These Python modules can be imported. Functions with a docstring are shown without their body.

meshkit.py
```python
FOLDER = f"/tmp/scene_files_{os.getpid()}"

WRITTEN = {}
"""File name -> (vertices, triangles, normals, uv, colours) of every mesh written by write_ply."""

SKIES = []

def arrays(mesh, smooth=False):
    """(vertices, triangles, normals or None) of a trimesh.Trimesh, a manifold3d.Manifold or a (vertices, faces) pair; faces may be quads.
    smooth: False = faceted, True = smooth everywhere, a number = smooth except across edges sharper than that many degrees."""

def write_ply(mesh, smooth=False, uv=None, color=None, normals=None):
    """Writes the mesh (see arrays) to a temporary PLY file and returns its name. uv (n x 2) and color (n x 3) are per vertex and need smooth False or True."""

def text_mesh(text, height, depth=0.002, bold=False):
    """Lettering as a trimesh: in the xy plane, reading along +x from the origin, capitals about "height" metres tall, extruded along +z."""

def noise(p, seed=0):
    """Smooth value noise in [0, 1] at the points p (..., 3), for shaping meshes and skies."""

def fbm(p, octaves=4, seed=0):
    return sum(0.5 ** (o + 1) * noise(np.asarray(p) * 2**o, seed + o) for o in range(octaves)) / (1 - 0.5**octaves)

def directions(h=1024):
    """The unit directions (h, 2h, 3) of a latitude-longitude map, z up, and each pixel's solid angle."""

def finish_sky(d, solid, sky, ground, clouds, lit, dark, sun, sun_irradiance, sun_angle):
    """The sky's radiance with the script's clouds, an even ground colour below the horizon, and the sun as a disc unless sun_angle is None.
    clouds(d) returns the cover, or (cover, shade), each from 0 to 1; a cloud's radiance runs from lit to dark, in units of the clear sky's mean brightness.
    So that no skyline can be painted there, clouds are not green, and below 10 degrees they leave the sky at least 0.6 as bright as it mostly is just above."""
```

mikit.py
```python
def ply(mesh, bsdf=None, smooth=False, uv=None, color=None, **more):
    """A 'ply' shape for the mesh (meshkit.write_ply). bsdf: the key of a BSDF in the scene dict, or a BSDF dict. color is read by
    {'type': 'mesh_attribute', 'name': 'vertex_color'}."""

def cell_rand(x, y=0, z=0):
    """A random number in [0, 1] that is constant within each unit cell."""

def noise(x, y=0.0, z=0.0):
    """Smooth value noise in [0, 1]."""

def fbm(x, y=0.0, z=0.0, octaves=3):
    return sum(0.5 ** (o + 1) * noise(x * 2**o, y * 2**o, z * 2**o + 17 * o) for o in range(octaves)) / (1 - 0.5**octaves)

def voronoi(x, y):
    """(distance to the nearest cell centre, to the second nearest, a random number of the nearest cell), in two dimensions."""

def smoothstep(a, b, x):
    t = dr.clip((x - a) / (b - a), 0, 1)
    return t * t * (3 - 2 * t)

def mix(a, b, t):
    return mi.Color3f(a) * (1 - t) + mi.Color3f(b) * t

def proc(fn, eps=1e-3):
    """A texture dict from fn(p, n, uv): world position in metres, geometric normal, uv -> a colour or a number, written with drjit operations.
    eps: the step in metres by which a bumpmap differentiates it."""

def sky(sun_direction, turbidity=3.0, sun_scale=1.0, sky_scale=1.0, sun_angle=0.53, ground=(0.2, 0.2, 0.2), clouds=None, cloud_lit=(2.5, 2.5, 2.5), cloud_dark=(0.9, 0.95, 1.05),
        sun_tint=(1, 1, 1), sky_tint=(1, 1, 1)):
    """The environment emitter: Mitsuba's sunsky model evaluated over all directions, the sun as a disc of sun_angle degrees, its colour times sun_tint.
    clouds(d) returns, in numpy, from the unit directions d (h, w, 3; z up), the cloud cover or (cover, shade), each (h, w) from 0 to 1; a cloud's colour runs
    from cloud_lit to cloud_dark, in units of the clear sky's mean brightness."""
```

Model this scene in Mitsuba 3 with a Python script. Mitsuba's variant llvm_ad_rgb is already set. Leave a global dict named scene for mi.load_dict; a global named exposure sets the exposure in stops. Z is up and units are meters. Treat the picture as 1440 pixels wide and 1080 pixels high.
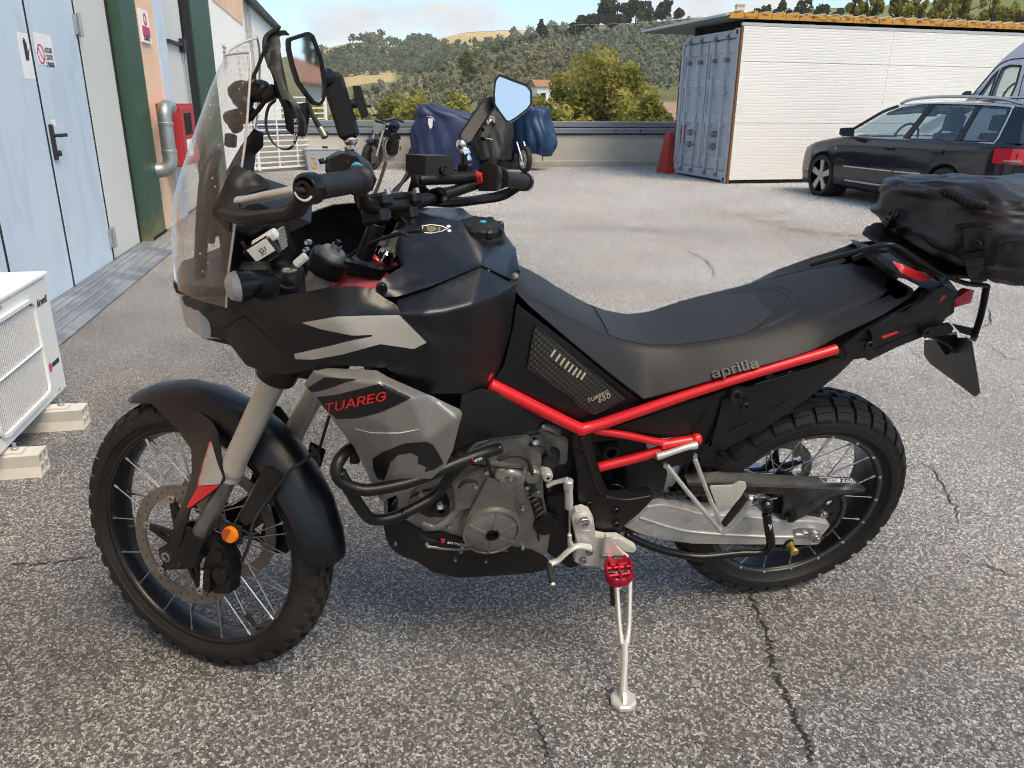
import math
import numpy as np
import trimesh
import drjit as dr
import mitsuba as mi
import mikit
import meshkit
from mikit import noise, fbm, voronoi, cell_rand, smoothstep, mix
from scipy.spatial import Delaunay
from scipy.interpolate import RBFInterpolator, LinearNDInterpolator, NearestNDInterpolator
from shapely.geometry import Polygon, Point, LineString
import shapely

T = mi.ScalarTransform4f
scene, labels = {}, {}
# ------------------------------------------------------------------ camera
F_PX, PITCH, ROLL, EYE = 1098.74, 0.3439, 0.0100, np.array([0, 0, 1.3261])
_c, _s = math.cos(PITCH), math.sin(PITCH)
FWD, _up, _rt = np.array([0, _c, -_s]), np.array([0, _s, _c]), np.array([1.0, 0, 0])
RIGHT = math.cos(ROLL) * _rt + math.sin(ROLL) * _up
UPV = -math.sin(ROLL) * _rt + math.cos(ROLL) * _up
scene['camera'] = {'type': 'perspective', 'fov': math.degrees(2 * math.atan(720 / F_PX)), 'fov_axis': 'x', 'near_clip': 0.05, 'far_clip': 6000.0,
                   'to_world': T().look_at(origin=EYE.tolist(), target=(EYE + FWD).tolist(), up=UPV.tolist())}
# ------------------------------------------------------------------ sky: thin bright cloud over the sun, blue gaps
exposure = 3.1


def clouds(d):
    el = np.maximum(d[..., 2], 0.02)
    q = np.stack([d[..., 0] / (el + 0.25) * 1.9, d[..., 1] / (el + 0.25) * 1.9, el * 5], -1)
    a = meshkit.fbm(q + 3.7, 5, 11)
    b = meshkit.fbm(q * 0.45 + 9.1, 3, 5)
    low = np.clip((0.16 - d[..., 2]) / 0.10, 0, 1)
    cover = np.clip((a + 0.55 * (b - 0.5) + 0.075 * low - 0.515) / 0.15, 0, 1)
    shade = np.clip((meshkit.fbm(q * 1.3 + [0, 0.12, 1.5], 4, 3) - 0.5) * 2.2, 0, 1)
    return cover, shade


scene['sky_light'] = mikit.sky((0.40, -0.42, 0.82), turbidity=3.0, sun_scale=0.30, sun_angle=35, sky_scale=0.80, clouds=clouds,
                               cloud_lit=(1.55, 1.55, 1.55), cloud_dark=(0.9, 0.93, 1.0), ground=(0.17, 0.165, 0.15), sky_tint=(1.04, 1.0, 0.86))


# ------------------------------------------------------------------ pixel <-> place
def ray(px, py):
    return FWD + RIGHT * (px - 720) / F_PX - UPV * (py - 540) / F_PX


def ground_at(px, py, z=0.0):
    d = ray(px, py)
    return EYE + d * (z - EYE[2]) / d[2]


def depth_at(px, py, y):
    d = ray(px, py)
    return EYE + d * (y / d[1])


def plane_at(px, py, p, n):
    d = ray(px, py)
    return EYE + d * (np.dot(p - EYE, n) / np.dot(d, n))


def to_px(p):
    q = np.atleast_2d(p) - EYE
    z = q @ FWD
    return np.c_[720 + F_PX * (q @ RIGHT) / z, 540 - F_PX * (q @ UPV) / z]


def rot(axis, a):
    k = np.asarray(axis, float) / np.linalg.norm(axis)
    K = np.array([[0, -k[2], k[1]], [k[2], 0, -k[0]], [-k[1], k[0], 0]])
    return np.eye(3) + math.sin(a) * K + (1 - math.cos(a)) * K @ K


class Frame:
    """A local frame: world = R p + o. at(px, py, lat) is the local point of its plane y = lat seen at a pixel."""
    def __init__(self, R=np.eye(3), o=(0, 0, 0)):
        self.R, self.o = R, np.asarray(o, float)

    def world(self, p):
        return np.atleast_2d(p) @ self.R.T + self.o

    def local(self, p):
        return (np.atleast_2d(p) - self.o) @ self.R

    def at(self, px, py, lat):
        o, d = self.R.T @ (EYE - self.o), self.R.T @ ray(px, py)
        return o + (lat - o[1]) / d[1] * d

    def px(self, p):
        return to_px(self.world(p))


WORLD = Frame()
WB, RR, RF, RAKE, TRAIL = 1.525, 0.3336, 0.3477, math.radians(26.7), 0.1133
_RB = rot((0, 0, 1), 3.3386) @ rot((1, 0, 0), -0.2321)
B = Frame(_RB, (0.7413, 2.0005, 0.0))                       # the leaning bike: x forward, y left, z up its own plane
_ax = np.array([-math.sin(RAKE), 0, math.cos(RAKE)])
_RS, _os = rot(_ax, -0.6296), np.array([WB + TRAIL, 0, 0])
FK = Frame(_RB @ _RS, _RB @ (_os - _RS @ _os) + B.o)        # the steered front end

# ------------------------------------------------------------------ naming
def numbered(k):
    if k not in scene and k not in labels:
        return k
    i = 1
    while f'{k}_{i:03d}' in scene or f'{k}_{i:03d}' in labels:
        i += 1
    return f'{k}_{i:03d}'


def thing(name, label, cat, group=None, kind=None):
    k = numbered(name)
    labels[k] = {'label': label, 'category': cat}
    if group:
        labels[k]['group'] = group
    if kind:
        labels[k]['kind'] = kind
    return k


def obj(name, mesh, bsdf, parent=None, smooth=False, frame=None, label=None, uv=None, **more):
    """One entry of the scene; mesh in the coordinates of frame."""
    key = numbered(f'{parent}__{name}' if parent else name)
    if isinstance(mesh, (list,)):
        mesh = cat(mesh)
    if frame is not None:
        v = frame.world(mesh.vertices)
        mesh = trimesh.Trimesh(v, mesh.faces, process=False)
    scene[key] = mikit.ply(mesh, bsdf, smooth, uv=uv, **more)
    if label:
        labels.setdefault(key, {})['label'] = label
    return key


def tag(key, label, cat, group=None, kind=None):
    labels[key] = {'label': label, 'category': cat}
    if group:
        labels[key]['group'] = group
    if kind:
        labels[key]['kind'] = kind
    return key


def struct(name, mesh, bsdf, smooth=False, parent=None):
    k = obj(name, mesh, bsdf, parent, smooth)
    if not parent:
        labels[k] = {'kind': 'structure'}
    return k


def dup(key, M, parent=None, newname=None):
    """A copy of one entry under another 4x4 place."""
    k = numbered(newname or key)
    d = dict(scene[key])
    d['to_world'] = T(np.asarray(M, float))
    scene[k] = d
    return k


# ------------------------------------------------------------------ meshes
def tm(v, f):
    f = np.asarray(f, int)
    if f.shape[1] == 4:
        f = np.vstack([f[:, [0, 1, 2]], f[:, [0, 2, 3]]])
    return trimesh.Trimesh(np.asarray(v, float), f, process=False)


def cat(ms):
    ms = [m for m in ms if m is not None]
    v, f, n = [], [], 0
    for m in ms:
        v.append(np.asarray(m.vertices)); f.append(np.asarray(m.faces) + n); n += len(m.vertices)
    return trimesh.Trimesh(np.vstack(v), np.vstack(f), process=False)


def move(m, R=None, t=(0, 0, 0)):
    v = np.asarray(m.vertices)
    if R is not None:
        v = v @ np.asarray(R).T
    f = m.faces
    if R is not None and np.linalg.det(R) < 0:
        f = f[:, ::-1]
    return trimesh.Trimesh(v + np.asarray(t), f, process=False)


def mirror(m):
    return move(m, np.diag([1, -1, 1]))


def both(m):
    return cat([m, mirror(m)])


def hull(p):
    h = trimesh.convex.convex_hull(np.asarray(p, float))
    return trimesh.Trimesh(h.vertices, h.faces, process=False)


def box(size, c=(0, 0, 0), R=None, ch=None):
    """A chamfered box."""
    a = np.asarray(size, float) / 2
    ch = min(0.18 * a.min(), 0.004) if ch is None else min(ch, 0.45 * a.min())
    p = []
    for sx in (-1, 1):
        for sy in (-1, 1):
            for sz in (-1, 1):
                for k in range(3):
                    q = a.copy(); q[[i for i in range(3) if i != k]] -= ch
                    p.append(q * [sx, sy, sz])
    p = np.array(p)
    if R is not None:
        p = p @ np.asarray(R).T
    return hull(p + np.asarray(c))


def span(x0, x1, y0, y1, z0, z1, ch=0.0):
    s = np.array([x1 - x0, y1 - y0, z1 - z0]); c = np.array([x0 + x1, y0 + y1, z0 + z1]) / 2
    if ch:
        return box(np.abs(s), c, ch=ch)
    return trimesh.creation.box(extents=np.abs(s), transform=trimesh.transformations.translation_matrix(c))


def catmull(p, k=6, closed=False):
    p = np.asarray(p, float)
    if k <= 1 or len(p) < 3:
        return p
    n = len(p)
    q = np.vstack([p[-1], p, p[0], p[1]]) if closed else np.vstack([2 * p[0] - p[1], p, 2 * p[-1] - p[-2]])
    out = []
    for i in range(n if closed else n - 1):
        a, b, c, d = q[i], q[i + 1], q[i + 2], q[i + 3]
        for t in np.arange(k) / k:
            out.append(0.5 * (2 * b + (c - a) * t + (2 * a - 5 * b + 4 * c - d) * t * t + (3 * b - a - 3 * c + d) * t ** 3))
    if not closed:
        out.append(p[-1])
    return np.array(out)


def tube(p, r, n=12, k=6, cap=True, closed=False, flat=None):
    """A round bar along points; r may be per point; flat squeezes the section in its second direction."""
    p = np.asarray(p, float)
    r = np.broadcast_to(np.asarray(r, float), (len(p),))
    q = catmull(np.c_[p, r], k, closed)
    p, r = q[:, :3], q[:, 3]
    if cap and not closed:   # rounded ends
        d0, d1 = p[0] - p[1], p[-1] - p[-2]
        d0, d1 = d0 / (np.linalg.norm(d0) + 1e-12), d1 / (np.linalg.norm(d1) + 1e-12)
        p = np.vstack([p[0] + d0 * r[0] * 0.3, p[0] + d0 * r[0] * 0.2, p, p[-1] + d1 * r[-1] * 0.2, p[-1] + d1 * r[-1] * 0.3])
        r = np.r_[r[0] * 0.02, r[0] * 0.72, r, r[-1] * 0.72, r[-1] * 0.02]
    t = np.gradient(p, axis=0)
    if closed:
        t = np.roll(p, -1, 0) - np.roll(p, 1, 0)
    t /= np.linalg.norm(t, axis=1, keepdims=True) + 1e-12
    a = np.cross(t[0], [0, 0, 1.0] if abs(t[0][2]) < 0.9 else [1.0, 0, 0])
    A = []
    for i in range(len(p)):
        a = a - t[i] * np.dot(a, t[i]); a /= np.linalg.norm(a) + 1e-12
        A.append(a)
    A = np.array(A); C = np.cross(t, A)
    ang = np.arange(n) * 2 * np.pi / n
    fl = 1.0 if flat is None else flat
    v = p[:, None] + r[:, None, None] * (np.cos(ang)[None, :, None] * A[:, None] + fl * np.sin(ang)[None, :, None] * C[:, None])
    m = len(p)
    i, j = np.meshgrid(np.arange(m if closed else m - 1), np.arange(n), indexing='ij')
    i2 = (i + 1) % m
    f = np.stack([i * n + j, i2 * n + j, i2 * n + (j + 1) % n, i * n + (j + 1) % n], -1).reshape(-1, 4)
    return tm(v.reshape(-1, 3), f[:, ::-1])


def lathe(prof, o=(0, 0, 0), axis=(0, 1, 0), n=32, closed=False, a0=0.0, a1=2 * np.pi):
    """prof: (radius, height along axis) pairs."""
    z = np.asarray(axis, float) / np.linalg.norm(axis)
    x = np.cross(z, [0, 0, 1.0] if abs(z[2]) < 0.9 else [1.0, 0, 0]); x /= np.linalg.norm(x); y = np.cross(z, x)
    pr = np.asarray(prof, float)
    if closed:
        pr = np.vstack([pr, pr[:1]])
    full = abs(a1 - a0 - 2 * np.pi) < 1e-6
    ang = a0 + np.arange(n if full else n + 1) * (a1 - a0) / n
    N = len(ang)
    v = (np.cos(ang)[None, :, None] * x + np.sin(ang)[None, :, None] * y) * pr[:, 0][:, None, None] + pr[:, 1][:, None, None] * z
    i, j = np.meshgrid(np.arange(len(pr) - 1), np.arange(N if full else N - 1), indexing='ij')
    j2 = (j + 1) % N
    f = np.stack([i * N + j, i * N + j2, (i + 1) * N + j2, (i + 1) * N + j], -1).reshape(-1, 4)
    m = tm(v.reshape(-1, 3) + np.asarray(o, float), f)
    keep = trimesh.triangles.area(m.triangles) > 1e-14
    m = trimesh.Trimesh(m.vertices, m.faces[keep], process=False)
    if m.volume < 0:
        m = trimesh.Trimesh(m.vertices, m.faces[:, ::-1], process=False)
    return m


def cyl(a, b, r, n=20, r2=None, ch=0.0008):
    a, b = np.asarray(a, float), np.asarray(b, float)
    L = np.linalg.norm(b - a); r2 = r if r2 is None else r2
    ch = min(ch, 0.3 * min(r, r2), 0.3 * L)
    return lathe([(0, 0), (r - ch, 0), (r, ch), (r2, L - ch), (r2 - ch, L), (0, L)], a, b - a, n)


def ball(c, r, n=14, s=(1, 1, 1)):
    a = np.linspace(0, np.pi, max(5, n // 2 + 1))
    m = lathe(np.c_[np.sin(a), -np.cos(a)] * r, (0, 0, 0), (0, 0, 1), n)
    return move(m, np.diag(s), c)


def extr(poly, y0, y1):
    """A shapely polygon in (x, z) as a plate between two y values."""
    ms = []
    for g in getattr(poly, 'geoms', [poly]):
        if g.is_empty or g.area < 1e-10:
            continue
        m = trimesh.creation.extrude_polygon(g, abs(y1 - y0), engine='earcut')
        v = np.asarray(m.vertices)
        w = np.c_[v[:, 0], max(y0, y1) - v[:, 2], v[:, 1]]
        ms.append(trimesh.Trimesh(w, m.faces, process=False))
    return cat(ms)


def rounded(poly, r, q=4):
    return poly.buffer(-r, quad_segs=q).buffer(2 * r, quad_segs=q).buffer(-r, quad_segs=q) if r else poly


def plate(pts, lat, thick, frame=B, rnd=0.003, bev=0.0012, holes=(), local=False):
    """A flat plate, its outline given as pixels on the plane y = lat of the frame (or local x, z)."""
    xz = np.asarray(pts, float) if local else np.array([frame.at(p[0], p[1], lat)[[0, 2]] for p in pts])
    pg = rounded(Polygon(xz).buffer(0), rnd)
    for h in holes:
        hx = np.asarray(h, float) if local else np.array([frame.at(p[0], p[1], lat)[[0, 2]] for p in h])
        pg = pg.difference(rounded(Polygon(hx).buffer(0), min(rnd, 0.002)))
    s = 1 if thick > 0 else -1
    m = [extr(pg, lat - s * bev, lat - thick)]
    inner = pg.buffer(-bev)
    if bev and not inner.is_empty:
        m.append(extr(inner, lat, lat - thick + s * bev * 0.3))
    return cat(m)


def surf(outline, inner=(), frame=B, thick=0.004, rnd=2.0, step=7.0, relax=0, lin=False, latfn=None):
    """A curved panel: its outline and inner points are (px, py, lat); the surface passes through them."""
    ol = np.array(outline, float); ct = np.vstack([ol] + ([np.array(inner, float)] if len(inner) else []))
    dens = []
    for i in range(len(ol)):
        a, b = ol[i], ol[(i + 1) % len(ol)]
        for t in (0, 0.33, 0.67) if not lin else (0,):
            dens.append(a + (b - a) * t)
    ctl = np.vstack([np.array(dens)] + ([np.array(inner, float)] if len(inner) else []))
    _, u = np.unique(np.round(ctl[:, :2], 2), axis=0, return_index=True)
    ctl = ctl[np.sort(u)]
    if lin and not latfn:      # flat facets between the given points
        l1, l2 = LinearNDInterpolator(ctl[:, :2], ctl[:, 2]), NearestNDInterpolator(ctl[:, :2], ctl[:, 2])
        latfn = lambda q_: np.where(np.isnan(l1(q_)), l2(q_), l1(q_))
    lat = latfn or RBFInterpolator(ctl[:, :2], ctl[:, 2], kernel='linear' if lin else 'thin_plate_spline', smoothing=0.0 if lin else 0.3)
    pg = rounded(Polygon(ol[:, :2]).buffer(0), rnd)
    if hasattr(pg, 'geoms'):
        pg = max(pg.geoms, key=lambda g: g.area)
    ring = np.array(pg.exterior.coords)[:-1]
    rp = []
    for i in range(len(ring)):
        a, b = ring[i], ring[(i + 1) % len(ring)]
        k = max(1, int(np.ceil(np.linalg.norm(b - a) / step)))
        rp += [a + (b - a) * t for t in np.arange(k) / k]
    rp = np.array(rp)
    x0, y0, x1, y1 = pg.bounds
    gx, gy = np.meshgrid(np.arange(x0, x1, step), np.arange(y0, y1, step * 0.87))
    gx = gx + (np.arange(gx.shape[0]) % 2)[:, None] * step / 2
    gp = np.c_[gx.ravel(), gy.ravel()]
    ins = shapely.contains_xy(pg.buffer(-step * 0.55), gp[:, 0], gp[:, 1])
    gp = gp[ins]
    P = np.vstack([rp, gp])
    tri = Delaunay(P).simplices
    c = P[tri].mean(1)
    ar = np.abs(np.cross(P[tri[:, 1]] - P[tri[:, 0]], P[tri[:, 2]] - P[tri[:, 0]]))
    tri = tri[shapely.contains_xy(pg.buffer(0.05), c[:, 0], c[:, 1]) & (ar > 1e-3)]
    L = lat(P)
    nb = len(rp)
    if relax:
        e = np.vstack([tri[:, [0, 1]], tri[:, [1, 2]], tri[:, [2, 0]]]); e = np.vstack([e, e[:, ::-1]])
        for _ in range(relax):
            s = np.bincount(e[:, 0], L[e[:, 1]], len(P)); n = np.maximum(np.bincount(e[:, 0], minlength=len(P)), 1)
            L2 = s / n; L2[:nb] = L[:nb]; L = 0.5 * L + 0.5 * L2
    surf.last = (P, L)
    V = np.array([frame.at(a, b, l) for (a, b), l in zip(P, L)])
    # orient towards the camera
    eye = frame.local(EYE)[0]
    fn = np.cross(V[tri[:, 1]] - V[tri[:, 0]], V[tri[:, 2]] - V[tri[:, 0]])
    bad = (fn * (eye - V[tri].mean(1))).sum(1) < 0
    tri[bad] = tri[bad][:, ::-1]
    fn[bad] *= -1
    vn = np.zeros_like(V)
    for k in range(3):
        np.add.at(vn, tri[:, k], fn)
    vn /= np.linalg.norm(vn, axis=1, keepdims=True) + 1e-15
    if thick == 0:
        return trimesh.Trimesh(V, tri, process=False)
    W = V - vn * thick
    # a rolled edge: the rim ring sits a little inside
    V2 = V.copy(); V2[:nb] -= vn[:nb] * min(0.0012, abs(thick) * 0.3)
    n = len(V)
    e = np.sort(np.vstack([tri[:, [0, 1]], tri[:, [1, 2]], tri[:, [2, 0]]]), 1)
    eo = np.vstack([tri[:, [0, 1]], tri[:, [1, 2]], tri[:, [2, 0]]])
    _, idx, cnt = np.unique(e, axis=0, return_index=True, return_counts=True)
    be = eo[idx[cnt == 1]]
    f = np.vstack([tri, tri[:, ::-1] + n, np.c_[be[:, 1], be[:, 0], be[:, 0] + n], np.c_[be[:, 1], be[:, 0] + n, be[:, 1] + n]])
    return trimesh.Trimesh(np.vstack([V2, W]), f, process=False)


def loft(rows, closed=False, caps=True):
    """A skin through rows of points (each the same count)."""
    R = np.array(rows, float); m, n = R.shape[:2]
    i, j = np.meshgrid(np.arange(m - 1), np.arange(n if closed else n - 1), indexing='ij')
    f = np.stack([i * n + j, i * n + (j + 1) % n, (i + 1) * n + (j + 1) % n, (i + 1) * n + j], -1).reshape(-1, 4)
    v = R.reshape(-1, 3); F = np.vstack([f[:, [0, 1, 2]], f[:, [0, 2, 3]]])
    if caps and closed:
        v = np.vstack([v, R[0].mean(0), R[-1].mean(0)])
        k = np.arange(n); k2 = (k + 1) % n
        F = np.vstack([F, np.c_[k2, k, np.full(n, m * n)], np.c_[k + (m - 1) * n, k2 + (m - 1) * n, np.full(n, m * n + 1)]])
    q = trimesh.Trimesh(v, F, process=False)
    if closed and q.volume < 0:
        q = trimesh.Trimesh(v, F[:, ::-1], process=False)
    return q


def text(s, h, depth=0.0008, bold=False, shear=0.0):
    m = meshkit.text_mesh(s, h, depth, bold)
    v = np.asarray(m.vertices).copy(); v[:, 0] += shear * v[:, 1]
    return trimesh.Trimesh(v, m.faces, process=False)


def place_text(s, o, right, up, h, depth=0.0008, bold=False, width=None, shear=0.0):
    """Raised lettering at o, reading along right; scaled to the given width."""
    m = text(s, h, depth, bold, shear)
    r = np.asarray(right, float); r = r / np.linalg.norm(r)
    u = np.asarray(up, float); u = u - r * np.dot(u, r); u /= np.linalg.norm(u)
    v = np.asarray(m.vertices).copy()
    if width:
        v[:, 0] *= width / (v[:, 0].max() - v[:, 0].min())
    w = np.asarray(o) + v[:, :1] * r + v[:, 1:2] * u + v[:, 2:] * np.cross(r, u)
    return trimesh.Trimesh(w, m.faces, process=False)
# ------------------------------------------------------------------ materials
def pr(name, rgb, rough=0.5, metal=0.0, spec=0.5, two=False, **kw):
    col = rgb if isinstance(rgb, dict) else {'type': 'rgb', 'value': list(rgb)}
    d = {'type': 'principled', 'base_color': col, 'roughness': rough, 'metallic': metal, 'specular': spec, **kw}
    scene[name] = {'type': 'twosided', 'bsdf': d} if two else d
    return name


def bump(name, fn, eps=1e-3, scale=1.0):
    scene[name] = {'type': 'bumpmap', 'arbitrary': mikit.proc(fn, eps), 'scale': scale, 'bsdf': scene[name]}


def asphalt_col(p, n, uv):
    d1, d2, w = voronoi(p.x * 165 + 0.8 * noise(p.x * 60, p.y * 60), p.y * 165)
    e1, e2, w2 = voronoi(p.x * 310 + 9, p.y * 310)
    stone = smoothstep(0.02, 0.20, d2 - d1)
    tone = 0.085 + 0.50 * w * w * w + 0.07 * w2 + 0.22 * w
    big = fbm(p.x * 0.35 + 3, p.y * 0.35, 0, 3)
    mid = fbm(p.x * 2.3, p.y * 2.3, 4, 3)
    wear_and_light = 0.50 + 0.50 * big + 0.50 * (mid - 0.5) + 0.62 * smoothstep(0.4, 4.0, p.x + 0.4 * p.y) + 0.20 * smoothstep(3, 9, p.y)  # random wear plus painted-in light, brighter towards the right and far side
    k = dr.lerp(mi.Float(0.020), tone, stone * (0.55 + 0.45 * smoothstep(0.1, 0.6, e2 - e1 + w2))) * wear_and_light
    warm = smoothstep(0.45, 0.75, fbm(p.x * 1.1 + 7, p.y * 1.1, 2, 3)) * 0.55 + 0.35 * cell_rand(dr.floor(w * 997), 3, 1)
    c = mix((1.0, 1.0, 1.0), (1.06, 0.985, 0.90), warm) * k
    # rust-coloured wash left by rain on the open yard
    sx, sy = ((p.x - 3.2) * 0.34 - (p.y - 9.5) * 0.94) / 1.5, ((p.x - 3.2) * 0.94 + (p.y - 9.5) * 0.34) / 0.38
    st = dr.exp(-(sx * sx + sy * sy)) * smoothstep(0.30, 0.62, fbm(p.x * 1.6, p.y * 3.2, 1, 3))
    sx2, sy2 = (p.x - 1.0) / 1.3, (p.y - 8.9) / 0.45
    st = st * (0.55 + 0.9 * smoothstep(0.3, 0.7, fbm(p.x * 9, p.y * 14, 3, 3)))
    st = dr.minimum(st + 0.7 * dr.exp(-(sx2 * sx2 + sy2 * sy2)) * smoothstep(0.35, 0.6, fbm(p.x * 1.2, p.y * 4, 6, 3)), 1)
    return mix((1, 1, 1), (0.62, 0.54, 0.46), st * 0.8) * c


def asphalt_h(p, n, uv):
    d1, d2, w = voronoi(p.x * 165 + 0.8 * noise(p.x * 60, p.y * 60), p.y * 165)
    return 0.0026 * smoothstep(0.0, 0.3, d2 - d1) * (0.5 + w)


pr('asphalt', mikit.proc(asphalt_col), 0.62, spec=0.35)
bump('asphalt', asphalt_h, 0.0015)
pr('crack', (0.022, 0.021, 0.02), 0.9)
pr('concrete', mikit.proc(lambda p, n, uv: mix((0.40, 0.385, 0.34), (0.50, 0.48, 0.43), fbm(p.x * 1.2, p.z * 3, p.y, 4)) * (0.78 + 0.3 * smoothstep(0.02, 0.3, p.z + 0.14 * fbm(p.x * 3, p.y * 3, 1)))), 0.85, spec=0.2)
pr('rail_grey', (0.20, 0.225, 0.27), 0.55, 0.2)
pr('roughcast_peach', mikit.proc(lambda p, n, uv: mix((0.66, 0.45, 0.31), (0.74, 0.55, 0.40), fbm(p.x * 40, p.y * 40, p.z * 40, 3)) * (0.85 + 0.2 * fbm(p.y * 1.5, p.z * 1.5, 0))), 0.9, spec=0.15)
bump('roughcast_peach', lambda p, n, uv: 0.006 * fbm(p.x * 70, p.y * 70, p.z * 70, 2), 0.003)
pr('roughcast_grey', mikit.proc(lambda p, n, uv: mix((0.30, 0.30, 0.29), (0.62, 0.62, 0.60), smoothstep(0.3, 0.7, fbm(p.x * 22, p.y * 22, p.z * 22, 3)))), 0.9, spec=0.15)
pr('white_wall', mikit.proc(lambda p, n, uv: mix((0.74, 0.74, 0.72), (0.80, 0.80, 0.79), fbm(p.y * 2, p.z * 2, 0))), 0.8, spec=0.2)
pr('door_blue', mikit.proc(lambda p, n, uv: mix((0.50, 0.60, 0.71), (0.60, 0.69, 0.78), fbm(p.y * 1.1, p.z * 0.8, 2, 3)) * (0.93 + 0.07 * smoothstep(0.3, 0.5, fbm(p.y * 7, p.z * 3, 5, 4)))), 0.42, spec=0.4)
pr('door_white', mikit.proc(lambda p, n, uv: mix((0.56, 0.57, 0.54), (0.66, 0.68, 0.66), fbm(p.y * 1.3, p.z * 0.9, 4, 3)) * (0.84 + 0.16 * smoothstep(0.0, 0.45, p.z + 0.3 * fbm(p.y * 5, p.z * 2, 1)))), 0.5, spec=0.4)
pr('green_steel', mikit.proc(lambda p, n, uv: mix((0.030, 0.075, 0.048), (0.16, 0.15, 0.05), smoothstep(0.35, 0.0, p.z + 0.25 * fbm(p.y * 9, p.z * 7, 1) - 0.08)) * (0.85 + 0.3 * fbm(p.y * 3, p.z * 2, 2))), 0.5)
pr('black_rubber', (0.016, 0.016, 0.017), 0.75)
pr('dark_gap', (0.01, 0.01, 0.01), 0.9)
pr('zinc', mikit.proc(lambda p, n, uv: mix((0.36, 0.38, 0.40), (0.52, 0.54, 0.55), fbm(p.x * 9, p.y * 9, p.z * 9, 3))), 0.42, 0.75)
pr('threshold_metal', mikit.proc(lambda p, n, uv: mix((0.20, 0.22, 0.25), (0.36, 0.38, 0.40), smoothstep(0.3, 0.75, fbm(p.x * 6, p.y * 6, 1, 4)))), 0.5, 0.5)
pr('red_paint', (0.42, 0.035, 0.04), 0.45)
pr('white_plastic', mikit.proc(lambda p, n, uv: mix((0.70, 0.70, 0.68), (0.78, 0.78, 0.77), fbm(p.x * 6, p.y * 6, p.z * 5, 3))), 0.45)
pr('cream_plastic', mikit.proc(lambda p, n, uv: mix((0.50, 0.48, 0.42), (0.70, 0.68, 0.62), fbm(p.x * 8, p.y * 8, p.z * 8, 3))), 0.6)
pr('white_print', (0.80, 0.80, 0.80), 0.5)
pr('black_print', (0.02, 0.02, 0.025), 0.5)
pr('red_print', (0.60, 0.03, 0.05), 0.45)
pr('magenta_print', (0.50, 0.05, 0.16), 0.5)
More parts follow.
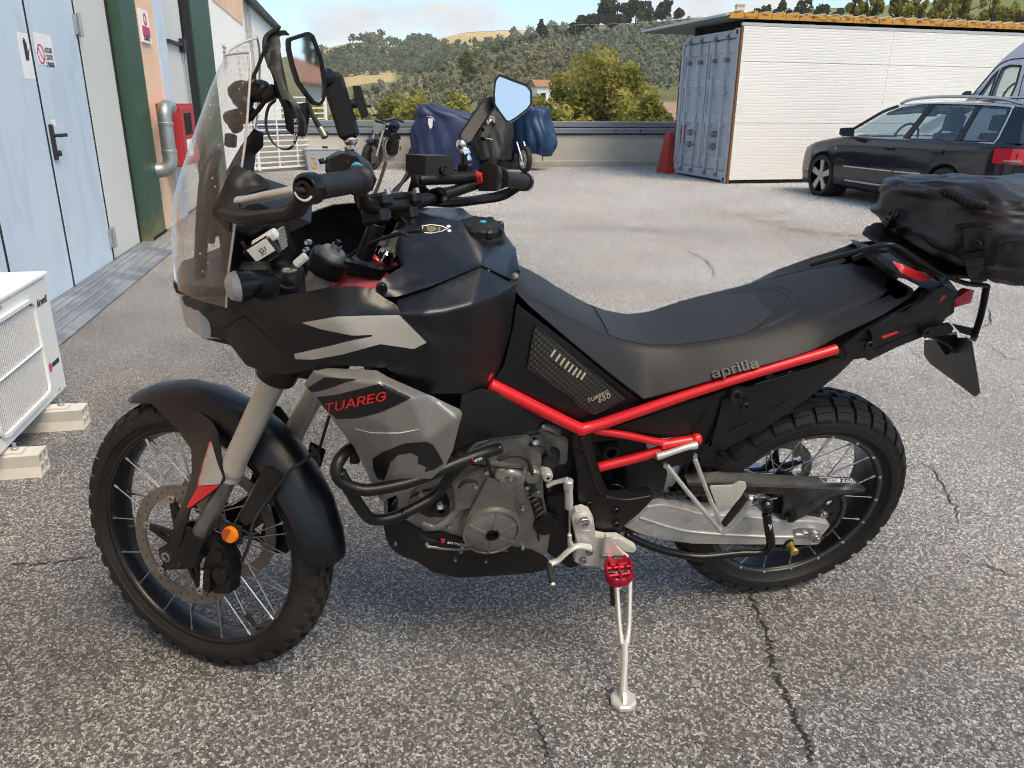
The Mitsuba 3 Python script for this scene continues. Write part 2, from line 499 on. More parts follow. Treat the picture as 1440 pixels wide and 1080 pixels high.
pr('white_paint', (0.75, 0.75, 0.74), 0.4)
pr('container_paint', mikit.proc(lambda p, n, uv: mix((0.36, 0.41, 0.47), (0.46, 0.50, 0.55), fbm(p.x * 1.5, p.y * 1.5, p.z * 1.2, 4)) * (0.9 + 0.1 * smoothstep(0.30, 0.45, fbm(p.y * 8, p.z * 4, 5, 4)))), 0.5)
pr('container_grey', (0.17, 0.18, 0.19), 0.5)
pr('rust', (0.20, 0.10, 0.045), 0.85)
pr('cladding', mikit.proc(lambda p, n, uv: mix((0.73, 0.73, 0.71), (0.80, 0.80, 0.785), fbm(p.x * 0.8, p.z * 1.6, 1, 3))), 0.5, spec=0.35)
pr('foam_orange', mikit.proc(lambda p, n, uv: mix((0.56, 0.30, 0.075), (0.24, 0.12, 0.05), smoothstep(0.50, 0.66, fbm(p.x * 11, p.y * 11, p.z * 24, 3)))), 0.9, spec=0.1)
pr('roof_sheet', (0.50, 0.52, 0.53), 0.45, 0.3)
pr('red_plastic', (0.40, 0.03, 0.02), 0.6)


def hill_col(p, n, uv):
    r = dr.sqrt(p.x * p.x + p.y * p.y)
    X = 720 + 1167 * p.x / dr.maximum(p.y, 1.0)
    f = fbm(p.x * 0.03, p.y * 0.03, 0, 4); g = fbm(p.x * 0.35, p.y * 0.35, 2, 3)
    base = mix((0.055, 0.065, 0.026), (0.13, 0.125, 0.060), f * 0.7 + g * 0.5)
    straw = mix((0.42, 0.32, 0.16), (0.33, 0.25, 0.12), g * 0.6 + 0.5 * f)
    far = smoothstep(560, 620, r)
    m = far * smoothstep(585, 625, X + 20 * f) * smoothstep(770, 735, X) * smoothstep(760, 800, r + 60 * g)
    m = dr.maximum(m, far * smoothstep(440, 470, X) * smoothstep(590, 540, X + 30 * f) * smoothstep(790, 820, r))
    m = dr.maximum(m, far * smoothstep(470, 490, X) * smoothstep(560, 545, X) * smoothstep(640, 650, r) * smoothstep(715, 705, r) * 0.9)
    c = mix(base, straw, m)
    mead = smoothstep(440, 480, X) * smoothstep(620, 560, X) * smoothstep(150, 170, r) * smoothstep(560, 540, r)
    c = mix(c, mix((0.155, 0.160, 0.085), (0.20, 0.185, 0.11), g), mead)
    crop = smoothstep(930, 980, X) * smoothstep(352, 362, r) * smoothstep(700, 600, r)
    c = mix(c, mix((0.115, 0.150, 0.050), (0.15, 0.165, 0.07), g), crop)
    plough = smoothstep(905, 925, X) * smoothstep(60, 70, r) * smoothstep(205, 190, r)
    return mix(c, mix((0.20, 0.145, 0.10), (0.27, 0.20, 0.14), fbm(p.x * 1.3 + p.y, p.y * 0.8, 1, 3)), plough)


pr('hill_soil', mikit.proc(hill_col), 0.95, spec=0.1)


def leafy(name, a, b, f=0.9, **kw):
    scene[name] = {'type': 'principledthin', 'base_color': mikit.proc(lambda p, n, uv: mix(a, b, smoothstep(0.25, 0.75, noise(p.x * f, p.y * f, p.z * f) * 0.7 + 0.3 * noise(p.x * f * 6, p.y * f * 6, p.z * f * 6)))), 'roughness': 0.7, 'diff_trans': 0.9}


leafy('leaf_willow', (0.22, 0.23, 0.055), (0.47, 0.42, 0.12), 1.1)
leafy('leaf_olive', (0.21, 0.245, 0.18), (0.42, 0.455, 0.37), 0.35)
leafy('leaf_scrub', (0.19, 0.20, 0.11), (0.38, 0.37, 0.24), 0.12)
leafy('leaf_oak', (0.030, 0.045, 0.018), (0.075, 0.095, 0.036), 0.3)
leafy('leaf_wood', (0.11, 0.14, 0.075), (0.26, 0.285, 0.16), 0.05)
leafy('leaf_bright', (0.10, 0.15, 0.03), (0.17, 0.21, 0.05), 0.3)
pr('bark', (0.10, 0.085, 0.065), 0.9, spec=0.1)

# ------------------------------------------------------------------ yard and hills
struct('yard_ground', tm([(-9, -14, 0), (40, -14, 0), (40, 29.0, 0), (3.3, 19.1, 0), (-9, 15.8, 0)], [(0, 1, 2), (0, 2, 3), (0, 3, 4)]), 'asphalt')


def interp(x, pts):
    a = np.array(pts, float)
    return np.interp(x, a[:, 0], a[:, 1])


RIDGE1 = [(380, 158), (440, 148), (500, 132), (560, 117), (620, 99), (680, 78), (740, 64), (800, 48), (860, 36), (960, 23), (1060, 17), (1200, 6), (1440, -12)]
RIDGE2 = [(380, 84), (440, 72), (480, 64), (520, 61), (570, 70), (610, 57), (650, 46), (700, 41), (740, 41), (800, 38), (900, 32), (1440, 30)]


def elev(px, py):
    d = FWD[None] + RIGHT[None] * ((np.asarray(px, float) - 720) / F_PX)[..., None] - UPV[None] * ((np.asarray(py, float) - 540) / F_PX)[..., None]
    return d[..., 2] / np.hypot(d[..., 0], d[..., 1])


def hill_z(th, r):
    """Height of the land at azimuth th (0 = ahead, + = right) and distance r."""
    th, r = np.broadcast_arrays(np.asarray(th, float), np.asarray(r, float))
    tc = np.clip(th, -0.62, 0.62)
    X = 720 + 1167 * np.tan(tc)
    e0 = elev(X, np.full_like(X, 168.0)); e1 = elev(X, interp(X, RIDGE1)); e2 = elev(X, interp(X, RIDGE2))
    away = np.clip((np.abs(th) - 0.62) / 0.6, 0, 1)
    e1 = e1 * (1 - away) + 0.055 * away; e2 = e2 * (1 - away) + 0.06 * away
    H = 1.33
    z1, z2 = H + e1 * 400, H + e2 * 900
    nodes = [0, 20, 24, 42, 90, 150]
    z = np.interp(r, nodes, [-0.6, -0.6, -1.8, -4.5, -5.0, 0])
    zb = H + e0 * 150
    z = np.where((r > 90) & (r <= 150), -5 + (zb + 5) * (r - 90) / 60, z)
    t = np.clip((r - 150) / 250, 0, 1)
    z = np.where((r > 150) & (r <= 400), H + (e0 + (e1 - e0) * (t * 0.75 + 0.25 * t * t * (3 - 2 * t))) * r, z)
    lo = np.minimum(z1 - 10, z2 - 25)
    z = np.where((r > 400) & (r <= 520), z1 + (lo - z1) * ((r - 400) / 120), z)
    t = np.clip((r - 520) / 380, 0, 1)
    z = np.where((r > 520) & (r <= 900), lo + (z2 - lo) * t ** 1.15, z)
    z = np.where(r > 900, z2 - np.clip(r - 900, 0, 2600) * 0.06, z)
    q = np.stack([r * np.sin(th) * 0.012, r * np.cos(th) * 0.012, th * 0], -1)
    return z + (meshkit.fbm(q, 3, 4) - 0.5) * np.clip((r - 60) / 200, 0, 1) * 6


_th = np.r_[np.linspace(-math.pi, -0.64, 40)[:-1], np.linspace(-0.64, 0.64, 170), np.linspace(0.64, math.pi, 40)[1:]]
_r = np.r_[3, 20, 24, 28, 34, 42, 60, 90, 110, 130, 150, np.linspace(165, 400, 34), 405, 412, 425, 445, 470, 520, np.linspace(540, 900, 24), 910, 930, 1000, 1300, 2000, 3500, 5200]
_TH, _RR = np.meshgrid(_th, _r, indexing='ij')
_P = np.stack([_RR * np.sin(_TH), _RR * np.cos(_TH), hill_z(_TH, _RR)], -1)
_hm = loft(_P)
if (_hm.face_normals[:, 2] < 0).mean() > 0.5:
    _hm = trimesh.Trimesh(_hm.vertices, _hm.faces[:, ::-1], process=False)
struct('hillside', _hm, 'hill_soil', True)


def on_hill(px, r):
    th = math.atan((px - 720) / 1167)
    return np.array([r * math.sin(th), r * math.cos(th), float(hill_z(th, r))])


def hill_hit(px, py, r0=26, r1=1000):
    """Where the sight line through a pixel meets the land."""
    e = float(elev(np.array([px]), np.array([py]))[0]); th = math.atan((px - 720) / 1167)
    r = np.linspace(r0, r1, 700); gap = hill_z(np.full_like(r, th), r) - (1.33 + e * r)
    i = np.nonzero(gap > 0)[0]
    return on_hill(px, float(r[i[0]] if len(i) else r1))


# ------------------------------------------------------------------ foliage
def crown(rng, n, size, leaf, clumps=12, spread=0.30, low=-0.6, drop=0.0):
    """Leaf-sized faces gathered in clumps through an uneven crown; size = half extents."""
    c = rng.normal(size=(clumps, 3)); c /= np.linalg.norm(c, axis=1, keepdims=True)
    c *= rng.uniform(0.35, 0.86, (clumps, 1)); c[:, 2] = np.clip(c[:, 2], low, 1)
    k = rng.integers(0, clumps, n)
    sp = spread * rng.uniform(0.7, 1.25, clumps)
    o = rng.normal(size=(n, 3)); o /= np.linalg.norm(o, axis=1, keepdims=True)
    p = c[k] + o * (rng.uniform(0.35, 1.0, (n, 1)) ** 0.5) * sp[k][:, None]
    p = p * np.asarray(size)
    nn = o + 0.9 * rng.normal(size=(n, 3)); nn /= np.linalg.norm(nn, axis=1, keepdims=True)
    a = np.cross(nn, rng.normal(size=(n, 3))); a /= np.linalg.norm(a, axis=1, keepdims=True); b = np.cross(nn, a)
    s = leaf * rng.uniform(0.6, 1.3, (n, 1)); w = s * rng.uniform(0.45, 0.8, (n, 1))
    v = np.stack([p - a * s, p + b * w, p + a * s, p - b * w], 1).reshape(-1, 3)
    i = np.arange(n) * 4
    return trimesh.Trimesh(v, np.vstack([np.c_[i, i + 1, i + 2], np.c_[i, i + 2, i + 3]]), process=False), c * np.asarray(size)


def limbs(rng, base, top, r, tips, n=6):
    """A tapered trunk with limbs that reach into the clumps of the crown."""
    base, top = np.asarray(base, float), np.asarray(top, float)
    m = [tube([base, base * 0.6 + top * 0.4 + rng.normal(size=3) * r, top], [r * 1.3, r, r * 0.35], n, 3)]
    for t in tips:
        a = base + (top - base) * rng.uniform(0.35, 0.85)
        m.append(tube([a, (a + t) / 2 + rng.normal(size=3) * r * 1.5, t], [r * 0.45, r * 0.3, r * 0.1], 5, 3, cap=False))
    return cat(m)


def tree(name, label, cat_, px, r, wpx, toppx, leaf, n, mat, group=None, seed=0, clumps=14, trunk=True, base=None, spread=0.3, low=-0.7):
    """A tree whose crown is wpx wide in the picture at distance r and whose top is at row toppx."""
    rng = np.random.default_rng(1000 + seed)
    g = on_hill(px, r) if base is None else base
    scale = math.hypot(g[0], g[1]) / 1135.0
    e = float(elev(np.array([px]), np.array([toppx]))[0]); top = 1.33 + e * math.hypot(g[0], g[1])
    h = max(top - g[2], 1.0); w = wpx * scale / 2
    k = thing(name, label, cat_, group)
    hz = min(h * 0.48, w * 1.7)
    cr, tips = crown(rng, n, (w, w, hz), leaf, clumps, spread, low)
    c = np.array([0, 0, h - hz * 1.0])
    obj('crown', move(cr, None, g + c), mat, k)
    if trunk:
        obj('trunk', move(limbs(rng, (0, 0, -0.3), c + [0, 0, hz * 0.5], max(0.035 * h, 0.03) * 0.6, tips[:9] * 0.9 + c), None, g), 'bark', k, True)
    return k


_seed = 0
# yellowing trees just beyond the parapet
NEAR = [(852, 74, 118, 44, 'tall yellow green tree behind the parapet right of the covered bikes'), (905, 116, 66, 40, 'rounded yellow green tree behind the parapet nearest the container'), (792, 92, 84, 47, 'slender yellowing tree behind the parapet above the blue covered scooter'),
        (764, 122, 66, 38, 'low yellow green tree just left of the tall yellowing tree'), (930, 150, 40, 36, 'low green bush behind the parapet beside the container'), (690, 128, 70, 52, 'olive green tree behind the black covered motorcycle'),
        (640, 137, 70, 46, 'yellow green tree behind the navy covered motorcycle'), (588, 131, 66, 50, 'bushy yellow green tree left of the navy covered motorcycle'), (536, 124, 74, 54, 'wide yellow green tree behind the naked motorcycle'),
        (478, 128, 72, 50, 'yellow green tree between the mirror arm and the naked motorcycle'), (430, 134, 60, 46, 'yellow green tree partly hidden by the raised mirror')]
for px, ty, w, r, lab in NEAR:
    _seed += 1
    tree('willow_tree', lab, 'tree', px, r, w * 1.4, ty, 0.14 if w > 60 else 0.12, int(5200 * (w / 80) ** 2) + 1500, 'leaf_willow', seed=_seed, clumps=26, spread=0.30, low=-1.0)
# dark oaks on the ridge
for px, ty, w in [(812, 22, 34), (832, 4, 46), (858, -6, 52), (884, 0, 40), (898, 22, 26), (806, 34, 24)]:
    _seed += 1
    tree('oak_tree', 'dark green oak in the dense clump on the skyline', 'tree', px, 385, w, ty, 1.1, 1300, 'leaf_oak', 'oaks in the clump on the ridge', _seed, 16)
for px, ty, w, r, lab in [(920, 0, 34, 395, 'dark spreading tree on the skyline right of the oak clump'), (940, 12, 16, 396, 'small dark tree on the skyline left of the container roof'), (757, 24, 14, 398, 'small round tree on the skyline left of the oak clump'),
                          (1058, 2, 26, 340, 'leftmost dark tree above the container roof'), (1078, -2, 30, 330, 'second dark tree above the container roof'), (1108, -4, 34, 330, 'tall dark tree above the container roof'), (1133, 0, 26, 320, 'dark tree above the container roof beside the pale poplars'), (1152, 10, 30, 315, 'low dark tree above the container roof'),
                          (655, 68, 24, 300, 'single bright green tree standing out from the woods'), (1048, 14, 30, 300, 'low olive green tree above the container roof corner')]:
    _seed += 1
    tree('field_tree', lab, 'tree', px, r, w, ty, 0.9, 900, 'leaf_bright' if 'bright' in lab else 'leaf_oak', seed=_seed, clumps=14)
for px, ty, w in [(1178, -14, 26), (1204, -22, 30), (1262, -20, 40), (1296, -16, 36), (1330, -24, 44), (1366, -18, 40), (1402, -10, 44), (1436, -26, 46), (1236, -18, 22)]:
    _seed += 1
    tree('poplar_tree', 'thin pale yellow green poplar standing above the container roof', 'tree', px, 90, w, ty, 0.19, 1700, 'leaf_willow', 'pale poplars above the container roof', _seed, 22, base=on_hill(px, 90) + [0, 0, 6], spread=0.2)

# repeats: olives, scrub, woods (a few shapes each, many copies)
def variants(gname, mat, n, leaf, count=4, flat=0.9, clumps=8, seed=0):
    out = []
    for i in range(count):
        rng = np.random.default_rng(500 + seed * 31 + i)
        cr, tips = crown(rng, n, (0.5, 0.5, 0.5 * flat), leaf, clumps, 0.36, -0.8)
        m = move(cr, None, (0, 0, 0.5 * flat + 0.12))
        k = f'{gname}_shape_{i}'
        scene[k] = {'type': 'shapegroup', 'crown': mikit.ply(m, mat), 'trunk': mikit.ply(tube([(0, 0, -0.1), (0.01, 0, 0.2), (0, 0.01, 0.5)], [0.05, 0.035, 0.015], 5, 2, cap=False), 'bark')}
        out.append(k)
    return out


def put(k, gname, pos, s, sz, rng):
    scene[k] = {'type': 'instance', 'to_world': T().translate(pos.tolist()).rotate([0, 0, 1], float(rng.uniform(0, 360))).scale([s, s, sz]), 'shape': {'type': 'ref', 'id': gname}}


rng = np.random.default_rng(7)
def scatter(poly, n, mind, name, group, label, cat_, mat, wpx, seed, leaf=0.14, nl=130, flat=0.9, rows=0.0, kind=None, r0=100):
    gs = variants(name, mat, nl, leaf, seed=seed, flat=flat)
    pg = Polygon(poly); x0, y0, x1, y1 = pg.bounds
    pts, tries = [], 0
    while len(pts) < n and tries < n * 60:
        tries += 1
        x, y = rng.uniform(x0, x1), rng.uniform(y0, y1)
        if not pg.contains(Point(x, y)):
            continue
        if pts and (np.abs((np.array(pts) - [x, y]) / [1, 0.62]) ** 2).sum(1).min() < mind ** 2:
            continue
        pts.append((x, y))
    pts.sort(key=lambda q: -q[1])
    for i, (x, y) in enumerate(pts):
        g = hill_hit(x, y, r0)
        d = math.hypot(g[0], g[1]); s = wpx * d / 1135 * rng.uniform(0.75, 1.3)
        if kind:
            k = f'{name}__{i + 1:03d}'
        else:
            k = thing(name, label, cat_, group)
        put(k, gs[i % len(gs)], g - [0, 0, 0.1 * s], s, s * rng.uniform(0.85, 1.2), rng)
    if kind:
        labels[name] = {'label': label, 'category': cat_, 'kind': 'stuff'}


scatter([(772, 66), (820, 50), (900, 40), (955, 34), (962, 60), (958, 118), (930, 128), (905, 118), (870, 80), (800, 74)], 230, 7.5, 'olive_tree', 'olive trees in the grove', 'small silver green olive tree in rows on the slope left of the container', 'tree', 'leaf_olive', 10.5, 1)
scatter([(492, 142), (560, 122), (620, 104), (680, 84), (772, 68), (800, 76), (870, 84), (905, 122), (830, 140), (700, 150), (520, 158)], 290, 9.5, 'grey_shrub', 'shrubs on the lower slope', 'grey green shrub on the scrubby lower slope behind the parapet', 'shrub', 'leaf_scrub', 14, 2, nl=150)
scatter([(436, 84), (500, 74), (545, 76), (575, 68), (600, 66), (650, 72), (700, 60), (770, 46), (800, 50), (740, 64), (680, 80), (620, 98), (590, 108), (545, 104), (490, 108), (438, 116)], 330, 6.0, 'wood', None, 'dark green woods on the far hills', 'woods', 'leaf_wood', 13, 3, nl=110, kind='stuff', r0=120)
scatter([(495, 62), (520, 56), (560, 60), (600, 60), (612, 66), (575, 74), (540, 68)], 40, 5.0, 'hilltop_wood', None, 'trees along the crest of the far hill', 'woods', 'leaf_wood', 15, 4, nl=120, kind='stuff', r0=560)
# ------------------------------------------------------------------ the building on the left
_w0 = np.array([-3.076, 5.073, 0.0]); _e = np.array([-0.1938, 0.9810, 0.0]); _n = np.array([0.9810, 0.1938, 0.0])
BF = Frame(np.c_[_n, _e, [0, 0, 1]], _w0)          # local: x outward from the wall, y along it, z up


def bwall(name, mesh, mat, parent, smooth=False, label=None):
    return obj(name, mesh, mat, parent, smooth, BF, label)


bld = thing('industrial_building', 'peach roughcast workshop building with pale blue metal doors and green steel columns', 'building')
HT = 4.6
bwall('wall', cat([span(-0.35, -0.02, 3.42, 4.33, 0, HT), span(-0.35, -0.02, -9, -1.55, 0, HT), span(-0.40, -0.36, -9, 12.55, 0, HT)]), 'roughcast_peach', bld)
for y0, y1 in ((-2.55, -1.54), (-1.54, -0.53), (-0.53, 0.48), (0.48, 1.50)):
    d = bwall('door_leaf', span(-0.06, 0.0, y0 + 0.010, y1 - 0.010, 0.055, HT - 0.9, 0.004), 'door_blue', bld)
    if y0 == 0.48:
        DOOR = d
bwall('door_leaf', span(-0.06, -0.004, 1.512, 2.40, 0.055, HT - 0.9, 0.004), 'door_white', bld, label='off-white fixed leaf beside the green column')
bwall('wall_above_doors', span(-0.30, -0.01, -1.55, 2.44, HT - 0.9, HT), 'roughcast_peach', bld)
bwall('door_gap', span(-0.30, -0.065, -1.54, 2.44, 0.0, HT - 0.9), 'dark_gap', bld)


def bpt(px, py, out=0.0):
    """Building point on the plane x = out seen at a pixel."""
    p = plane_at(px, py, BF.world([[out, 0, 0]])[0], _n)
    return BF.local(p)[0]


for y in (-1.54, -0.53, 0.48, 1.503):
    bwall('door_gap_shade', span(-0.02, 0.003, y - 0.011, y + 0.011, 0.06, HT - 0.9), 'black_rubber', bld)  # black strips stand in for the shade inside the door gaps
bwall('door_gap_shade', span(-0.02, 0.003, 2.40, 2.455, 0.06, HT - 0.9), 'black_rubber', bld)
# hinges, handle and notices on the doors
for px, py in ((107, 35), (157, 333)):
    q = bpt(px, py)
    h = obj('hinge', cat([box((0.022, 0.11, 0.14), (0.011, 1.50, q[2])), cyl((0.03, 1.505, q[2] - 0.085), (0.03, 1.505, q[2] + 0.085), 0.014)]), 'zinc', bld, 30, BF)
    for dz in (-0.045, 0.045):
        obj('bolt', cat([cyl((0.02, 1.50 + s * 0.038, q[2] + dz), (0.028, 1.50 + s * 0.038, q[2] + dz), 0.009, 10) for s in (-1, 1)]), 'zinc', h, 30, BF)
q = bpt(74, 200)
hd = obj('door_handle', cat([box((0.02, 0.045, 0.235), (0.010, q[1] - 0.01, q[2]), ch=0.006), cyl((0.015, q[1] - 0.01, q[2] + 0.045), (0.062, q[1] - 0.01, q[2] + 0.045), 0.011), box((0.016, 0.135, 0.024), (0.062, q[1] + 0.045, q[2] + 0.045), ch=0.006)]), 'black_print', bld, 30, BF)
obj('key_cylinder', cyl((0.0, q[1] + 0.02, q[2] - 0.075), (0.035, q[1] + 0.02, q[2] - 0.075), 0.02), 'black_print', hd, 30, BF)
q = bpt(75, 173)
obj('notice', box((0.002, 0.09, 0.045), (0.0015, q[1], q[2]), ch=0.0004), 'white_print', bld, False, BF, label='small printed sticker above the door handle')
# paper notice with a black hand print: left leaf
c4 = np.array([bpt(24, 46, 0.003), bpt(40, 46, 0.003), bpt(48, 111, 0.003), bpt(34, 111, 0.003)])
y0, y1, z0, z1 = c4[:, 1].min() + 0.02, c4[:, 1].max() - 0.02, c4[[2, 3], 2].mean(), c4[[0, 1], 2].mean()
nt = obj('notice', box((0.002, y1 - y0, z1 - z0), (0.0015, (y0 + y1) / 2, (z0 + z1) / 2), ch=0.0004), 'white_print', bld, False, BF, label='tall white paper notice with a black raised hand')
ym, zm = (y0 + y1) / 2 + 0.01, z0 + (z1 - z0) * 0.64
hand = [box((0.0016, 0.055, 0.07), (0.0035, ym, zm - 0.03), ch=0.0003)] + [box((0.0016, 0.011, l), (0.0035, ym - 0.021 + i * 0.0142, zm + l / 2), ch=0.0003) for i, l in enumerate((0.055, 0.068, 0.063, 0.045))] + [box((0.0016, 0.012, 0.05), (0.0035, ym + 0.040, zm - 0.015), rot((1, 0, 0), -0.6), ch=0.0003)]
obj('printed_hand', cat(hand), 'black_print', nt, False, BF)
c4 = np.array([bpt(49, 48, 0.003), bpt(72, 48, 0.003), bpt(76, 92, 0.003), bpt(54, 92, 0.003)])
y0, y1, z0, z1 = c4[:, 1].min() + 0.01, c4[:, 1].max() - 0.015, c4[[2, 3], 2].mean(), c4[[0, 1], 2].mean()
nt = obj('notice', box((0.002, y1 - y0, z1 - z0), (0.0015, (y0 + y1) / 2, (z0 + z1) / 2), ch=0.0004), 'white_print', bld, False, BF, label='square white notice with a red prohibition ring')
rc = (0.0034, y0 + 0.075, z0 + (z1 - z0) * 0.34)
obj('prohibition_ring', cat([lathe([(0.052, -0.001), (0.064, -0.001), (0.064, 0.001), (0.052, 0.001)], rc, (1, 0, 0), 28, True), box((0.0018, 0.11, 0.012), rc, rot((1, 0, 0), -0.78), ch=0.0003)]), 'magenta_print', nt, False, BF)
tx = []
for i, (w_, s_) in enumerate((('LASCIARE', 0.032), ('LIBERO', 0.032), ('IL PASSAGGIO', 0.030))):
    tx.append(place_text(w_, (0.0028, y0 + 0.15, z0 + (z1 - z0) * 0.42 - i * 0.045), (0, 1, 0), (0, 0, 1), s_, 0.001, True, 0.15))
obj('lettering', cat(tx), 'black_print', nt, False, BF)

# green steel columns
col1 = bwall('column', cat([span(-0.14, 0.10, 2.46, 2.50, 0.0, HT, 0.004), span(-0.02, 0.015, 2.50, 3.42, 0.03, HT, 0.003)]), 'green_steel', bld, label='green steel column with yellowed foot by the blue doors')
bwall('base_plate', span(-0.12, 0.02, 2.44, 3.44, 0, 0.03), 'dark_gap', col1)
for px, py in ((182, 104), (208, 272)):
    q = bpt(px, py, 0.016)
    bwall('bolt', cyl((0.014, q[1], q[2]), (0.024, q[1], q[2]), 0.022, 12), 'green_steel', col1, 30)
col2 = bwall('column', span(-0.14, 0.02, 6.42, 8.02, 0.0, HT, 0.004), 'green_steel', bld, label='green steel column beyond the white door')
bwall('door_jamb', span(-0.12, 0.0, 5.9, 6.41, 0.0, HT), 'dark_gap', bld)
bwall('door_frame', span(-0.10, -0.008, 4.33, 4.80, 0.0, HT, 0.004), 'door_blue', bld, label='pale blue frame strip left of the white door')
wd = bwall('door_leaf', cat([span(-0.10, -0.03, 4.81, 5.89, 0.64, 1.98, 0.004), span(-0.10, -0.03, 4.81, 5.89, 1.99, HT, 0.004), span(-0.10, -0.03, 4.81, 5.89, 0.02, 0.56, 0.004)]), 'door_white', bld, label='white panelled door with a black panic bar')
bwall('seal', span(-0.09, -0.035, 4.81, 5.89, 0.56, 0.64), 'green_steel', wd)
bwall('panic_bar', cat([span(-0.03, 0.02, 4.86, 5.86, 1.965, 2.0, 0.004), span(-0.03, 0.035, 5.62, 5.78, 1.90, 2.06, 0.006)]), 'black_print', wd)
bwall('lock_rod', cat([cyl((0.01, 5.72, 0.62), (0.01, 5.72, 1.95), 0.017, 10), span(-0.03, 0.03, 5.67, 5.77, 0.60, 0.72, 0.004)]), 'zinc', wd, 30)
wl = bwall('end_wall', span(-0.34, 0.0, 8.03, 12.55, 0.0, HT + 0.6), 'white_wall', bld)
pts = [bpt(*a) for a in ((298, 0), (341, 36), (341, -30), (298, -30))]
bwall('painted_band', move(extr(Polygon([(p[1], p[2]) for p in pts]), 0, 0.012), np.array([[0, 1, 0], [1, 0, 0], [0, 0, 1.0]]), (0.0, 0, 0)), 'roughcast_peach', bld, label='peach band crossing the white end wall')
for px, py in ((313, 78), (317, 70)):
    pass
q = bpt(314, 75)
vg = bwall('vent', span(0, 0.02, q[1] - 0.22, q[1] + 0.22, q[2] - 0.2, q[2] + 0.16, 0.004), 'white_paint', bld)
for i in range(4):
    bwall('slat', span(0.02, 0.03, q[1] - 0.17, q[1] + 0.17, q[2] - 0.15 + i * 0.075, q[2] - 0.12 + i * 0.075), 'container_grey', vg)
bwall('roof_edge', cat([span(-6, 0.25, -9, 12.6, HT + 0.6, HT + 0.72), span(-6, -0.35, 12.4, 12.54, 0, HT + 0.6)]), 'white_wall', bld)
# the lower roughcast annex behind it
an = thing('roughcast_annex', 'grey roughcast annex with dark eave behind the white end wall', 'building')
q = bpt(366, 2, 0.0); za = q[2]
obj('wall', span(-0.5, -0.06, 12.6, 14.4, -0.4, 3.35), 'roughcast_grey', an, False, BF)
obj('side_wall', span(-0.5, -0.055, 14.4, 20.5, -0.4, 3.35), 'white_wall', an, False, BF)
obj('eave', cat([span(-0.6, 0.05, 12.57, 20.6, 3.35, 3.44), span(0.05, 0.10, 12.57, 20.6, 3.33, 3.45)]), 'black_print', an, False, BF)
# notice on the peach wall
sg = thing('wall_sign', 'red and white fire notice fixed to the peach wall', 'sign')
c4 = np.array([bpt(201, 14, 0.0), bpt(209, 14, 0.0), bpt(215, 63, 0.0), bpt(209, 63, 0.0)])
y0, y1, z0, z1 = 3.62, 3.98, c4[2, 2], c4[0, 2]
obj('board', span(-0.02, 0.004, y0, y1, z0, z1, 0.002), 'white_print', sg, False, BF)
obj('red_field', span(0.004, 0.006, y0 + 0.02, y1 - 0.02, z0 + (z1 - z0) * 0.20, z0 + (z1 - z0) * 0.50), 'magenta_print', sg, False, BF)
obj('hose_symbol', cat([lathe([(0.035, 0), (0.06, 0), (0.06, 0.002), (0.035, 0.002)], (0.0055, (y0 + y1) / 2, z0 + (z1 - z0) * 0.72), (1, 0, 0), 18, True), span(0.0055, 0.0075, (y0 + y1) / 2 + 0.03, (y0 + y1) / 2 + 0.06, z0 + (z1 - z0) * 0.55, z0 + (z1 - z0) * 0.72)]), 'red_print', sg, False, BF)
obj('lettering', place_text('IDRANTE', (0.0052, y0 + 0.04, z0 + (z1 - z0) * 0.07), (0, 1, 0), (0, 0, 1), 0.05, 0.001, True, 0.26), 'black_print', sg, False, BF)
# fire hose cabinet
fb = thing('hose_cabinet', 'red metal fire hose cabinet on the peach wall behind the pipe', 'cabinet')
q0, q1 = bpt(221, 147, 0.0), bpt(262, 147, 0.0)
Yb0, Yb1, Zb0, Zb1 = 3.86, 4.72, 0.64, 1.30
obj('body', span(-0.02, 0.20, Yb0, Yb1, Zb0, Zb1, 0.006), 'red_paint', fb, 30, BF)
obj('door', span(0.20, 0.215, Yb0 + 0.04, Yb1 - 0.04, Zb0 + 0.04, Zb1 - 0.04, 0.003), 'red_paint', fb, 30, BF)
obj('window', span(0.215, 0.218, Yb0 + 0.2, Yb1 - 0.25, Zb0 + 0.33, Zb1 - 0.10), 'dark_gap', fb, False, BF)
obj('label_sheet', span(0.215, 0.2175, Yb0 + 0.2, Yb1 - 0.35, Zb0 + 0.10, Zb0 + 0.28), 'white_print', fb, False, BF)
# drain pipe with an elbow in front of the cabinet
pp = thing('drain_pipe', 'grey pipe with two elbows in front of the red cabinet', 'pipe')
PO = 0.15
qa, qb = BF.local(plane_at(230, 160, BF.world([[PO, 0, 0]])[0], _n))[0], BF.local(plane_at(241, 228, BF.world([[PO, 0, 0]])[0], _n))[0]
yp = (qa[1] + qb[1]) / 2
obj('pipe', cat([tube([(PO + 0.0, yp + 0.30, qa[2] + 0.06), (PO, yp + 0.10, qa[2] + 0.065), (PO, yp + 0.03, qa[2] + 0.03), (PO, yp, qa[2] - 0.06), (PO, yp, qb[2] + 0.08)], 0.070, 20, 5, cap=False)]), 'zinc', pp, 40, BF)
obj('elbow', tube([(PO, yp, qb[2] + 0.10), (PO, yp, qb[2] + 0.02), (PO - 0.02, yp - 0.01, qb[2] - 0.04), (PO - 0.08, yp - 0.02, qb[2] - 0.075), (-0.02, yp - 0.04, qb[2] - 0.08)], 0.074, 20, 5, cap=False), 'zinc', pp, 40, BF)
for z in (qa[2] - 0.10, qb[2] + 0.11):
    obj('collar', lathe([(0.070, -0.02), (0.078, -0.012), (0.078, 0.012), (0.070, 0.02)], (PO, yp, z), (0, 0, 1), 24), 'zinc', pp, 40, BF)
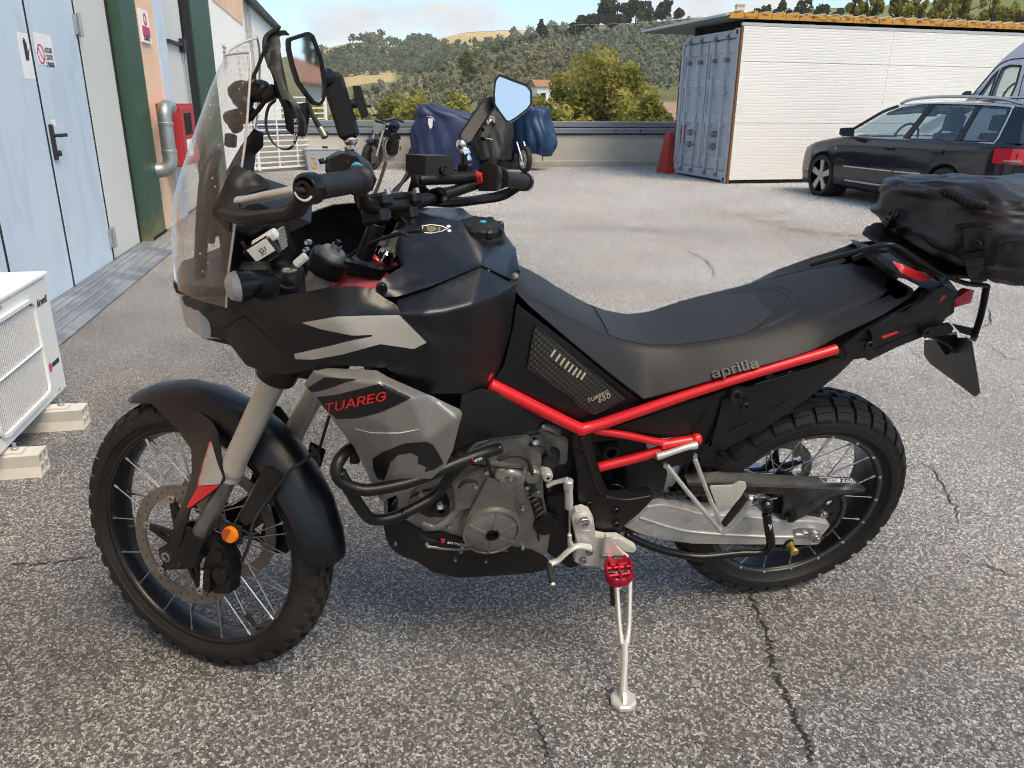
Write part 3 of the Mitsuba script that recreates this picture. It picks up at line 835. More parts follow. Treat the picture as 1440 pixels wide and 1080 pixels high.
# metal threshold ramp along the doors
rp = thing('threshold_ramp', 'ribbed grey metal threshold ramp along the foot of the doors', 'ramp')
obj('plate', move(extr(Polygon([(0.0, 0.005), (0.0, 0.055), (0.10, 0.055), (0.33, 0.012), (0.33, 0.005)]), -2.5, 2.46), None), 'threshold_metal', rp, False, Frame(BF.R, BF.o))
for x in (0.02, 0.07, 0.12, 0.185, 0.25):
    z = 0.055 if x < 0.1 else 0.055 - (x - 0.1) * 0.187
    obj('rib', span(x - 0.006, x + 0.006, -2.5, 2.455, z - 0.002, z + 0.007), 'zinc', rp, False, BF)

# ------------------------------------------------------------------ outdoor unit of an air conditioner on two plastic feet
ac = thing('outdoor_unit', 'white air conditioner outdoor unit standing on two plastic feet by the doors', 'air conditioner')
P1, P2 = ground_at(95, 545, 0.10), ground_at(12, 632, 0.10)
ax_ = (P2 - P1) / np.linalg.norm(P2 - P1); an_ = np.array([-ax_[1], ax_[0], 0])
if an_[0] < 0:
    an_ = -an_
AF = Frame(np.c_[an_, -ax_, [0, 0, 1]], P1 * [1, 1, 0])       # x outward, y towards the far end, z up; origin under the far front corner
if np.linalg.det(AF.R) < 0:
    AF = Frame(np.c_[an_, ax_, [0, 0, 1]], P1 * [1, 1, 0])
pt = AF.local(plane_at(62, 388, P1, an_))[0]
AH = float(np.clip(pt[2], 0.5, 0.7))
sy = 1 if AF.local(P2)[0][1] > 0 else -1
L_ = 0.80


def aspan(x0, x1, a, b, z0, z1, ch=0.0):
    return span(x0, x1, min(sy * a, sy * b), max(sy * a, sy * b), z0, z1, ch)


obj('casing', aspan(-0.30, 0.0, 0, L_, 0.10, AH, 0.012), 'white_plastic', ac, 30, AF)
obj('lid', aspan(-0.31, 0.008, -0.008, L_ + 0.008, AH, AH + 0.016, 0.007), 'white_plastic', ac, 30, AF)
gy0, gy1, gz0, gz1 = 0.20, 0.74, 0.15, AH - 0.05
ring = rounded(Polygon([(gy0, gz0), (gy1, gz0), (gy1, gz1), (gy0, gz1)]), 0.05)
ring = ring.difference(ring.buffer(-0.014))
gm = move(extr(ring, 0, 0.014), np.array([[0, 1, 0], [sy, 0, 0], [0, 0, 1.0]]))
gr = obj('grille', gm, 'white_plastic', ac, 30, AF)
obj('grille_recess', aspan(-0.002, 0.002, gy0 + 0.012, gy1 - 0.012, gz0 + 0.012, gz1 - 0.012), 'engine_dark', gr, False, AF)
for i in range(32):
    y = gy0 + 0.018 + (gy1 - gy0 - 0.036) * i / 31
    ins_ = 0.012 if 1 < i < 30 else 0.03
    obj('grille_bar', aspan(0.0025, 0.0045, y - 0.0048, y + 0.0048, gz0 + ins_, gz1 - ins_), 'white_plastic', gr, False, AF)
for i in range(1):
    z = (gz0 + gz1) / 2
    obj('grille_stay', aspan(0.002, 0.0125, gy0 + 0.014, gy1 - 0.014, z - 0.0007, z + 0.0007), 'white_plastic', gr, False, AF)
rd = (0, -sy, 0) if sy > 0 else (0, 1, 0)
obj('lettering', place_text('Airwell', (0.0, sy * 0.165 if sy > 0 else -0.165, AH - 0.105), rd, (0, 0, 1), 0.030, 0.002, False, 0.12, 0.25), 'black_print', ac, False, AF)
obj('emblem', cyl((0, sy * 0.15, 0.245), (0.002, sy * 0.15, 0.245), 0.019), 'magenta_print', ac, False, AF)
obj('lettering', place_text('INVERTER', (0.0, sy * 0.125 if sy > 0 else -0.125, 0.238), rd, (0, 0, 1), 0.018, 0.002, True, 0.085), 'black_print', ac, False, AF)
for z, y in ((AH - 0.02, 0.5), (0.13, 0.10)):
    obj('screw', cyl((0, sy * y, z), (0.004, sy * y, z), 0.006, 10), 'zinc', ac, 30, AF)
for yy, a in ((0.10, 'far'), (0.62, 'near')):
    ft = thing('support_foot', f'cream plastic support foot under the {"far" if a == "far" else "near"} end of the outdoor unit', 'support')
    xe = AF.local(ground_at(130, 590))[0][0] if a == 'far' else AF.local(ground_at(72, 655))[0][0]
    yc = sy * (AF.local(ground_at(95, 600))[0][1] * sy if a == 'far' else AF.local(ground_at(40, 665))[0][1] * sy)
    prof = Polygon([(-0.048, 0), (0.048, 0), (0.040, 0.04), (0.046, 0.088), (-0.046, 0.088), (-0.040, 0.04)])
    hol = [Polygon([(s * 0.006, a0), (s * 0.037, a0), (s * 0.035, a1), (s * 0.006, a1)]) for s in (-1, 1) for a0, a1 in ((0.008, 0.038), (0.046, 0.080))]
    for h_ in hol:
        prof = prof.difference(h_)
    m = extr(prof, -0.34, xe)
    m = move(m, np.array([[0, 1, 0], [-1, 0, 0], [0, 0, 1.0]]), (0, yc, 0))
    obj('block', m, 'cream_plastic', ft, False, AF)
    obj('rail', span(-0.34, xe - 0.06, yc - 0.026, yc + 0.026, 0.088, 0.099, 0.002), 'cream_plastic', ft, False, AF)
    obj('bolt', cat([cyl((xe - 0.09, yc, 0.095), (xe - 0.09, yc, 0.125), 0.007, 10), cyl((xe - 0.09, yc, 0.099), (xe - 0.09, yc, 0.108), 0.014, 6)]), 'zinc', ft, 30, AF)

# ------------------------------------------------------------------ parapet with guard rail
_p0 = np.array([-4.36, 16.93, 0]); _pd = np.array([0.9645, 0.2640, 0])
PF = Frame(np.c_[_pd, [-_pd[1], _pd[0], 0], [0, 0, 1]], _p0)   # x along, y away from the yard
pw = thing('parapet_wall', 'low pale concrete parapet wall with grey steel guard rail at the yard edge', 'wall')
joints = [-5.4, -1.6, 1.35, 5.18, 9.0, 12.8, 16.6, 20.4, 24.2, 28.0]
for a, b in zip(joints[:-1], joints[1:]):
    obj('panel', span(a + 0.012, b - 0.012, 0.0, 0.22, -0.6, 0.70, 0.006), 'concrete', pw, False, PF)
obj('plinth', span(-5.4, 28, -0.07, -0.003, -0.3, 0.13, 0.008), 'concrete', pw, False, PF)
for z0, z1 in ((0.715, 0.835), (0.85, 0.975)):
    obj('rail', span(-5.4, 28, -0.05, 0.20, z0, z1, 0.012), 'rail_grey', pw, False, PF)
obj('rail_gap', span(-5.4, 28, -0.03, 0.18, 0.69, 0.97), 'dark_gap', pw, False, PF)
for x in (6.9, 7.5):
    obj('bolt', cyl((x, -0.05, 0.78), (x, -0.065, 0.78), 0.02, 8), 'dark_gap', pw, False, PF)

# ------------------------------------------------------------------ container with clad side and sheet roof
_q = np.array([3.846, 14.629, 0.0]); _lx = np.array([0.967, 0.2558, 0.0])
CF = Frame(np.c_[_lx, [-_lx[1], _lx[0], 0], [0, 0, 1]], _q)
CW, CH, CL = 2.185, 2.60, 12.6
ct = thing('shipping_container', 'pale blue shipping container clad in white ribbed panels under a sheet roof', 'container')
obj('body', span(0.10, CL, 0.05, CW, 0.12, CH - 0.05), 'container_paint', ct, False, CF)
fr = obj('end_frame', cat([span(0.0, 0.16, 0.0, 0.11, 0.12, CH - 0.02, 0.01), span(0.0, 0.16, CW - 0.10, CW, 0.12, CH - 0.02, 0.01), span(0.0, 0.14, 0.10, CW - 0.1, CH - 0.15, CH - 0.02, 0.006), span(0.0, 0.14, 0.1, CW - 0.1, 0.04, 0.20, 0.006)]), 'container_paint', ct, False, CF)
for y in (0.0, CW - 0.165):
    for z in (0.0, CH - 0.13):
        c_ = obj('corner_casting', span(-0.012, 0.17, y - 0.004, y + 0.169, z, z + 0.13, 0.008), 'container_paint', ct, False, CF)
        obj('lashing_hole', span(-0.0145, 0.0, y + 0.055, y + 0.11, z + 0.03, z + 0.10), 'dark_gap', c_, False, CF)
yc0 = CW / 2
for s, (ya, yb) in enumerate(((0.12, yc0 - 0.012), (yc0 + 0.012, CW - 0.11))):
    dr_ = obj('door', span(0.035, 0.10, ya, yb, 0.20, CH - 0.16, 0.004), 'container_paint', ct, False, CF)
    # raised rails between the recessed panels
    for z0, z1 in ((0.22, 0.44), (1.02, 1.20), (1.66, 1.80), (2.22, 2.42)):
        obj('raised_rail', span(0.012, 0.04, ya + 0.02, yb - 0.02, z0, z1, 0.012), 'container_paint', dr_, False, CF)
    for y0, y1 in ((ya + 0.01, ya + 0.055), (yb - 0.055, yb - 0.01)):
        obj('raised_stile', span(0.010, 0.038, y0, y1, 0.22, CH - 0.18, 0.008), 'container_paint', dr_, False, CF)
    for t in (0.27, 0.73):
        y = ya + (yb - ya) * t
        rd_ = obj('lock_rod', cat([cyl((-0.02, y, 0.10), (-0.02, y, CH - 0.06), 0.020, 12)]), 'container_paint', dr_, 30, CF)
        for z in (0.14, 0.42, 1.0, 1.55, 2.1, 2.46):
            obj('keeper', span(-0.045, 0.03, y - 0.042, y + 0.042, z - 0.035, z + 0.035, 0.006), 'container_grey' if z > 1.9 or z < 0.3 else 'container_paint', rd_, False, CF)
    for z in (0.62, 0.84):
        y = ya + (yb - ya) * (0.5 if s == 0 else 0.42)
        obj('door_handle', cat([span(-0.05, -0.015, y - 0.20, y + 0.09, z - 0.016, z + 0.016, 0.004), span(-0.06, 0.03, y - 0.05, y + 0.05, z - 0.055, z + 0.055, 0.008)]), 'container_grey', dr_, False, CF)
    for z in (0.32, 1.1, 1.72, 2.3):
        y = ya - 0.06 if s == 0 else yb + 0.06
        obj('hinge', span(-0.012, 0.06, y - 0.055, y + 0.055, z - 0.045, z + 0.045, 0.006), 'container_paint', dr_, False, CF)
    if s == 1:
        obj('data_plate', span(0.008, 0.034, yb - 0.23, yb - 0.10, 0.62, 0.98, 0.002), 'rust', dr_, False, CF)
obj('corner_trim', span(-0.006, 0.03, -0.062, -0.006, 0.02, CH), 'rust', ct, False, CF)
obj('corner_trim', span(-0.008, 0.02, CW + 0.004, CW + 0.03, 0.02, CH), 'rust', ct, False, CF)
obj('sill_gap', span(0.05, CL, -0.02, 0.10, 0.004, 0.06), 'dark_gap', ct, False, CF)


def ribbed(x0, x1, z0, z1, pitch=0.046):
    n = max(2, int(round((z1 - z0) / pitch))); p = (z1 - z0) / n; rows = []
    for i in range(n):
        z = z0 + i * p
        rows += [(z + 0.002, -0.0535), (z + p * 0.14, -0.0555), (z + p * 0.80, -0.0555), (z + p * 0.92, -0.0535)]
    rows = [(z0, -0.046)] + rows + [(z1, -0.046)]
    pg = Polygon([(y, z) for z, y in rows] + [(-0.012, z1), (-0.012, z0)])
    m = extr(pg, x0, x1)                 # polygon in (x', z), extruded along y'
    v = np.asarray(m.vertices)
    return trimesh.Trimesh(np.c_[v[:, 1], v[:, 0], v[:, 2]], m.faces[:, ::-1], process=False)


xs = [0.03, 3.03, 6.03, 9.03, CL]
for z0, z1 in ((0.065, 1.045), (1.05, 2.055), (2.06, CH + 0.02)):
    for a, b in zip(xs[:-1], xs[1:]):
        obj('cladding_panel', ribbed(a + 0.0025, b - 0.0025, z0, z1), 'cladding', ct, False, CF)
obj('top_trim', span(0.0, CL, -0.058, 0.0, CH + 0.024, CH + 0.075), 'roof_sheet', ct, False, CF)
# sandwich sheet roof: ribs run across, the cut foam shows along the near edge
rf = obj('roof', span(-0.30, CL, -0.06, 3.45, 2.775, 2.795), 'roof_sheet', ct, False, CF)
for i in range(47):
    x = -0.28 + i * 0.268
    a_ = Polygon([(x + 0.0, 2.795), (x + 0.268, 2.795), (x + 0.268, 2.850), (x + 0.228, 2.865), (x + 0.02, 2.822)])
    obj('roof_rib', extr(a_, -0.055, 3.45), 'roof_sheet', rf, False, CF)
    f_ = Polygon([(x + 0.004, 2.728), (x + 0.264, 2.728), (x + 0.264, 2.845), (x + 0.228, 2.858), (x + 0.02, 2.816)])
    obj('foam_edge', extr(f_, -0.085, -0.062), 'foam_orange', rf, False, CF)
obj('roof_soffit', span(-0.28, CL, -0.04, 3.43, 2.745, 2.772), 'container_grey', rf, False, CF)
obj('fascia', span(-0.34, -0.302, -0.06, 3.47, 2.762, 2.805, 0.004), 'roof_sheet', rf, False, CF)
obj('roof_filler', span(0.2, CL, 0.2, CW - 0.1, CH - 0.04, 2.742), 'dark_gap', rf, False, CF)

# red plastic barrier leaning at the container corner
rb = thing('road_barrier', 'red plastic road barrier set against the far corner of the container', 'barrier')
g0 = ground_at(941, 243.5); RBF = Frame(CF.R, g0 * [1, 1, 0])
hgt = 0.80
for i, (dx, w0, w1) in enumerate(((-0.05, 0.17, 0.07), (0.075, 0.19, 0.08))):
    obj('panel', hull([(dx + sx * (w0 if z == 0 else w1) / 2 + (0.0 if z == 0 else 0.035), 0.10 + sy_ * (0.25 if z == 0 else 0.10) + i * -0.05, z * hgt * (1 - 0.03 * i)) for z in (0, 1) for sx in (-1, 1) for sy_ in (-1, 1)]), 'red_plastic', rb, False, RBF)

# white steel lattice gate standing folded at the end of the parapet
lg = thing('lattice_gate', 'white steel lattice gate standing open beside the white wall', 'gate')
ga, gb = ground_at(366, 243), ground_at(467, 236)
gx = (gb - ga) / np.linalg.norm(gb - ga); LF_ = Frame(np.c_[gx, [-gx[1], gx[0], 0], [0, 0, 1]], ga * [1, 1, 0]); GL = float(np.linalg.norm(gb - ga))
ztop = 1.42
obj('frame', cat([span(-0.45, -0.40, 0, 0.05, 0.03, 2.35, 0.004), span(-0.02, 0.03, 0, 0.05, 0.03, 2.35, 0.004), span(GL - 0.10, GL - 0.03, 0, 0.05, 0.03, ztop, 0.004), span(-0.4, GL - 0.05, 0.003, 0.047, 0.06, 0.10, 0.004), span(-0.4, 0, 0.003, 0.047, 2.3, 2.34, 0.004)]), 'white_paint', lg, False, LF_)
for i in range(22):
    z = 0.17 + i * 0.103
    obj('bar', span(-0.40, GL - 0.10 if z < ztop else -0.02, 0.012, 0.036, z, z + 0.024), 'white_paint', lg, False, LF_)
for x in np.r_[-0.30, -0.2, -0.1, GL * 0.27, GL * 0.52]:
    obj('upright', span(x, x + 0.024, 0.014, 0.034, 0.10, 2.3 if x < 0 else ztop), 'white_paint', lg, False, LF_)
obj('foot', span(GL - 0.02, GL + 0.16, -0.1, 0.1, 0, 0.09, 0.01), 'black_rubber', lg, False, LF_)

# grey stacking crate at the foot of the parapet
pr('crate_grey', (0.34, 0.36, 0.40), 0.5)
ca, cb = ground_at(432, 240), ground_at(481, 239)
cx_ = (cb - ca) / np.linalg.norm(cb - ca); KF = Frame(np.c_[cx_, [-cx_[1], cx_[0], 0], [0, 0, 1]], ca * [1, 1, 0]); KL = float(np.linalg.norm(cb - ca))
ck = thing('storage_crate', 'grey plastic storage crate at the foot of the parapet left of the naked motorcycle', 'crate')
obj('body', hull([(x + (0.03 if z == 0 else 0) * (1 if x == 0 else -1), y, z) for x in (0, KL) for y in (0, 0.34) for z in (0, 0.40)]), 'crate_grey', ck, False, KF)
obj('rim', cat([span(-0.015, KL + 0.015, -0.015, 0.36, 0.40, 0.43, 0.004), span(-0.006, KL + 0.006, -0.008, 0.35, 0.33, 0.345)]), 'crate_grey', ck, False, KF)
for i in range(6):
    x = 0.04 + (KL - 0.08) * i / 5
    obj('rib', span(x - 0.008, x + 0.008, -0.012, 0.0, 0.02, 0.40), 'crate_grey', ck, False, KF)
obj('lid_handle', box((0.11, 0.05, 0.045), (KL * 0.58, 0.12, 0.45)), 'black_rubber', ck, False, KF)
for z0, z1 in ((0.05, 0.14), (0.24, 0.28)):
    obj('sticker', span(0.10, 0.20, -0.0135, -0.011, z0, z1), 'foam_orange', ck, False, KF)
# ------------------------------------------------------------------ the motorcycle: materials
def dusty(name, rgb, rough, dust=0.06, sc=9.0, spec=0.5, dcol=(0.30, 0.28, 0.25), **kw):
    """A plain coloured surface with a faint uneven film of road dust."""
    pr(name, mikit.proc(lambda p, n, uv: mix(rgb, dcol, dust * smoothstep(0.35, 0.8, fbm(p.x * sc, p.y * sc, p.z * sc, 4)) + dust * 0.8 * smoothstep(0.86, 0.92, noise(p.x * 420, p.y * 420, p.z * 420)))), rough, spec=spec, **kw)


dusty('fairing_black', (0.0040, 0.0050, 0.0075), 0.33, 0.006, spec=0.5)
dusty('plastic_black', (0.0085, 0.0088, 0.0095), 0.44, 0.012, spec=0.32)
dusty('metal_black', (0.006, 0.006, 0.0065), 0.36, 0.02, spec=0.35)
pr('gloss_black', (0.005, 0.005, 0.0055), 0.20, spec=0.4)
dusty('seat_vinyl', (0.0155, 0.0160, 0.0175), 0.50, 0.012, 6, spec=0.35)
bump('seat_vinyl', lambda p, n, uv: 0.00035 * noise(p.x * 900, p.y * 900, p.z * 900), 0.0008)
pr('seat_top', (0.024, 0.026, 0.033), 0.58, spec=0.35)
dusty('tyre_rubber', (0.011, 0.0108, 0.0105), 0.62, 0.07, 5, spec=0.35)
pr('rim_black', (0.007, 0.0075, 0.010), 0.28, spec=0.4)
pr('rim_edge', (0.09, 0.09, 0.09), 0.38, 0.6)
pr('spoke_steel', (0.72, 0.72, 0.72), 0.28, 1.0)
pr('steel', (0.55, 0.55, 0.55), 0.30, 1.0)
pr('disc_steel', mikit.proc(lambda p, n, uv: mix((0.22, 0.205, 0.18), (0.34, 0.32, 0.29), fbm(p.x * 30, p.y * 30, p.z * 30, 3))), 0.42, 0.85)
pr('fork_tube', mikit.proc(lambda p, n, uv: mix((0.58, 0.555, 0.49), (0.48, 0.46, 0.41), fbm(p.x * 14, p.y * 14, p.z * 3, 3))), 0.36, 0.45)
pr('stanchion', mikit.proc(lambda p, n, uv: mix((0.36, 0.36, 0.36), (0.20, 0.20, 0.20), fbm(p.x * 40, p.y * 40, p.z * 20, 3))), 0.34, 0.9)
pr('engine_alu', mikit.proc(lambda p, n, uv: mix((0.17, 0.165, 0.153), (0.33, 0.32, 0.30), fbm(p.x * 22, p.y * 22, p.z * 22, 4)) * (0.75 + 0.4 * smoothstep(0.3, 0.6, fbm(p.x * 7, p.y * 7, p.z * 7, 3)))), 0.40, 0.65)
pr('engine_dark', (0.018, 0.018, 0.019), 0.45, 0.3)
pr('swing_alu', mikit.proc(lambda p, n, uv: mix((0.54, 0.54, 0.52), (0.66, 0.66, 0.64), fbm(p.x * 12, p.y * 12, p.z * 30, 4)) * (0.85 + 0.15 * smoothstep(0.3, 0.5, fbm(p.x * 40, p.y * 40, p.z * 40, 2)))), 0.40, 0.55)
pr('cast_white', (0.62, 0.61, 0.57), 0.42, 0.35)
pr('silver_paint', mikit.proc(lambda p, n, uv: mix((0.27, 0.265, 0.25), (0.31, 0.305, 0.29), fbm(p.x * 5, p.y * 5, p.z * 5, 3))), 0.36, 0.55)
pr('decal_grey', (0.40, 0.395, 0.365), 0.42, 0.2)
pr('decal_red', (0.62, 0.02, 0.025), 0.35)
pr('frame_red', (0.60, 0.010, 0.016), 0.26, spec=0.5, clearcoat=0.5, clearcoat_gloss=0.9)
pr('peg_red', (0.40, 0.012, 0.035), 0.30, 0.6)
pr('gold', (0.62, 0.44, 0.14), 0.30, 0.9)
pr('pale_gold', (0.72, 0.66, 0.50), 0.35, 0.5)
pr('grip_rubber', (0.013, 0.013, 0.015), 0.5, spec=0.35)
pr('orange_lens', (0.85, 0.24, 0.01), 0.18)
pr('orange_dark', (0.42, 0.08, 0.01), 0.2)
pr('red_lens', (0.55, 0.015, 0.03), 0.15)
pr('chrome', (0.82, 0.82, 0.83), 0.12, 1.0)
pr('mirror_glass', (0.88, 0.89, 0.91), 0.02, 1.0)
pr('lens_clear', (0.30, 0.31, 0.31), 0.10)
pr('headlamp_glass', (0.42, 0.44, 0.46), 0.10, 0.2)
pr('white_label', (0.72, 0.72, 0.70), 0.5)
pr('switch_blue', (0.03, 0.30, 0.50), 0.4)
pr('switch_red', (0.60, 0.03, 0.06), 0.35)
pr('chain_steel', (0.10, 0.095, 0.085), 0.42, 0.8)
scene['screen_clear'] = {'type': 'blendbsdf', 'weight': 0.02, 'a': {'type': 'thindielectric', 'int_ior': 1.49}, 'b': {'type': 'twosided', 'bsdf': {'type': 'diffuse', 'reflectance': {'type': 'rgb', 'value': [0.60, 0.57, 0.55]}}}}
_bx, _bz = B.R[:, 0], B.R[:, 2]


def pad_h(p, n, uv):
    u = (p.x - B.o[0]) * float(_bx[0]) + (p.y - B.o[1]) * float(_bx[1]) + p.z * float(_bx[2])
    w = (p.x - B.o[0]) * float(_bz[0]) + (p.y - B.o[1]) * float(_bz[1]) + p.z * float(_bz[2])
    a, b = (u + w) * 150, (u - w) * 150
    return 0.0022 * smoothstep(0.05, 0.5, dr.abs(dr.sin(a * math.pi / 2) * dr.sin(b * math.pi / 2)))


pr('grip_pad', mikit.proc(lambda p, n, uv: mix((0.010, 0.010, 0.010), (0.040, 0.038, 0.036), pad_h(p, n, uv) / 0.0022)), 0.6)
bump('grip_pad', pad_h, 0.0006)

moto = thing('motorcycle', 'black and silver adventure motorcycle with a red tube frame leaning on its side stand', 'motorcycle')


def bk(name, mesh, mat, smooth=35, frame=B, parent=None, label=None):
    return obj(name, mesh, mat, parent or moto, smooth, frame, label)


def bk2(name, mesh, mat, smooth=35, frame=B, parent=None):
    bk(name, mesh, mat, smooth, frame, parent)
    return bk(name, mirror(mesh), mat, smooth, frame, parent)


def hit(m, px, py, lift=0.002, frame=B):
    """Where a sight line meets a mesh."""
    o = frame.local(EYE)[0]; d = frame.R.T @ ray(px, py); tri = m.triangles
    e1, e2 = tri[:, 1] - tri[:, 0], tri[:, 2] - tri[:, 0]
    h = np.cross(d, e2); a = (e1 * h).sum(1); a = np.where(np.abs(a) < 1e-12, 1e-12, a); f = 1 / a; s = o - tri[:, 0]; u = f * (s * h).sum(1); q_ = np.cross(s, e1); v = f * (q_ @ d); t = f * (e2 * q_).sum(1)
    ok = (u >= 0) & (v >= 0) & (u + v <= 1) & (t > 0)
    return o + d * (t[ok].min() - lift / np.linalg.norm(d)) if ok.any() else None


def q(x, y, z, f=B):
    a = f.px([[x, y, z]])[0]
    return (a[0], a[1], y)


def pts(l, frame=B):
    return np.array([frame.at(*a) for a in l])


def pipe(l, r, frame=B, n=14, k=6, **kw):
    return tube(pts(l, frame), r, n, k, **kw)


def bolt(px, py, lat, r=0.007, frame=B, h=0.006):
    c = frame.at(px, py, lat)
    return cat([lathe([(0, 0), (r * 0.55, 0), (r * 0.55, h * 0.6), (r * 0.9, h * 0.7), (r, h * 0.45), (r, -h), (0, -h)], c, (0, 1, 0), 12)])


def bolts(l, mat='steel', r=0.007, frame=B, parent=None):
    for a in l:
        bk('bolt', bolt(*a, r=r, frame=frame), mat, 30, frame, parent)


class Patch:
    """A curved panel that remembers its surface, so that trim and print can follow it."""
    def __init__(self, outline, inner=(), frame=B, **kw):
        self.c = (list(outline), list(inner)); self.frame, self.kw = frame, kw
        self.mesh = surf(outline, inner, frame, **kw)
        P, L = surf.last
        lin_, near = LinearNDInterpolator(P, L), NearestNDInterpolator(P, L)
        self.f = lambda q_: np.where(np.isnan(lin_(q_)), near(q_), lin_(q_))

    def decal(self, outline, off=0.0014, thick=0.0008, rnd=0.6, step=4):
        return surf([(a, b, 0.0) for a, b in outline], [], self.frame, thick=thick, rnd=rnd, step=step, latfn=lambda q_: self.f(q_) + off)

    def print(self, mesh2d, p0, p1, h, off=0.0022):
        """Flat lettering laid on the surface from pixel p0 to p1, h pixels tall."""
        v = np.asarray(mesh2d.vertices); w = v[:, 0].max() - v[:, 0].min(); hh = v[:, 1].max()
        p0, p1 = np.array(p0, float), np.array(p1, float); d = p1 - p0; u = np.array([d[1], -d[0]]) / np.linalg.norm(d)
        P = p0 + d * ((v[:, 0] - v[:, 0].min()) / w)[:, None] + u * (v[:, 1] / hh * h)[:, None]
        L = self.f(P) + off + v[:, 2]
        return trimesh.Trimesh(np.array([self.frame.at(a, b, l) for (a, b), l in zip(P, L)]), mesh2d.faces, process=False)


# ------------------------------------------------------------------ wheels
def annulus(r0, r1, n=96):
    a = np.linspace(0, 2 * np.pi, n, endpoint=False)
    return Polygon(np.c_[r1 * np.cos(a), r1 * np.sin(a)], [np.c_[r0 * np.cos(a), r0 * np.sin(a)]])


def make_wheel(name, frame, cx, cz, R, w, rc, rimR, rimH, rows, pitch, nsp, hubs, label, phase=0.0):
    c = np.array([cx, 0, cz])
    crown_ = lambda l: R - (rc - math.sqrt(max(rc * rc - l * l, 1e-9)))
    dep = 0.010
    half = [(rimR - 0.004, rimH - 0.004), (rimR + 0.006, rimH + 0.002), (rimR + 0.016, rimH + 0.007)]
    sh = crown_(w) - dep
    half += [(rimR + (sh - rimR) * 0.45, w + 0.0015), (rimR + (sh - rimR) * 0.75, w + 0.0025), (sh - 0.004, w)]
    half += [(crown_(l) - dep, l) for l in np.linspace(w * 0.95, 0, 9)]
    prof = [(r, l) for r, l in half] + [(r, -l) for r, l in half[::-1][1:]]
    prof += [(rimR - 0.003, -(rimH - 0.01)), (rimR + 0.01, 0), (rimR - 0.003, rimH - 0.01)]
    parts = [lathe(prof, (0, 0, 0), (0, 1, 0), 150, True)]
    # raised band and lettering-like ribs of the side wall
    # tread blocks
    V, Fc, off = [], [], 0
    na = int(round(2 * np.pi / pitch)); pitch = 2 * np.pi / na
    for i in range(na):
        for (l0, l1, a0, a1, skew) in rows:
            for s in (-1, 1):
                ls = np.linspace(l0, l1, 4); ts = np.linspace(0, 1, 3)
                top, bot = [], []
                for il, l in enumerate(ls):
                    for it, t in enumerate(ts):
                        inset = 0.03 if (il in (0, 3) or it in (0, 2)) else 0
                        a = (i + (0.5 if s > 0 else 0.0)) * pitch + pitch * (a0 + (a1 - a0) * t + skew * (l / w)) + phase
                        rr = crown_(l) - (0.0009 if inset else 0)
                        top.append((rr * math.sin(a), s * l, rr * math.cos(a)))
                        rb_ = crown_(l) - dep - 0.002
                        bot.append((rb_ * math.sin(a), s * l, rb_ * math.cos(a)))
                n0 = off; V += top + bot; off += 24
                def qd(b, idx):
                    return [b + k for k in idx]
                fs = []
                for x in range(3):
                    for y in range(2):
                        k = x * 3 + y; fs.append((k, k + 1, k + 4, k + 3))
                rim_ = [0, 1, 2, 5, 8, 11, 10, 9, 6, 3]
                for x in range(10):
                    a_, b_ = rim_[x], rim_[(x + 1) % 10]
                    fs.append((b_, a_, a_ + 12, b_ + 12))
                fs = np.array(fs) + n0
                Fc.append(fs if s > 0 else fs[:, ::-1])
    bl = tm(np.array(V), np.vstack(Fc))
    # outward orientation
    fn = bl.face_normals; cc = bl.triangles_center
    parts.append(bl)
    wh = thing_part = obj(name, move(lathe([(rimR + 0.004, rimH - 0.001), (rimR - 0.004, rimH), (rimR - 0.010, rimH - 0.004), (rimR - 0.013, rimH - 0.012), (rimR - 0.016, rimH * 0.35), (rimR - 0.019, 0), (rimR - 0.016, -rimH * 0.35), (rimR - 0.013, -rimH + 0.012), (rimR - 0.010, -rimH + 0.004), (rimR - 0.004, -rimH), (rimR + 0.004, -rimH + 0.001), (rimR - 0.010, 0)], (0, 0, 0), (0, 1, 0), 120, True), None, c), 'rim_black', moto, 40, frame, label)
    obj('tyre', move(cat(parts), None, c), 'tyre_rubber', wh, 30, frame)
    obj('hub', move(cat([lathe([(0.012, -hubs), (0.045, -hubs), (0.048, -hubs + 0.010), (0.030, -hubs + 0.020), (0.026, 0), (0.030, hubs - 0.020), (0.048, hubs - 0.010), (0.045, hubs), (0.012, hubs)], (0, 0, 0), (0, 1, 0), 36)]), None, c), 'rim_black', wh, 35, frame)
    sr = rimR - 0.010
    for i in range(nsp):
        s = 1 if i % 2 else -1
        a = i * 2 * np.pi / nsp + phase
        b = a + (0.95 if (i // 2) % 2 else -0.95)
        p0 = np.array([sr * math.sin(a), s * (rimH - 0.010), sr * math.cos(a)]); p1 = np.array([0.042 * math.sin(b), s * (hubs - 0.006), 0.042 * math.cos(b)])
        d = (p1 - p0) / np.linalg.norm(p1 - p0)
        obj('spoke', move(cat([tube([p0, p1], 0.00165, 6, 1, cap=False), tube([p0 - d * 0.004, p0 + d * 0.014], 0.0032, 6, 1, cap=False)]), None, c), 'spoke_steel', wh, True, frame)
    return wh, c


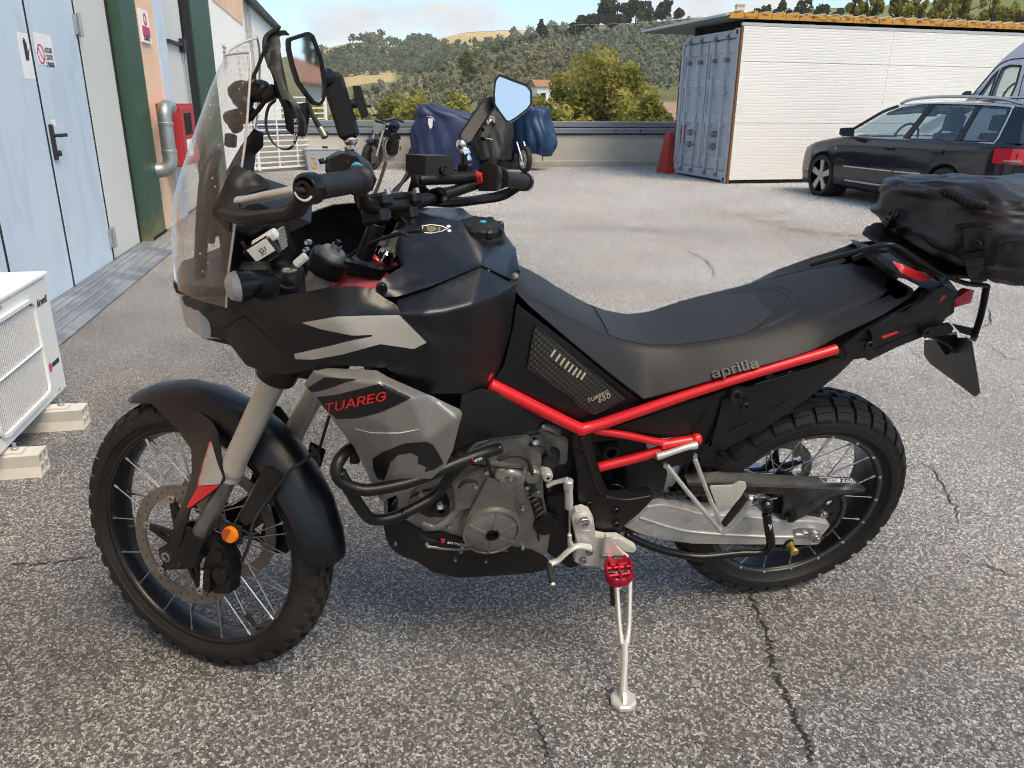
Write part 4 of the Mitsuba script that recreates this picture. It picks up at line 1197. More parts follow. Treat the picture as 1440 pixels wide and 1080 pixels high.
def brake_disc(wh, frame, c, r0, r1, lat, arms, hub_r, mat='disc_steel', nh=40):
    pg = annulus(r0, r1)
    a = np.linspace(0, 2 * np.pi, 300, endpoint=False)
    pg = pg.difference(shapely.union_all([Point((r0 + (r1 - r0) * (0.25 + 0.5 * ((k % 3) / 2))) * math.cos(t), (r0 + (r1 - r0) * (0.25 + 0.5 * ((k % 3) / 2))) * math.sin(t)).buffer(0.0036, quad_segs=2) for k, t in enumerate(np.linspace(0, 2 * np.pi, nh, endpoint=False))]))
    for k in range(6):
        t = k * np.pi / 3 + 0.2
        pg = pg.union(Point((r0 - 0.003) * math.cos(t), (r0 - 0.003) * math.sin(t)).buffer(0.012))
    d = obj('brake_disc', move(extr(pg, lat - 0.0025, lat + 0.0025), None, c), mat, wh, 30, frame)
    sp = []
    for k in range(arms):
        t = k * 2 * np.pi / arms + 0.2
        for s in (-0.30, 0.30):
            u = t + s * 1.2
            sp.append(LineString([(hub_r * math.cos(u), hub_r * math.sin(u)), ((r0 - 0.004) * math.cos(t), (r0 - 0.004) * math.sin(t))]).buffer(0.0055))
    cp = shapely.union_all(sp + [annulus(0.022, hub_r + 0.008)])
    obj('disc_carrier', move(extr(cp, lat - 0.006, lat + 0.0035), None, c), 'metal_black', wh, 30, frame)
    for k in range(arms):
        t = k * 2 * np.pi / arms + 0.2
        p = c + np.array([(r0 - 0.004) * math.cos(t), lat, (r0 - 0.004) * math.sin(t)]); sg = 1 if lat > 0 else -1
        obj('rivet', lathe([(0.003, 0.004), (0.006, 0.005), (0.010, 0.004), (0.010, -0.003), (0.003, -0.003)], p, (0, sg, 0), 14), 'steel', wh, 30, frame)
    return d


fw, fc = make_wheel('front_wheel', FK, WB, RF, RF, 0.045, 0.056, 0.277, 0.037, [(0.031, 0.0445, 0.06, 0.60, 0.0), (0.013, 0.027, 0.46, 1.02, 0.1), (0.0, 0.009, 0.0, 0.56, 0.0)], 2 * np.pi / 38, 36, 0.036, 'spoked front wheel with a black rim', 0.05)
for s in (1, -1):
    brake_disc(fw, FK, fc, 0.120, 0.150, s * 0.068, 6, 0.040)
rw, rc_ = make_wheel('rear_wheel', B, 0, RR, RR, 0.074, 0.098, 0.241, 0.060, [(0.0605, 0.0735, 0.05, 0.80, 0.15), (0.045, 0.0585, 0.05, 0.80, 0.15), (0.018, 0.042, 0.12, 0.86, 0.15), (0.0, 0.013, -0.1, 0.58, 0.0)], 2 * np.pi / 34, 36, 0.050, 'spoked rear wheel with a black rim', 0.02)
brake_disc(rw, B, rc_, 0.092, 0.120, -0.085, 5, 0.035)
obj('rim_flange', move(lathe([(0.2445, 0.0605), (0.236, 0.0612), (0.2335, 0.058), (0.240, 0.057)], (0, 0, 0), (0, 1, 0), 120, True), None, rc_), 'rim_edge', rw, 40, B)
for i in range(18):
    a = i * 2 * np.pi / 18 + 0.02 + np.pi / 18
    obj('spoke_nut', move(cyl((0.2375 * math.sin(a), 0.058, 0.2375 * math.cos(a)), (0.2375 * math.sin(a), 0.0635, 0.2375 * math.cos(a)), 0.0042, 8), None, rc_), 'chrome', rw, 30, B)
# front rim: white pin line and valve
obj('pin_line', move(lathe([(0.2685, 0.0372), (0.2675, 0.0376), (0.2668, 0.0372), (0.2676, 0.0366)], (0, 0, 0), (0, 1, 0), 120, True), None, fc), 'rim_edge', fw, 40, FK)
a = math.radians(-148)
obj('valve', move(tube([(0.252 * math.sin(a), 0.0, 0.252 * math.cos(a)), (0.222 * math.sin(a), 0.004, 0.222 * math.cos(a))], 0.0062, 8, 1), None, fc), 'black_rubber', fw, 30, FK)

# ------------------------------------------------------------------ fork, triple clamps, front brake
fdir = np.array([-math.sin(RAKE), 0, math.cos(RAKE)])


def fk_pt(z, s=1, dx=0.0):
    return np.array([1.358 - (z - 0.591) * math.tan(RAKE) + dx, s * 0.105, z])


for s in (1, -1):
    L_t = bk('fork_tube', lathe([(0.0, 0.0), (0.0225, 0.0), (0.0268, 0.001), (0.0275, 0.006), (0.0255, 0.010), (0.0255, 0.016), (0.0278, 0.020), (0.0278, 0.030), (0.0258, 0.040), (0.0250, 0.06), (0.0258, 0.20), (0.0272, 0.30), (0.0278, 0.557), (0.0, 0.557)], fk_pt(0.572, s), fdir, 36), 'fork_tube', 35, FK)
    bk('fork_slider', cyl(fk_pt(0.36, s), fk_pt(0.575, s), 0.0205, 28), 'stanchion', 35, FK)
    ft = bk('fork_foot', hull(np.vstack([fk_pt(0.425, s) + o for o in [(0.024, 0.024 * s, 0), (-0.024, 0.024 * s, -0.012), (0.024, -0.024 * s, 0), (-0.024, -0.024 * s, -0.012)]] + [np.array([1.525, s * 0.105, 0.3477]) + o for o in [(0.026, 0.022 * s, 0.012), (0.0, 0.024 * s, -0.034), (0.024, -0.022 * s, 0), (-0.006, -0.022 * s, -0.034), (0.030, 0.015 * s, -0.015)]] + [fk_pt(0.335, s) + o for o in [(-0.03, 0.022 * s, 0), (-0.03, -0.022 * s, 0)]])), 'metal_black', 30, FK)
    bk('axle_clamp', cat([lathe([(0.009, 0.020), (0.014, 0.022), (0.020, 0.020), (0.022, -0.02), (0.009, -0.02)], np.array([1.525, s * 0.110, 0.3477]), (0, s, 0), 24)]), 'engine_dark', 30, FK, ft)
    bk('axle', lathe([(0.0, 0.012), (0.007, 0.012), (0.009, 0.022), (0.012, 0.021), (0.012, 0.0), (0, 0)], np.array([1.525, s * 0.112, 0.3477]), (0, s, 0), 20), 'steel', 30, FK, ft)
    # caliper
    cal = bk('brake_caliper', cat([hull(np.array([(1.395, 0, 0.42), (1.425, 0, 0.36), (1.435, 0, 0.315), (1.40, 0, 0.285), (1.360, 0, 0.295), (1.352, 0, 0.35), (1.368, 0, 0.41)])[:, None, :].repeat(2, 1).reshape(-1, 3) + np.array([(0, s * 0.086, 0), (0, s * 0.122, 0)] * 7)),
                               hull(np.array([(1.428, 0, 0.345), (1.432, 0, 0.305), (1.405, 0, 0.290), (1.40, 0, 0.35)])[:, None, :].repeat(2, 1).reshape(-1, 3) + np.array([(0, s * 0.08, 0), (0, s * 0.134, 0)] * 4)),
                               cyl((1.378, s * 0.10, 0.34), (1.378, s * 0.132, 0.34), 0.019, 18), cyl((1.385, s * 0.10, 0.385), (1.385, s * 0.13, 0.385), 0.015, 18)]), 'metal_black', 30, FK)
    if s > 0:
        o = np.array([1.4385, 0.136, 0.350])
        bk('lettering', place_text('brembo', (1.424, 0.1345, 0.345), (0.10, 0, -1), (-1, 0, -0.1), 0.0085, 0.0006, True, 0.045), 'white_print', False, FK, cal)
        bolts([(306, 770, 0.112), (291, 788, 0.112)], 'chrome', 0.0095, FK, cal)
    bk('axle_pinch_bolt', cat([cyl((1.49, s * 0.112, 0.335), (1.49, s * 0.133, 0.335), 0.007, 12)]), 'engine_dark', 30, FK, ft)
# reflector
rf_ = FK.at(325, 751, 0.128)
rr_ = bk('reflector', lathe([(0.0, 0.010), (0.017, 0.009), (0.0185, 0.004), (0.0185, -0.002), (0, -0.002)], rf_, (0, 1, 0), 28), 'orange_lens', 30, FK, label='round orange reflector on the fork')
bk('facet', extr(Polygon([(rf_[0] + 0.0165 * math.cos(t), rf_[2] + 0.0165 * math.sin(t)) for t in np.linspace(math.radians(118), math.radians(-62), 14, endpoint=True)]), rf_[1] + 0.002, rf_[1] + 0.0112), 'orange_dark', 30, FK, rr_)
bk('reflector_bracket', box((0.04, 0.006, 0.045), rf_ + [-0.004, -0.006, 0.0], ch=0.003), 'plastic_black', 30, FK)

# triple clamps and steering head
for z, nm, r in ((1.062, 'upper_clamp', 0.036), (0.835, 'lower_clamp', 0.040)):
    cpt = [fk_pt(z, s) for s in (1, -1)]
    mid = fk_pt(z, 0) * [1, 0, 1] + np.array([-0.045, 0, -0.02])
    m = [lathe([(0.0275, -0.018), (r, -0.018), (r + 0.002, -0.014), (r + 0.002, 0.014), (r, 0.018), (0.0275, 0.018)], c_, fdir, 32) for c_ in cpt]
    m.append(hull(np.vstack([c_ + fdir * h + np.array([dx, 0, 0]) for c_ in cpt for h in (-0.012, 0.010) for dx in (-0.03, 0.012)] + [mid + fdir * h + np.array([-0.03, dy, 0]) for h in (-0.012, 0.010) for dy in (-0.035, 0.035)])))
    bk(nm, cat(m), 'metal_black', 30, FK)
for s in (1, -1):
    t0 = fk_pt(1.080, s)
    cp_ = bk('fork_cap', lathe([(0, 0.022), (0.009, 0.022), (0.010, 0.012), (0.021, 0.010), (0.0255, 0.004), (0.0275, -0.004), (0, -0.004)], t0, fdir, 32), 'engine_alu', 30, FK)
    bk('adjuster', lathe([(0, 0.030), (0.005, 0.030), (0.007, 0.024), (0.007, 0.02), (0, 0.02)], t0, fdir, 14), 'gloss_black', 30, FK, cp_)
bk('stem_nut', lathe([(0, 0.024), (0.012, 0.024), (0.017, 0.018), (0.019, 0.0), (0, 0)], fk_pt(1.075, 0) * [1, 0, 1] + np.array([-0.052, 0, -0.01]), fdir, 20), 'chrome', 30, FK)
bolts([(433, 341, 0.142), (430, 352, 0.142)], 'chrome', 0.0055, FK)

# headstock in red
hs = [(452, 415, 0.06), (480, 392, 0.05), (505, 372, 0.03), (535, 372, 0.02), (548, 385, 0.04), (520, 415, 0.07)]
bk('headstock', cat([lathe([(0.030, -0.10), (0.036, -0.095), (0.034, -0.05), (0.034, 0.05), (0.038, 0.095), (0.032, 0.10)], np.array([1.115, 0, 0.985]), fdir, 28),
                     hull(np.vstack([B.at(500, 372, 0.045), B.at(545, 383, 0.05), B.at(552, 400, 0.06), B.at(470, 402, 0.07), B.at(455, 425, 0.08), B.at(520, 425, 0.09), (1.06, 0, 1.03), (1.09, -0.05, 0.97), (1.12, -0.05, 0.93)])),
                     tube([(1.12, 0.05, 1.0), (1.0, 0.10, 0.93), (0.87, 0.14, 0.86)], 0.020, 12, 4), tube([(1.12, -0.05, 1.0), (1.0, -0.10, 0.93), (0.87, -0.14, 0.86)], 0.020, 12, 4)]), 'frame_red', 30)

# ------------------------------------------------------------------ front fender and fork guards
def fender_row(ang, r, hw, dropr, nlat=15):
    a = math.radians(ang); out = []
    for t in np.linspace(-1, 1, nlat):
        rr = r - dropr * abs(t) ** 2.6
        out.append((1.525 + rr * math.cos(a), t * hw, 0.3477 + rr * math.sin(a)))
    return out


def shell(rows_o, thick):
    """A thin skin with an inner face."""
    R = np.array(rows_o, float); n = R.shape[1]; ring = []
    c = R.mean((0, 1))
    for row in R:
        ctr = np.array([1.525, 0, 0.3477])
        inner = row - (row - ctr) / np.linalg.norm(row - ctr, axis=1, keepdims=True) * thick
        ring.append(np.vstack([row, inner[::-1]]))
    return loft(ring, True, True)


fr_rows = []
for ang, r, hw, d in ((57, 0.372, 0.012, 0.004), (58.5, 0.374, 0.030, 0.010), (63, 0.3775, 0.046, 0.022), (72, 0.381, 0.057, 0.034), (84, 0.383, 0.064, 0.040), (97, 0.384, 0.068, 0.044), (112, 0.383, 0.070, 0.050), (126, 0.382, 0.071, 0.058), (140, 0.381, 0.072, 0.062), (154, 0.380, 0.072, 0.058), (166, 0.379, 0.070, 0.050), (173, 0.378, 0.064, 0.040), (175.5, 0.377, 0.052, 0.025)):
    fr_rows.append(fender_row(ang, r, hw, d))
bk('front_fender', shell(fr_rows, 0.0035), 'fairing_black', 40, FK)
GP = [(206, 562, 0.055), (228, 583, 0.066), (250, 606, 0.078), (268, 632, 0.092), (269, 668, 0.110), (257, 704, 0.124), (244, 735, 0.131), (239, 766, 0.132), (251, 771, 0.132), (259, 744, 0.136), (266, 716, 0.140), (290, 699, 0.143), (315, 676, 0.142), (311, 646, 0.128), (306, 610, 0.108), (297, 592, 0.088), (278, 578, 0.070), (250, 566, 0.062), (222, 560, 0.056)]
gp = Patch(GP, [(285, 640, 0.117), (275, 605, 0.090), (280, 680, 0.136)], FK, thick=0.004, step=5)
for s in (1, -1):
    m = gp.mesh if s > 0 else mirror(gp.mesh)
    g_ = bk('fork_guard', m, 'fairing_black', 40, FK)
    for nm, pl, mt in (('decal', [(296, 619), (305, 650), (313, 671), (309, 681), (278, 683), (286, 650)], 'decal_grey'), ('decal', [(278, 684), (309, 682), (289, 698), (266, 714), (262, 713)], 'decal_red'), ('decal', [(294.5, 619), (296, 622), (279, 681), (276, 683)], 'decal_red')):
        m = gp.decal(pl)
        bk(nm, m if s > 0 else mirror(m), mt, 30, FK, g_)
# lower rear arm of the guard on the fork
bk2('fork_guard_stay', surf([(372, 655, 0.085), (395, 668, 0.085), (383, 700, 0.09), (358, 733, 0.11), (345, 740, 0.118), (335, 731, 0.12), (350, 700, 0.105)], [], FK, 0.004), 'plastic_black', 35, FK)
# brake hose with its clips
bk('brake_hose', pipe([(445, 632, 0.02), (428, 648, 0.06), (408, 662, 0.09), (375, 705, 0.10), (356, 735, 0.12), (350, 765, 0.125), (340, 790, 0.115)], 0.0036, FK, 8), 'black_rubber', True, FK)
bk('hose_clip', cat([pipe([(437, 628, 0.03), (447, 640, 0.03), (449, 652, 0.03)], 0.0045, FK, 8), pipe([(440, 640, 0.03), (447, 638, 0.03)], 0.007, FK, 8)]), 'black_rubber', True, FK)
bk('brake_hose', pipe([(463, 585, 0.05), (455, 612, 0.05), (447, 640, 0.04)], 0.0034, B, 8), 'black_rubber', True)

# ------------------------------------------------------------------ tank and fairings
cover_o = [(523, 408, 0.205), (541, 417, 0.212), (557, 417, 0.212), (610, 400, 0.195), (677, 372, 0.150), (728, 396, 0.128), (730, 380, 0.118), q(0.800, 0, 1.078), q(0.830, 0, 1.105), q(0.872, 0, 1.120), q(0.915, 0, 1.138), q(0.96, 0, 1.146), q(1.02, 0, 1.138), (562, 322, 0.052), (556, 348, 0.090), (566, 374, 0.150), (540, 390, 0.185)]
cover_i = [(590, 336, 0.078), (612, 346, 0.090), (672, 351, 0.092), (714, 378, 0.104), (640, 366, 0.128), (600, 385, 0.166), (577, 352, 0.102)]
cov = Patch(cover_o, cover_i, B, thick=0.004, lin=True, relax=3, step=5, rnd=1)
bk('tank_cover', both(cov.mesh), 'fairing_black', 32)
# cap
cc_ = np.array([0.872, 0.0, 1.112])
cap = bk('fuel_cap', lathe([(0, 0.024), (0.026, 0.024), (0.032, 0.021), (0.038, 0.020), (0.041, 0.016), (0.042, 0.004), (0.048, 0.002), (0.050, -0.004), (0.05, -0.02), (0, -0.02)], cc_, (-0.08, 0, 1), 40), 'plastic_black', 30)
for i in range(8):
    t = i * math.pi / 4 + 0.2
    bk('grip_lug', box((0.012, 0.014, 0.016), cc_ + [0.040 * math.cos(t), 0.040 * math.sin(t), 0.012], rot((0, 0, 1), t), ch=0.004), 'plastic_black', 30, B, cap)
bk('badge', cyl(cc_ + [-0.002, 0, 0.023], cc_ + [-0.002, 0, 0.0248], 0.007, 16), 'switch_blue', 30, B, cap)
# stickers on the cover: shield with golden figures, two white dots
for pl, mt in (([(593, 317), (606, 315), (622, 317), (630, 321), (622, 325), (606, 328), (595, 327)], 'white_label'), ([(594, 318), (606, 316), (621, 318), (628, 321), (621, 324.5), (606, 327), (596, 326)], 'black_print'), ([(600, 319), (606, 317.5), (613, 319), (614, 323), (606, 326), (601, 324)], 'gold'), ([(616, 319), (619, 319), (619, 324), (616, 324)], 'gold')):
    bk('sticker', cov.decal(pl, 0.0014 + 0.0005 * ('black' in mt) + 0.001 * (mt == 'gold'), rnd=0.2, step=2.5), mt, False)
for x, y in ((631, 318), (632, 324)):
    bk('sticker', cov.decal([(x - 3.5, y), (x, y - 2.3), (x + 3.5, y), (x, y + 2.3)], rnd=0.3, step=2), 'white_label', False)
bolts([(537, 406, 0.215)], 'gloss_black', 0.010)

tank_o = [(557, 422, 0.212), (610, 404, 0.196), (677, 375, 0.150), (726, 400, 0.130), (725, 420, 0.136), (718, 470, 0.142), (706, 512, 0.140), (691, 546, 0.148), (654, 554, 0.200), (606, 554, 0.238), (541, 518, 0.262), (605, 484, 0.262), (566, 440, 0.246)]
tank_i = [(597, 441, 0.254), (632, 437, 0.246), (665, 429, 0.230), (700, 417, 0.186), (660, 480, 0.214), (695, 470, 0.178), (630, 520, 0.236), (680, 515, 0.172), (610, 470, 0.254)]
tank = Patch(tank_o, tank_i, B, thick=0.005, lin=True, relax=2, step=4, rnd=3)
bk2('tank_side', tank.mesh, 'fairing_black', 32)

fair_o = [(318, 420, 0.150), (345, 420, 0.165), (375, 419, 0.178), (430, 410, 0.195), (470, 402, 0.205), (500, 402, 0.210), (522, 405, 0.215), (541, 419, 0.225), (557, 428, 0.235), (566, 442, 0.245), (602, 482, 0.266), (598, 490, 0.266), (556, 511, 0.262), (540, 518, 0.258), (464, 514, 0.236), (432, 520, 0.222), (405, 527, 0.190), (372, 524, 0.160), (345, 514, 0.135), (318, 478, 0.105), (287, 472, 0.080), (284, 455, 0.070), (262, 438, 0.055), (254, 417, 0.060), (290, 420, 0.125)]
fair_i = [(470, 445, 0.245), (420, 455, 0.215), (380, 450, 0.190), (330, 455, 0.135), (500, 480, 0.258), (400, 500, 0.200), (520, 430, 0.240), (350, 480, 0.150)]
fair = Patch(fair_o, fair_i, B, thick=0.004, lin=True, relax=6, step=6, rnd=2)
fk_ = bk('side_fairing', fair.mesh, 'fairing_black', 32)
bk('side_fairing', mirror(fair.mesh), 'fairing_black', 32)
bk('decal', fair.decal([(424, 454), (475, 445), (561, 443), (600, 482), (582, 491), (535, 484), (480, 499), (440, 506), (415, 505), (413, 498), (450, 490), (495, 479), (523, 473.5), (523.5, 471), (495, 472), (450, 463)], 0.0018, rnd=0.5), 'decal_grey', 30, B, fk_)
bk('panel_gap', fair.decal([(312, 462), (341, 443), (343, 443), (395, 490), (393, 491), (342, 446), (314, 464)], 0.0012), 'dark_gap', 30, B, fk_)
# nose: headlamp with black beak
bk('headlamp', hull(np.vstack([(1.452, y, z) for y in (-0.05, 0.05) for z in (0.955, 1.035)] + [(1.415, y, z) for y in (-0.085, 0.085) for z in (0.945, 1.02)] + [(1.30, y, z) for y in (-0.09, 0.09) for z in (0.94, 1.04)])), 'headlamp_glass', 30)
bk('nose_cowl', cat([hull(np.vstack([(1.46, y, 1.045) for y in (-0.05, 0.05)] + [(1.455, y, 1.03) for y in (-0.06, 0.06)] + [(1.30, y, 1.07) for y in (-0.14, 0.14)] + [(1.30, y, 1.03) for y in (-0.14, 0.14)])), hull(np.vstack([(1.445, y, 0.945) for y in (-0.035, 0.035)] + [(1.43, y, 0.915) for y in (-0.03, 0.03)] + [(1.28, y, 0.94) for y in (-0.12, 0.12)] + [(1.27, y, 0.90) for y in (-0.10, 0.10)]))]), 'fairing_black', 30)

shr_o = [(427, 541, 0.222), (440, 522, 0.236), (461, 517, 0.236), (530, 520, 0.256), (547, 530, 0.262), (606, 556, 0.268), (647, 575, 0.264), (651, 582, 0.266), (637, 634, 0.272), (626, 656, 0.268), (600, 680, 0.258), (536, 706, 0.240), (521, 678, 0.240), (499, 632, 0.240), (455, 574, 0.230)]
shr_i = [(535, 539, 0.292), (580, 560, 0.298), (644, 588, 0.290), (470, 531, 0.258), (545, 600, 0.300), (600, 620, 0.296), (490, 575, 0.268), (560, 660, 0.276)]
shr = Patch(shr_o, shr_i, B, thick=0.006, lin=True, relax=1, step=4, rnd=3)
sh_ = bk('radiator_shroud', shr.mesh, 'silver_paint', 32)
bk('radiator_shroud', mirror(shr.mesh), 'silver_paint', 32)
bk('decal', shr.decal([(432, 546), (456, 531), (503, 533), (485, 538), (467, 545), (450, 550), (438, 552)], 0.0016), 'fairing_black', 30, B, sh_)
bk('decal', shr.decal([(445, 559), (470, 556), (499, 549), (538, 539), (579, 559), (560, 569), (535, 580), (505, 588), (474, 590), (460, 578)], 0.0016), 'fairing_black', 30, B, sh_)
bk('lettering', shr.print(text('TUAREG', 0.02, 0.0006, True, 0.25), (459, 580), (545, 562), 12.5, 0.0034), 'decal_red', False, B, sh_)
bk('decal', shr.decal([(524, 645), (538, 636), (570, 624), (600, 622), (609, 626), (617, 638), (624, 652), (612, 660), (597, 664), (600, 658), (595, 655), (588, 652), (588, 642), (578, 637), (560, 640), (549, 650), (546, 660), (540, 676), (531, 674), (525, 660)], 0.0016), 'fairing_black', 30, B, sh_)
bk('panel_scratch', shr.decal([(498, 603), (520, 608), (560, 609), (590, 604), (560, 610.5), (520, 609.3)], 0.0020, rnd=0), 'white_label', 30, B, sh_)
# black filler panel behind the shroud
bk2('air_duct_panel', surf([(650, 556, 0.205), (678, 547, 0.180), (700, 552, 0.165), (766, 589, 0.150), (752, 606, 0.155), (716, 613, 0.165), (672, 618, 0.180), (634, 636, 0.200), (646, 590, 0.215)], [(700, 585, 0.172)], B, 0.004), 'plastic_black', 32)

# knee panel with studded grip pad
knee_o = [(727, 428, 0.136), (800, 483, 0.132), (902, 566, 0.134), (861, 584, 0.132), (824, 597, 0.130), (762, 567, 0.140), (706, 541, 0.146), (694, 537, 0.150), (709, 515, 0.144), (721, 465, 0.140)]
knee = Patch(knee_o, [(760, 500, 0.142), (820, 555, 0.136)], B, thick=0.005, step=6)
kn = bk('knee_panel', knee.mesh, 'fairing_black', 35)
bk('knee_panel', mirror(knee.mesh), 'fairing_black', 35)
pad = bk('grip_pad', knee.decal([(753, 457), (883, 561), (836, 583), (810, 569), (804, 560), (741, 518)], 0.0045, 0.004, 1.5, 4), 'grip_pad', 30, B, kn)
rimp = [(753, 455), (886, 561), (836, 586), (808, 571.5), (802, 562), (738, 519), (741, 517.5), (804.5, 559.5), (811, 568.5), (836, 582), (881.5, 561), (753, 458.5), (743, 513), (740.5, 517)]
bk('pad_rim', pipe([(*a, float(knee.f([a])[0]) + 0.004) for a in [(753, 457), (800, 494.5), (845, 530.5), (883, 561), (860, 572), (836, 583), (810, 569), (804, 560), (741, 518), (746, 490)]], 0.0014, B, 6, 1, closed=True), 'plastic_black', True, B, kn)
for x, y in ((437, 349), (468, 377), (497, 401), (524, 423), (549, 444), (575, 464), (600, 480), (627, 494)):
    x, y = 680 + x / 4.5, 420 + y / 4.5
    bk('gold_slot', knee.decal([(x - 3.6, y + 4.0), (x - 1.4, y + 5.6), (x + 5.4, y - 4.6), (x + 3.2, y - 6.2)], 0.0066, 0.002, 0.9, 3), 'pale_gold', 30, B, kn)
bk('lettering', cat([knee.print(text('TUAREG', 0.02, 0.0006, True, 0.3), (828, 566), (857, 553), 5.5, 0.0068), knee.print(text('660', 0.02, 0.0006, True, 0.3), (842, 566.5), (860, 558.5), 6.5, 0.0070)]), 'pale_gold', False, B, kn)

# ------------------------------------------------------------------ seat
def wid(x, l):
    a = np.array(sorted(l)); return float(np.interp(x, a[:, 0], a[:, 1]))


_RID = [(736, 412, .082), (780, 436, .088), (809, 451, .081), (845, 470, .078), (879, 482, .076), (914, 489, .079), (955, 489, .088), (1010, 482, .103), (1070, 471, .108), (1157, 447, .105), (1200, 432, .098), (1240, 414, .082), (1272, 402, .068)]
_RP = np.array([B.at(*a) for a in _RID]); _RP = _RP[np.argsort(_RP[:, 0])]
W_R = [(float(a[0]), float(a[1])) for a in _RP]
W_E = [(0.83, 0.108), (0.75, 0.122), (0.65, 0.138), (0.55, 0.150), (0.45, 0.158), (0.3, 0.166), (0.1, 0.162), (-0.02, 0.150), (-0.075, 0.128)]
z_r = lambda x: np.interp(x, _RP[:, 0], _RP[:, 2])
z_t = lambda x: z_r(x) + 0.006
_EP = np.array([B.at(*a) for a in [(731, 420, .108), (733, 424, .110), (800, 481, .132), (860, 530, .146), (905, 564, .150), (960, 549, .157), (1060, 520, .165), (1110, 506, .164), (1150, 492, .162), (1180, 474, .160), (1240, 446, .152), (1285, 417, .132)]]); _EP = _EP[np.argsort(_EP[:, 0])]
z_e = lambda x: np.interp(x, _EP[:, 0], _EP[:, 2])
W_E = [(float(a[0]), float(a[1])) for a in _EP]
rows = []
for x in np.r_[0.815, 0.805, np.linspace(0.79, -0.05, 40), -0.062, -0.072]:
    wr, we = wid(x, W_R), wid(x, W_E); zr, zt, ze = float(z_r(x)), float(z_t(x)), float(z_e(x))
    if x > 0.795 or x < -0.055:
        k = 0.93 if x in (0.805, -0.062) else 0.80
        zm = (zt + ze) / 2; zr, zt, ze = zm + (zr - zm) * k, zm + (zt - zm) * k, zm + (ze - zm) * k; wr, we = wr * k, we * k
    half = [(0.6 * we, ze - 0.004), (we - 0.003, ze), (we, ze + 0.006), (we + (wr + 0.004 - we) * 0.45, ze + (zr - ze) * 0.5), (we + (wr + 0.004 - we) * 0.85, ze + (zr - ze) * 0.85), (wr + 0.003, zr - 0.006), (wr - 0.004, zr + 0.001), (wr - 0.022, zr + 0.3 * max(zt - zr, 0.004)), (wr * 0.62, zr + 0.75 * (zt - zr)), (wr * 0.3, zr + 0.95 * (zt - zr)), (0, zt)]
    rows.append([(x, y, z) for y, z in half] + [(x, -y, z) for y, z in half[::-1][1:]])
seat_m = loft(rows, True, True)
seat = bk('seat', seat_m, 'seat_vinyl', 50)
# smoother insert on the rider's part and ridges of the pillion part follow the top
def seat_z(x, y):
    wr = wid(x, W_R); zr, zt = float(z_r(x)), float(z_t(x)); t = min(abs(y) / wr, 1)
    return float(np.interp(t, [0, 0.3, 0.62, 1 - 0.022 / wr, 1], [zt, zr + 0.95 * (zt - zr), zr + 0.75 * (zt - zr), zr + 0.3 * max(zt - zr, 0.004), zr]))


ins = []
for x in np.linspace(0.60, 0.215, 26):
    w_ = wid(x, W_R) * (0.90 if x > 0.30 else 0.90 * (0.55 + 0.45 * (x - 0.215) / 0.085))
    ys = np.linspace(-1, 1, 17) * w_
    ins.append([(x, y, seat_z(x, y) + 0.0022) for y in ys] + [(x, y, seat_z(x, y) - 0.004) for y in ys[::-1]])
bk('seat_insert', loft(ins, True, True), 'seat_top', 40, B, seat)
for off in (0.0, 0.020):
    l = [(0.36 - off * 0.5, y_, 0) for y_ in ()]
    path = [(0.26 - off, -0.085), (0.20 - off, -0.070), (0.165 - off, -0.045), (0.155 - off, 0.0), (0.165 - off, 0.045), (0.20 - off, 0.070), (0.26 - off, 0.085)]
    bk('seat_piping', tube([(x, y, seat_z(x, y) - 0.0012) for x, y in path], 0.0024, 8, 8), 'seat_vinyl', True, B, seat)
a0, a1, a2 = hit(seat_m, 1001, 533), hit(seat_m, 1066, 517), hit(seat_m, 1004, 516)
bk('lettering', place_text('aprilia', a0, a1 - a0, a2 - a0, 0.020, 0.0050, True, float(np.linalg.norm(a1 - a0))), 'gloss_black', False, B, seat)

# ------------------------------------------------------------------ red frame
bk('frame_tube', pipe([(690, 541, 0.150), (740, 566, 0.150), (790, 591, 0.150), (822, 606, 0.150)], 0.0135), 'frame_red', True)
bk('frame_tube', pipe([(812, 605, 0.150), (850, 595, 0.150), (960, 557, 0.155), (1060, 525, 0.16), (1176, 491, 0.165)], [0.0135, 0.0125, 0.0118, 0.0115, 0.0115]), 'frame_red', True)
bk('frame_tube', pipe([(836, 605, 0.148), (880, 612, 0.148), (930, 622, 0.146), (975, 624, 0.144)], 0.0088), 'frame_red', True)
bk('frame_tube', pipe([(842, 657, 0.142), (890, 645, 0.144), (940, 630, 0.146), (984, 615, 0.148)], 0.0115), 'frame_red', True)
bk('frame_gusset', cat([pipe([(930, 626, 0.146), (976, 619, 0.148)], 0.013), ball(B.at(978, 618, 0.148), 0.016)]), 'frame_red', True)
bk('frame_tube', mirror(cat([pipe([(690, 541, 0.150), (822, 606, 0.150)], 0.0135), pipe([(812, 605, 0.150), (960, 557, 0.155), (1176, 491, 0.165)], 0.0115), pipe([(842, 657, 0.142), (984, 615, 0.148)], 0.0115)])), 'frame_red', True)

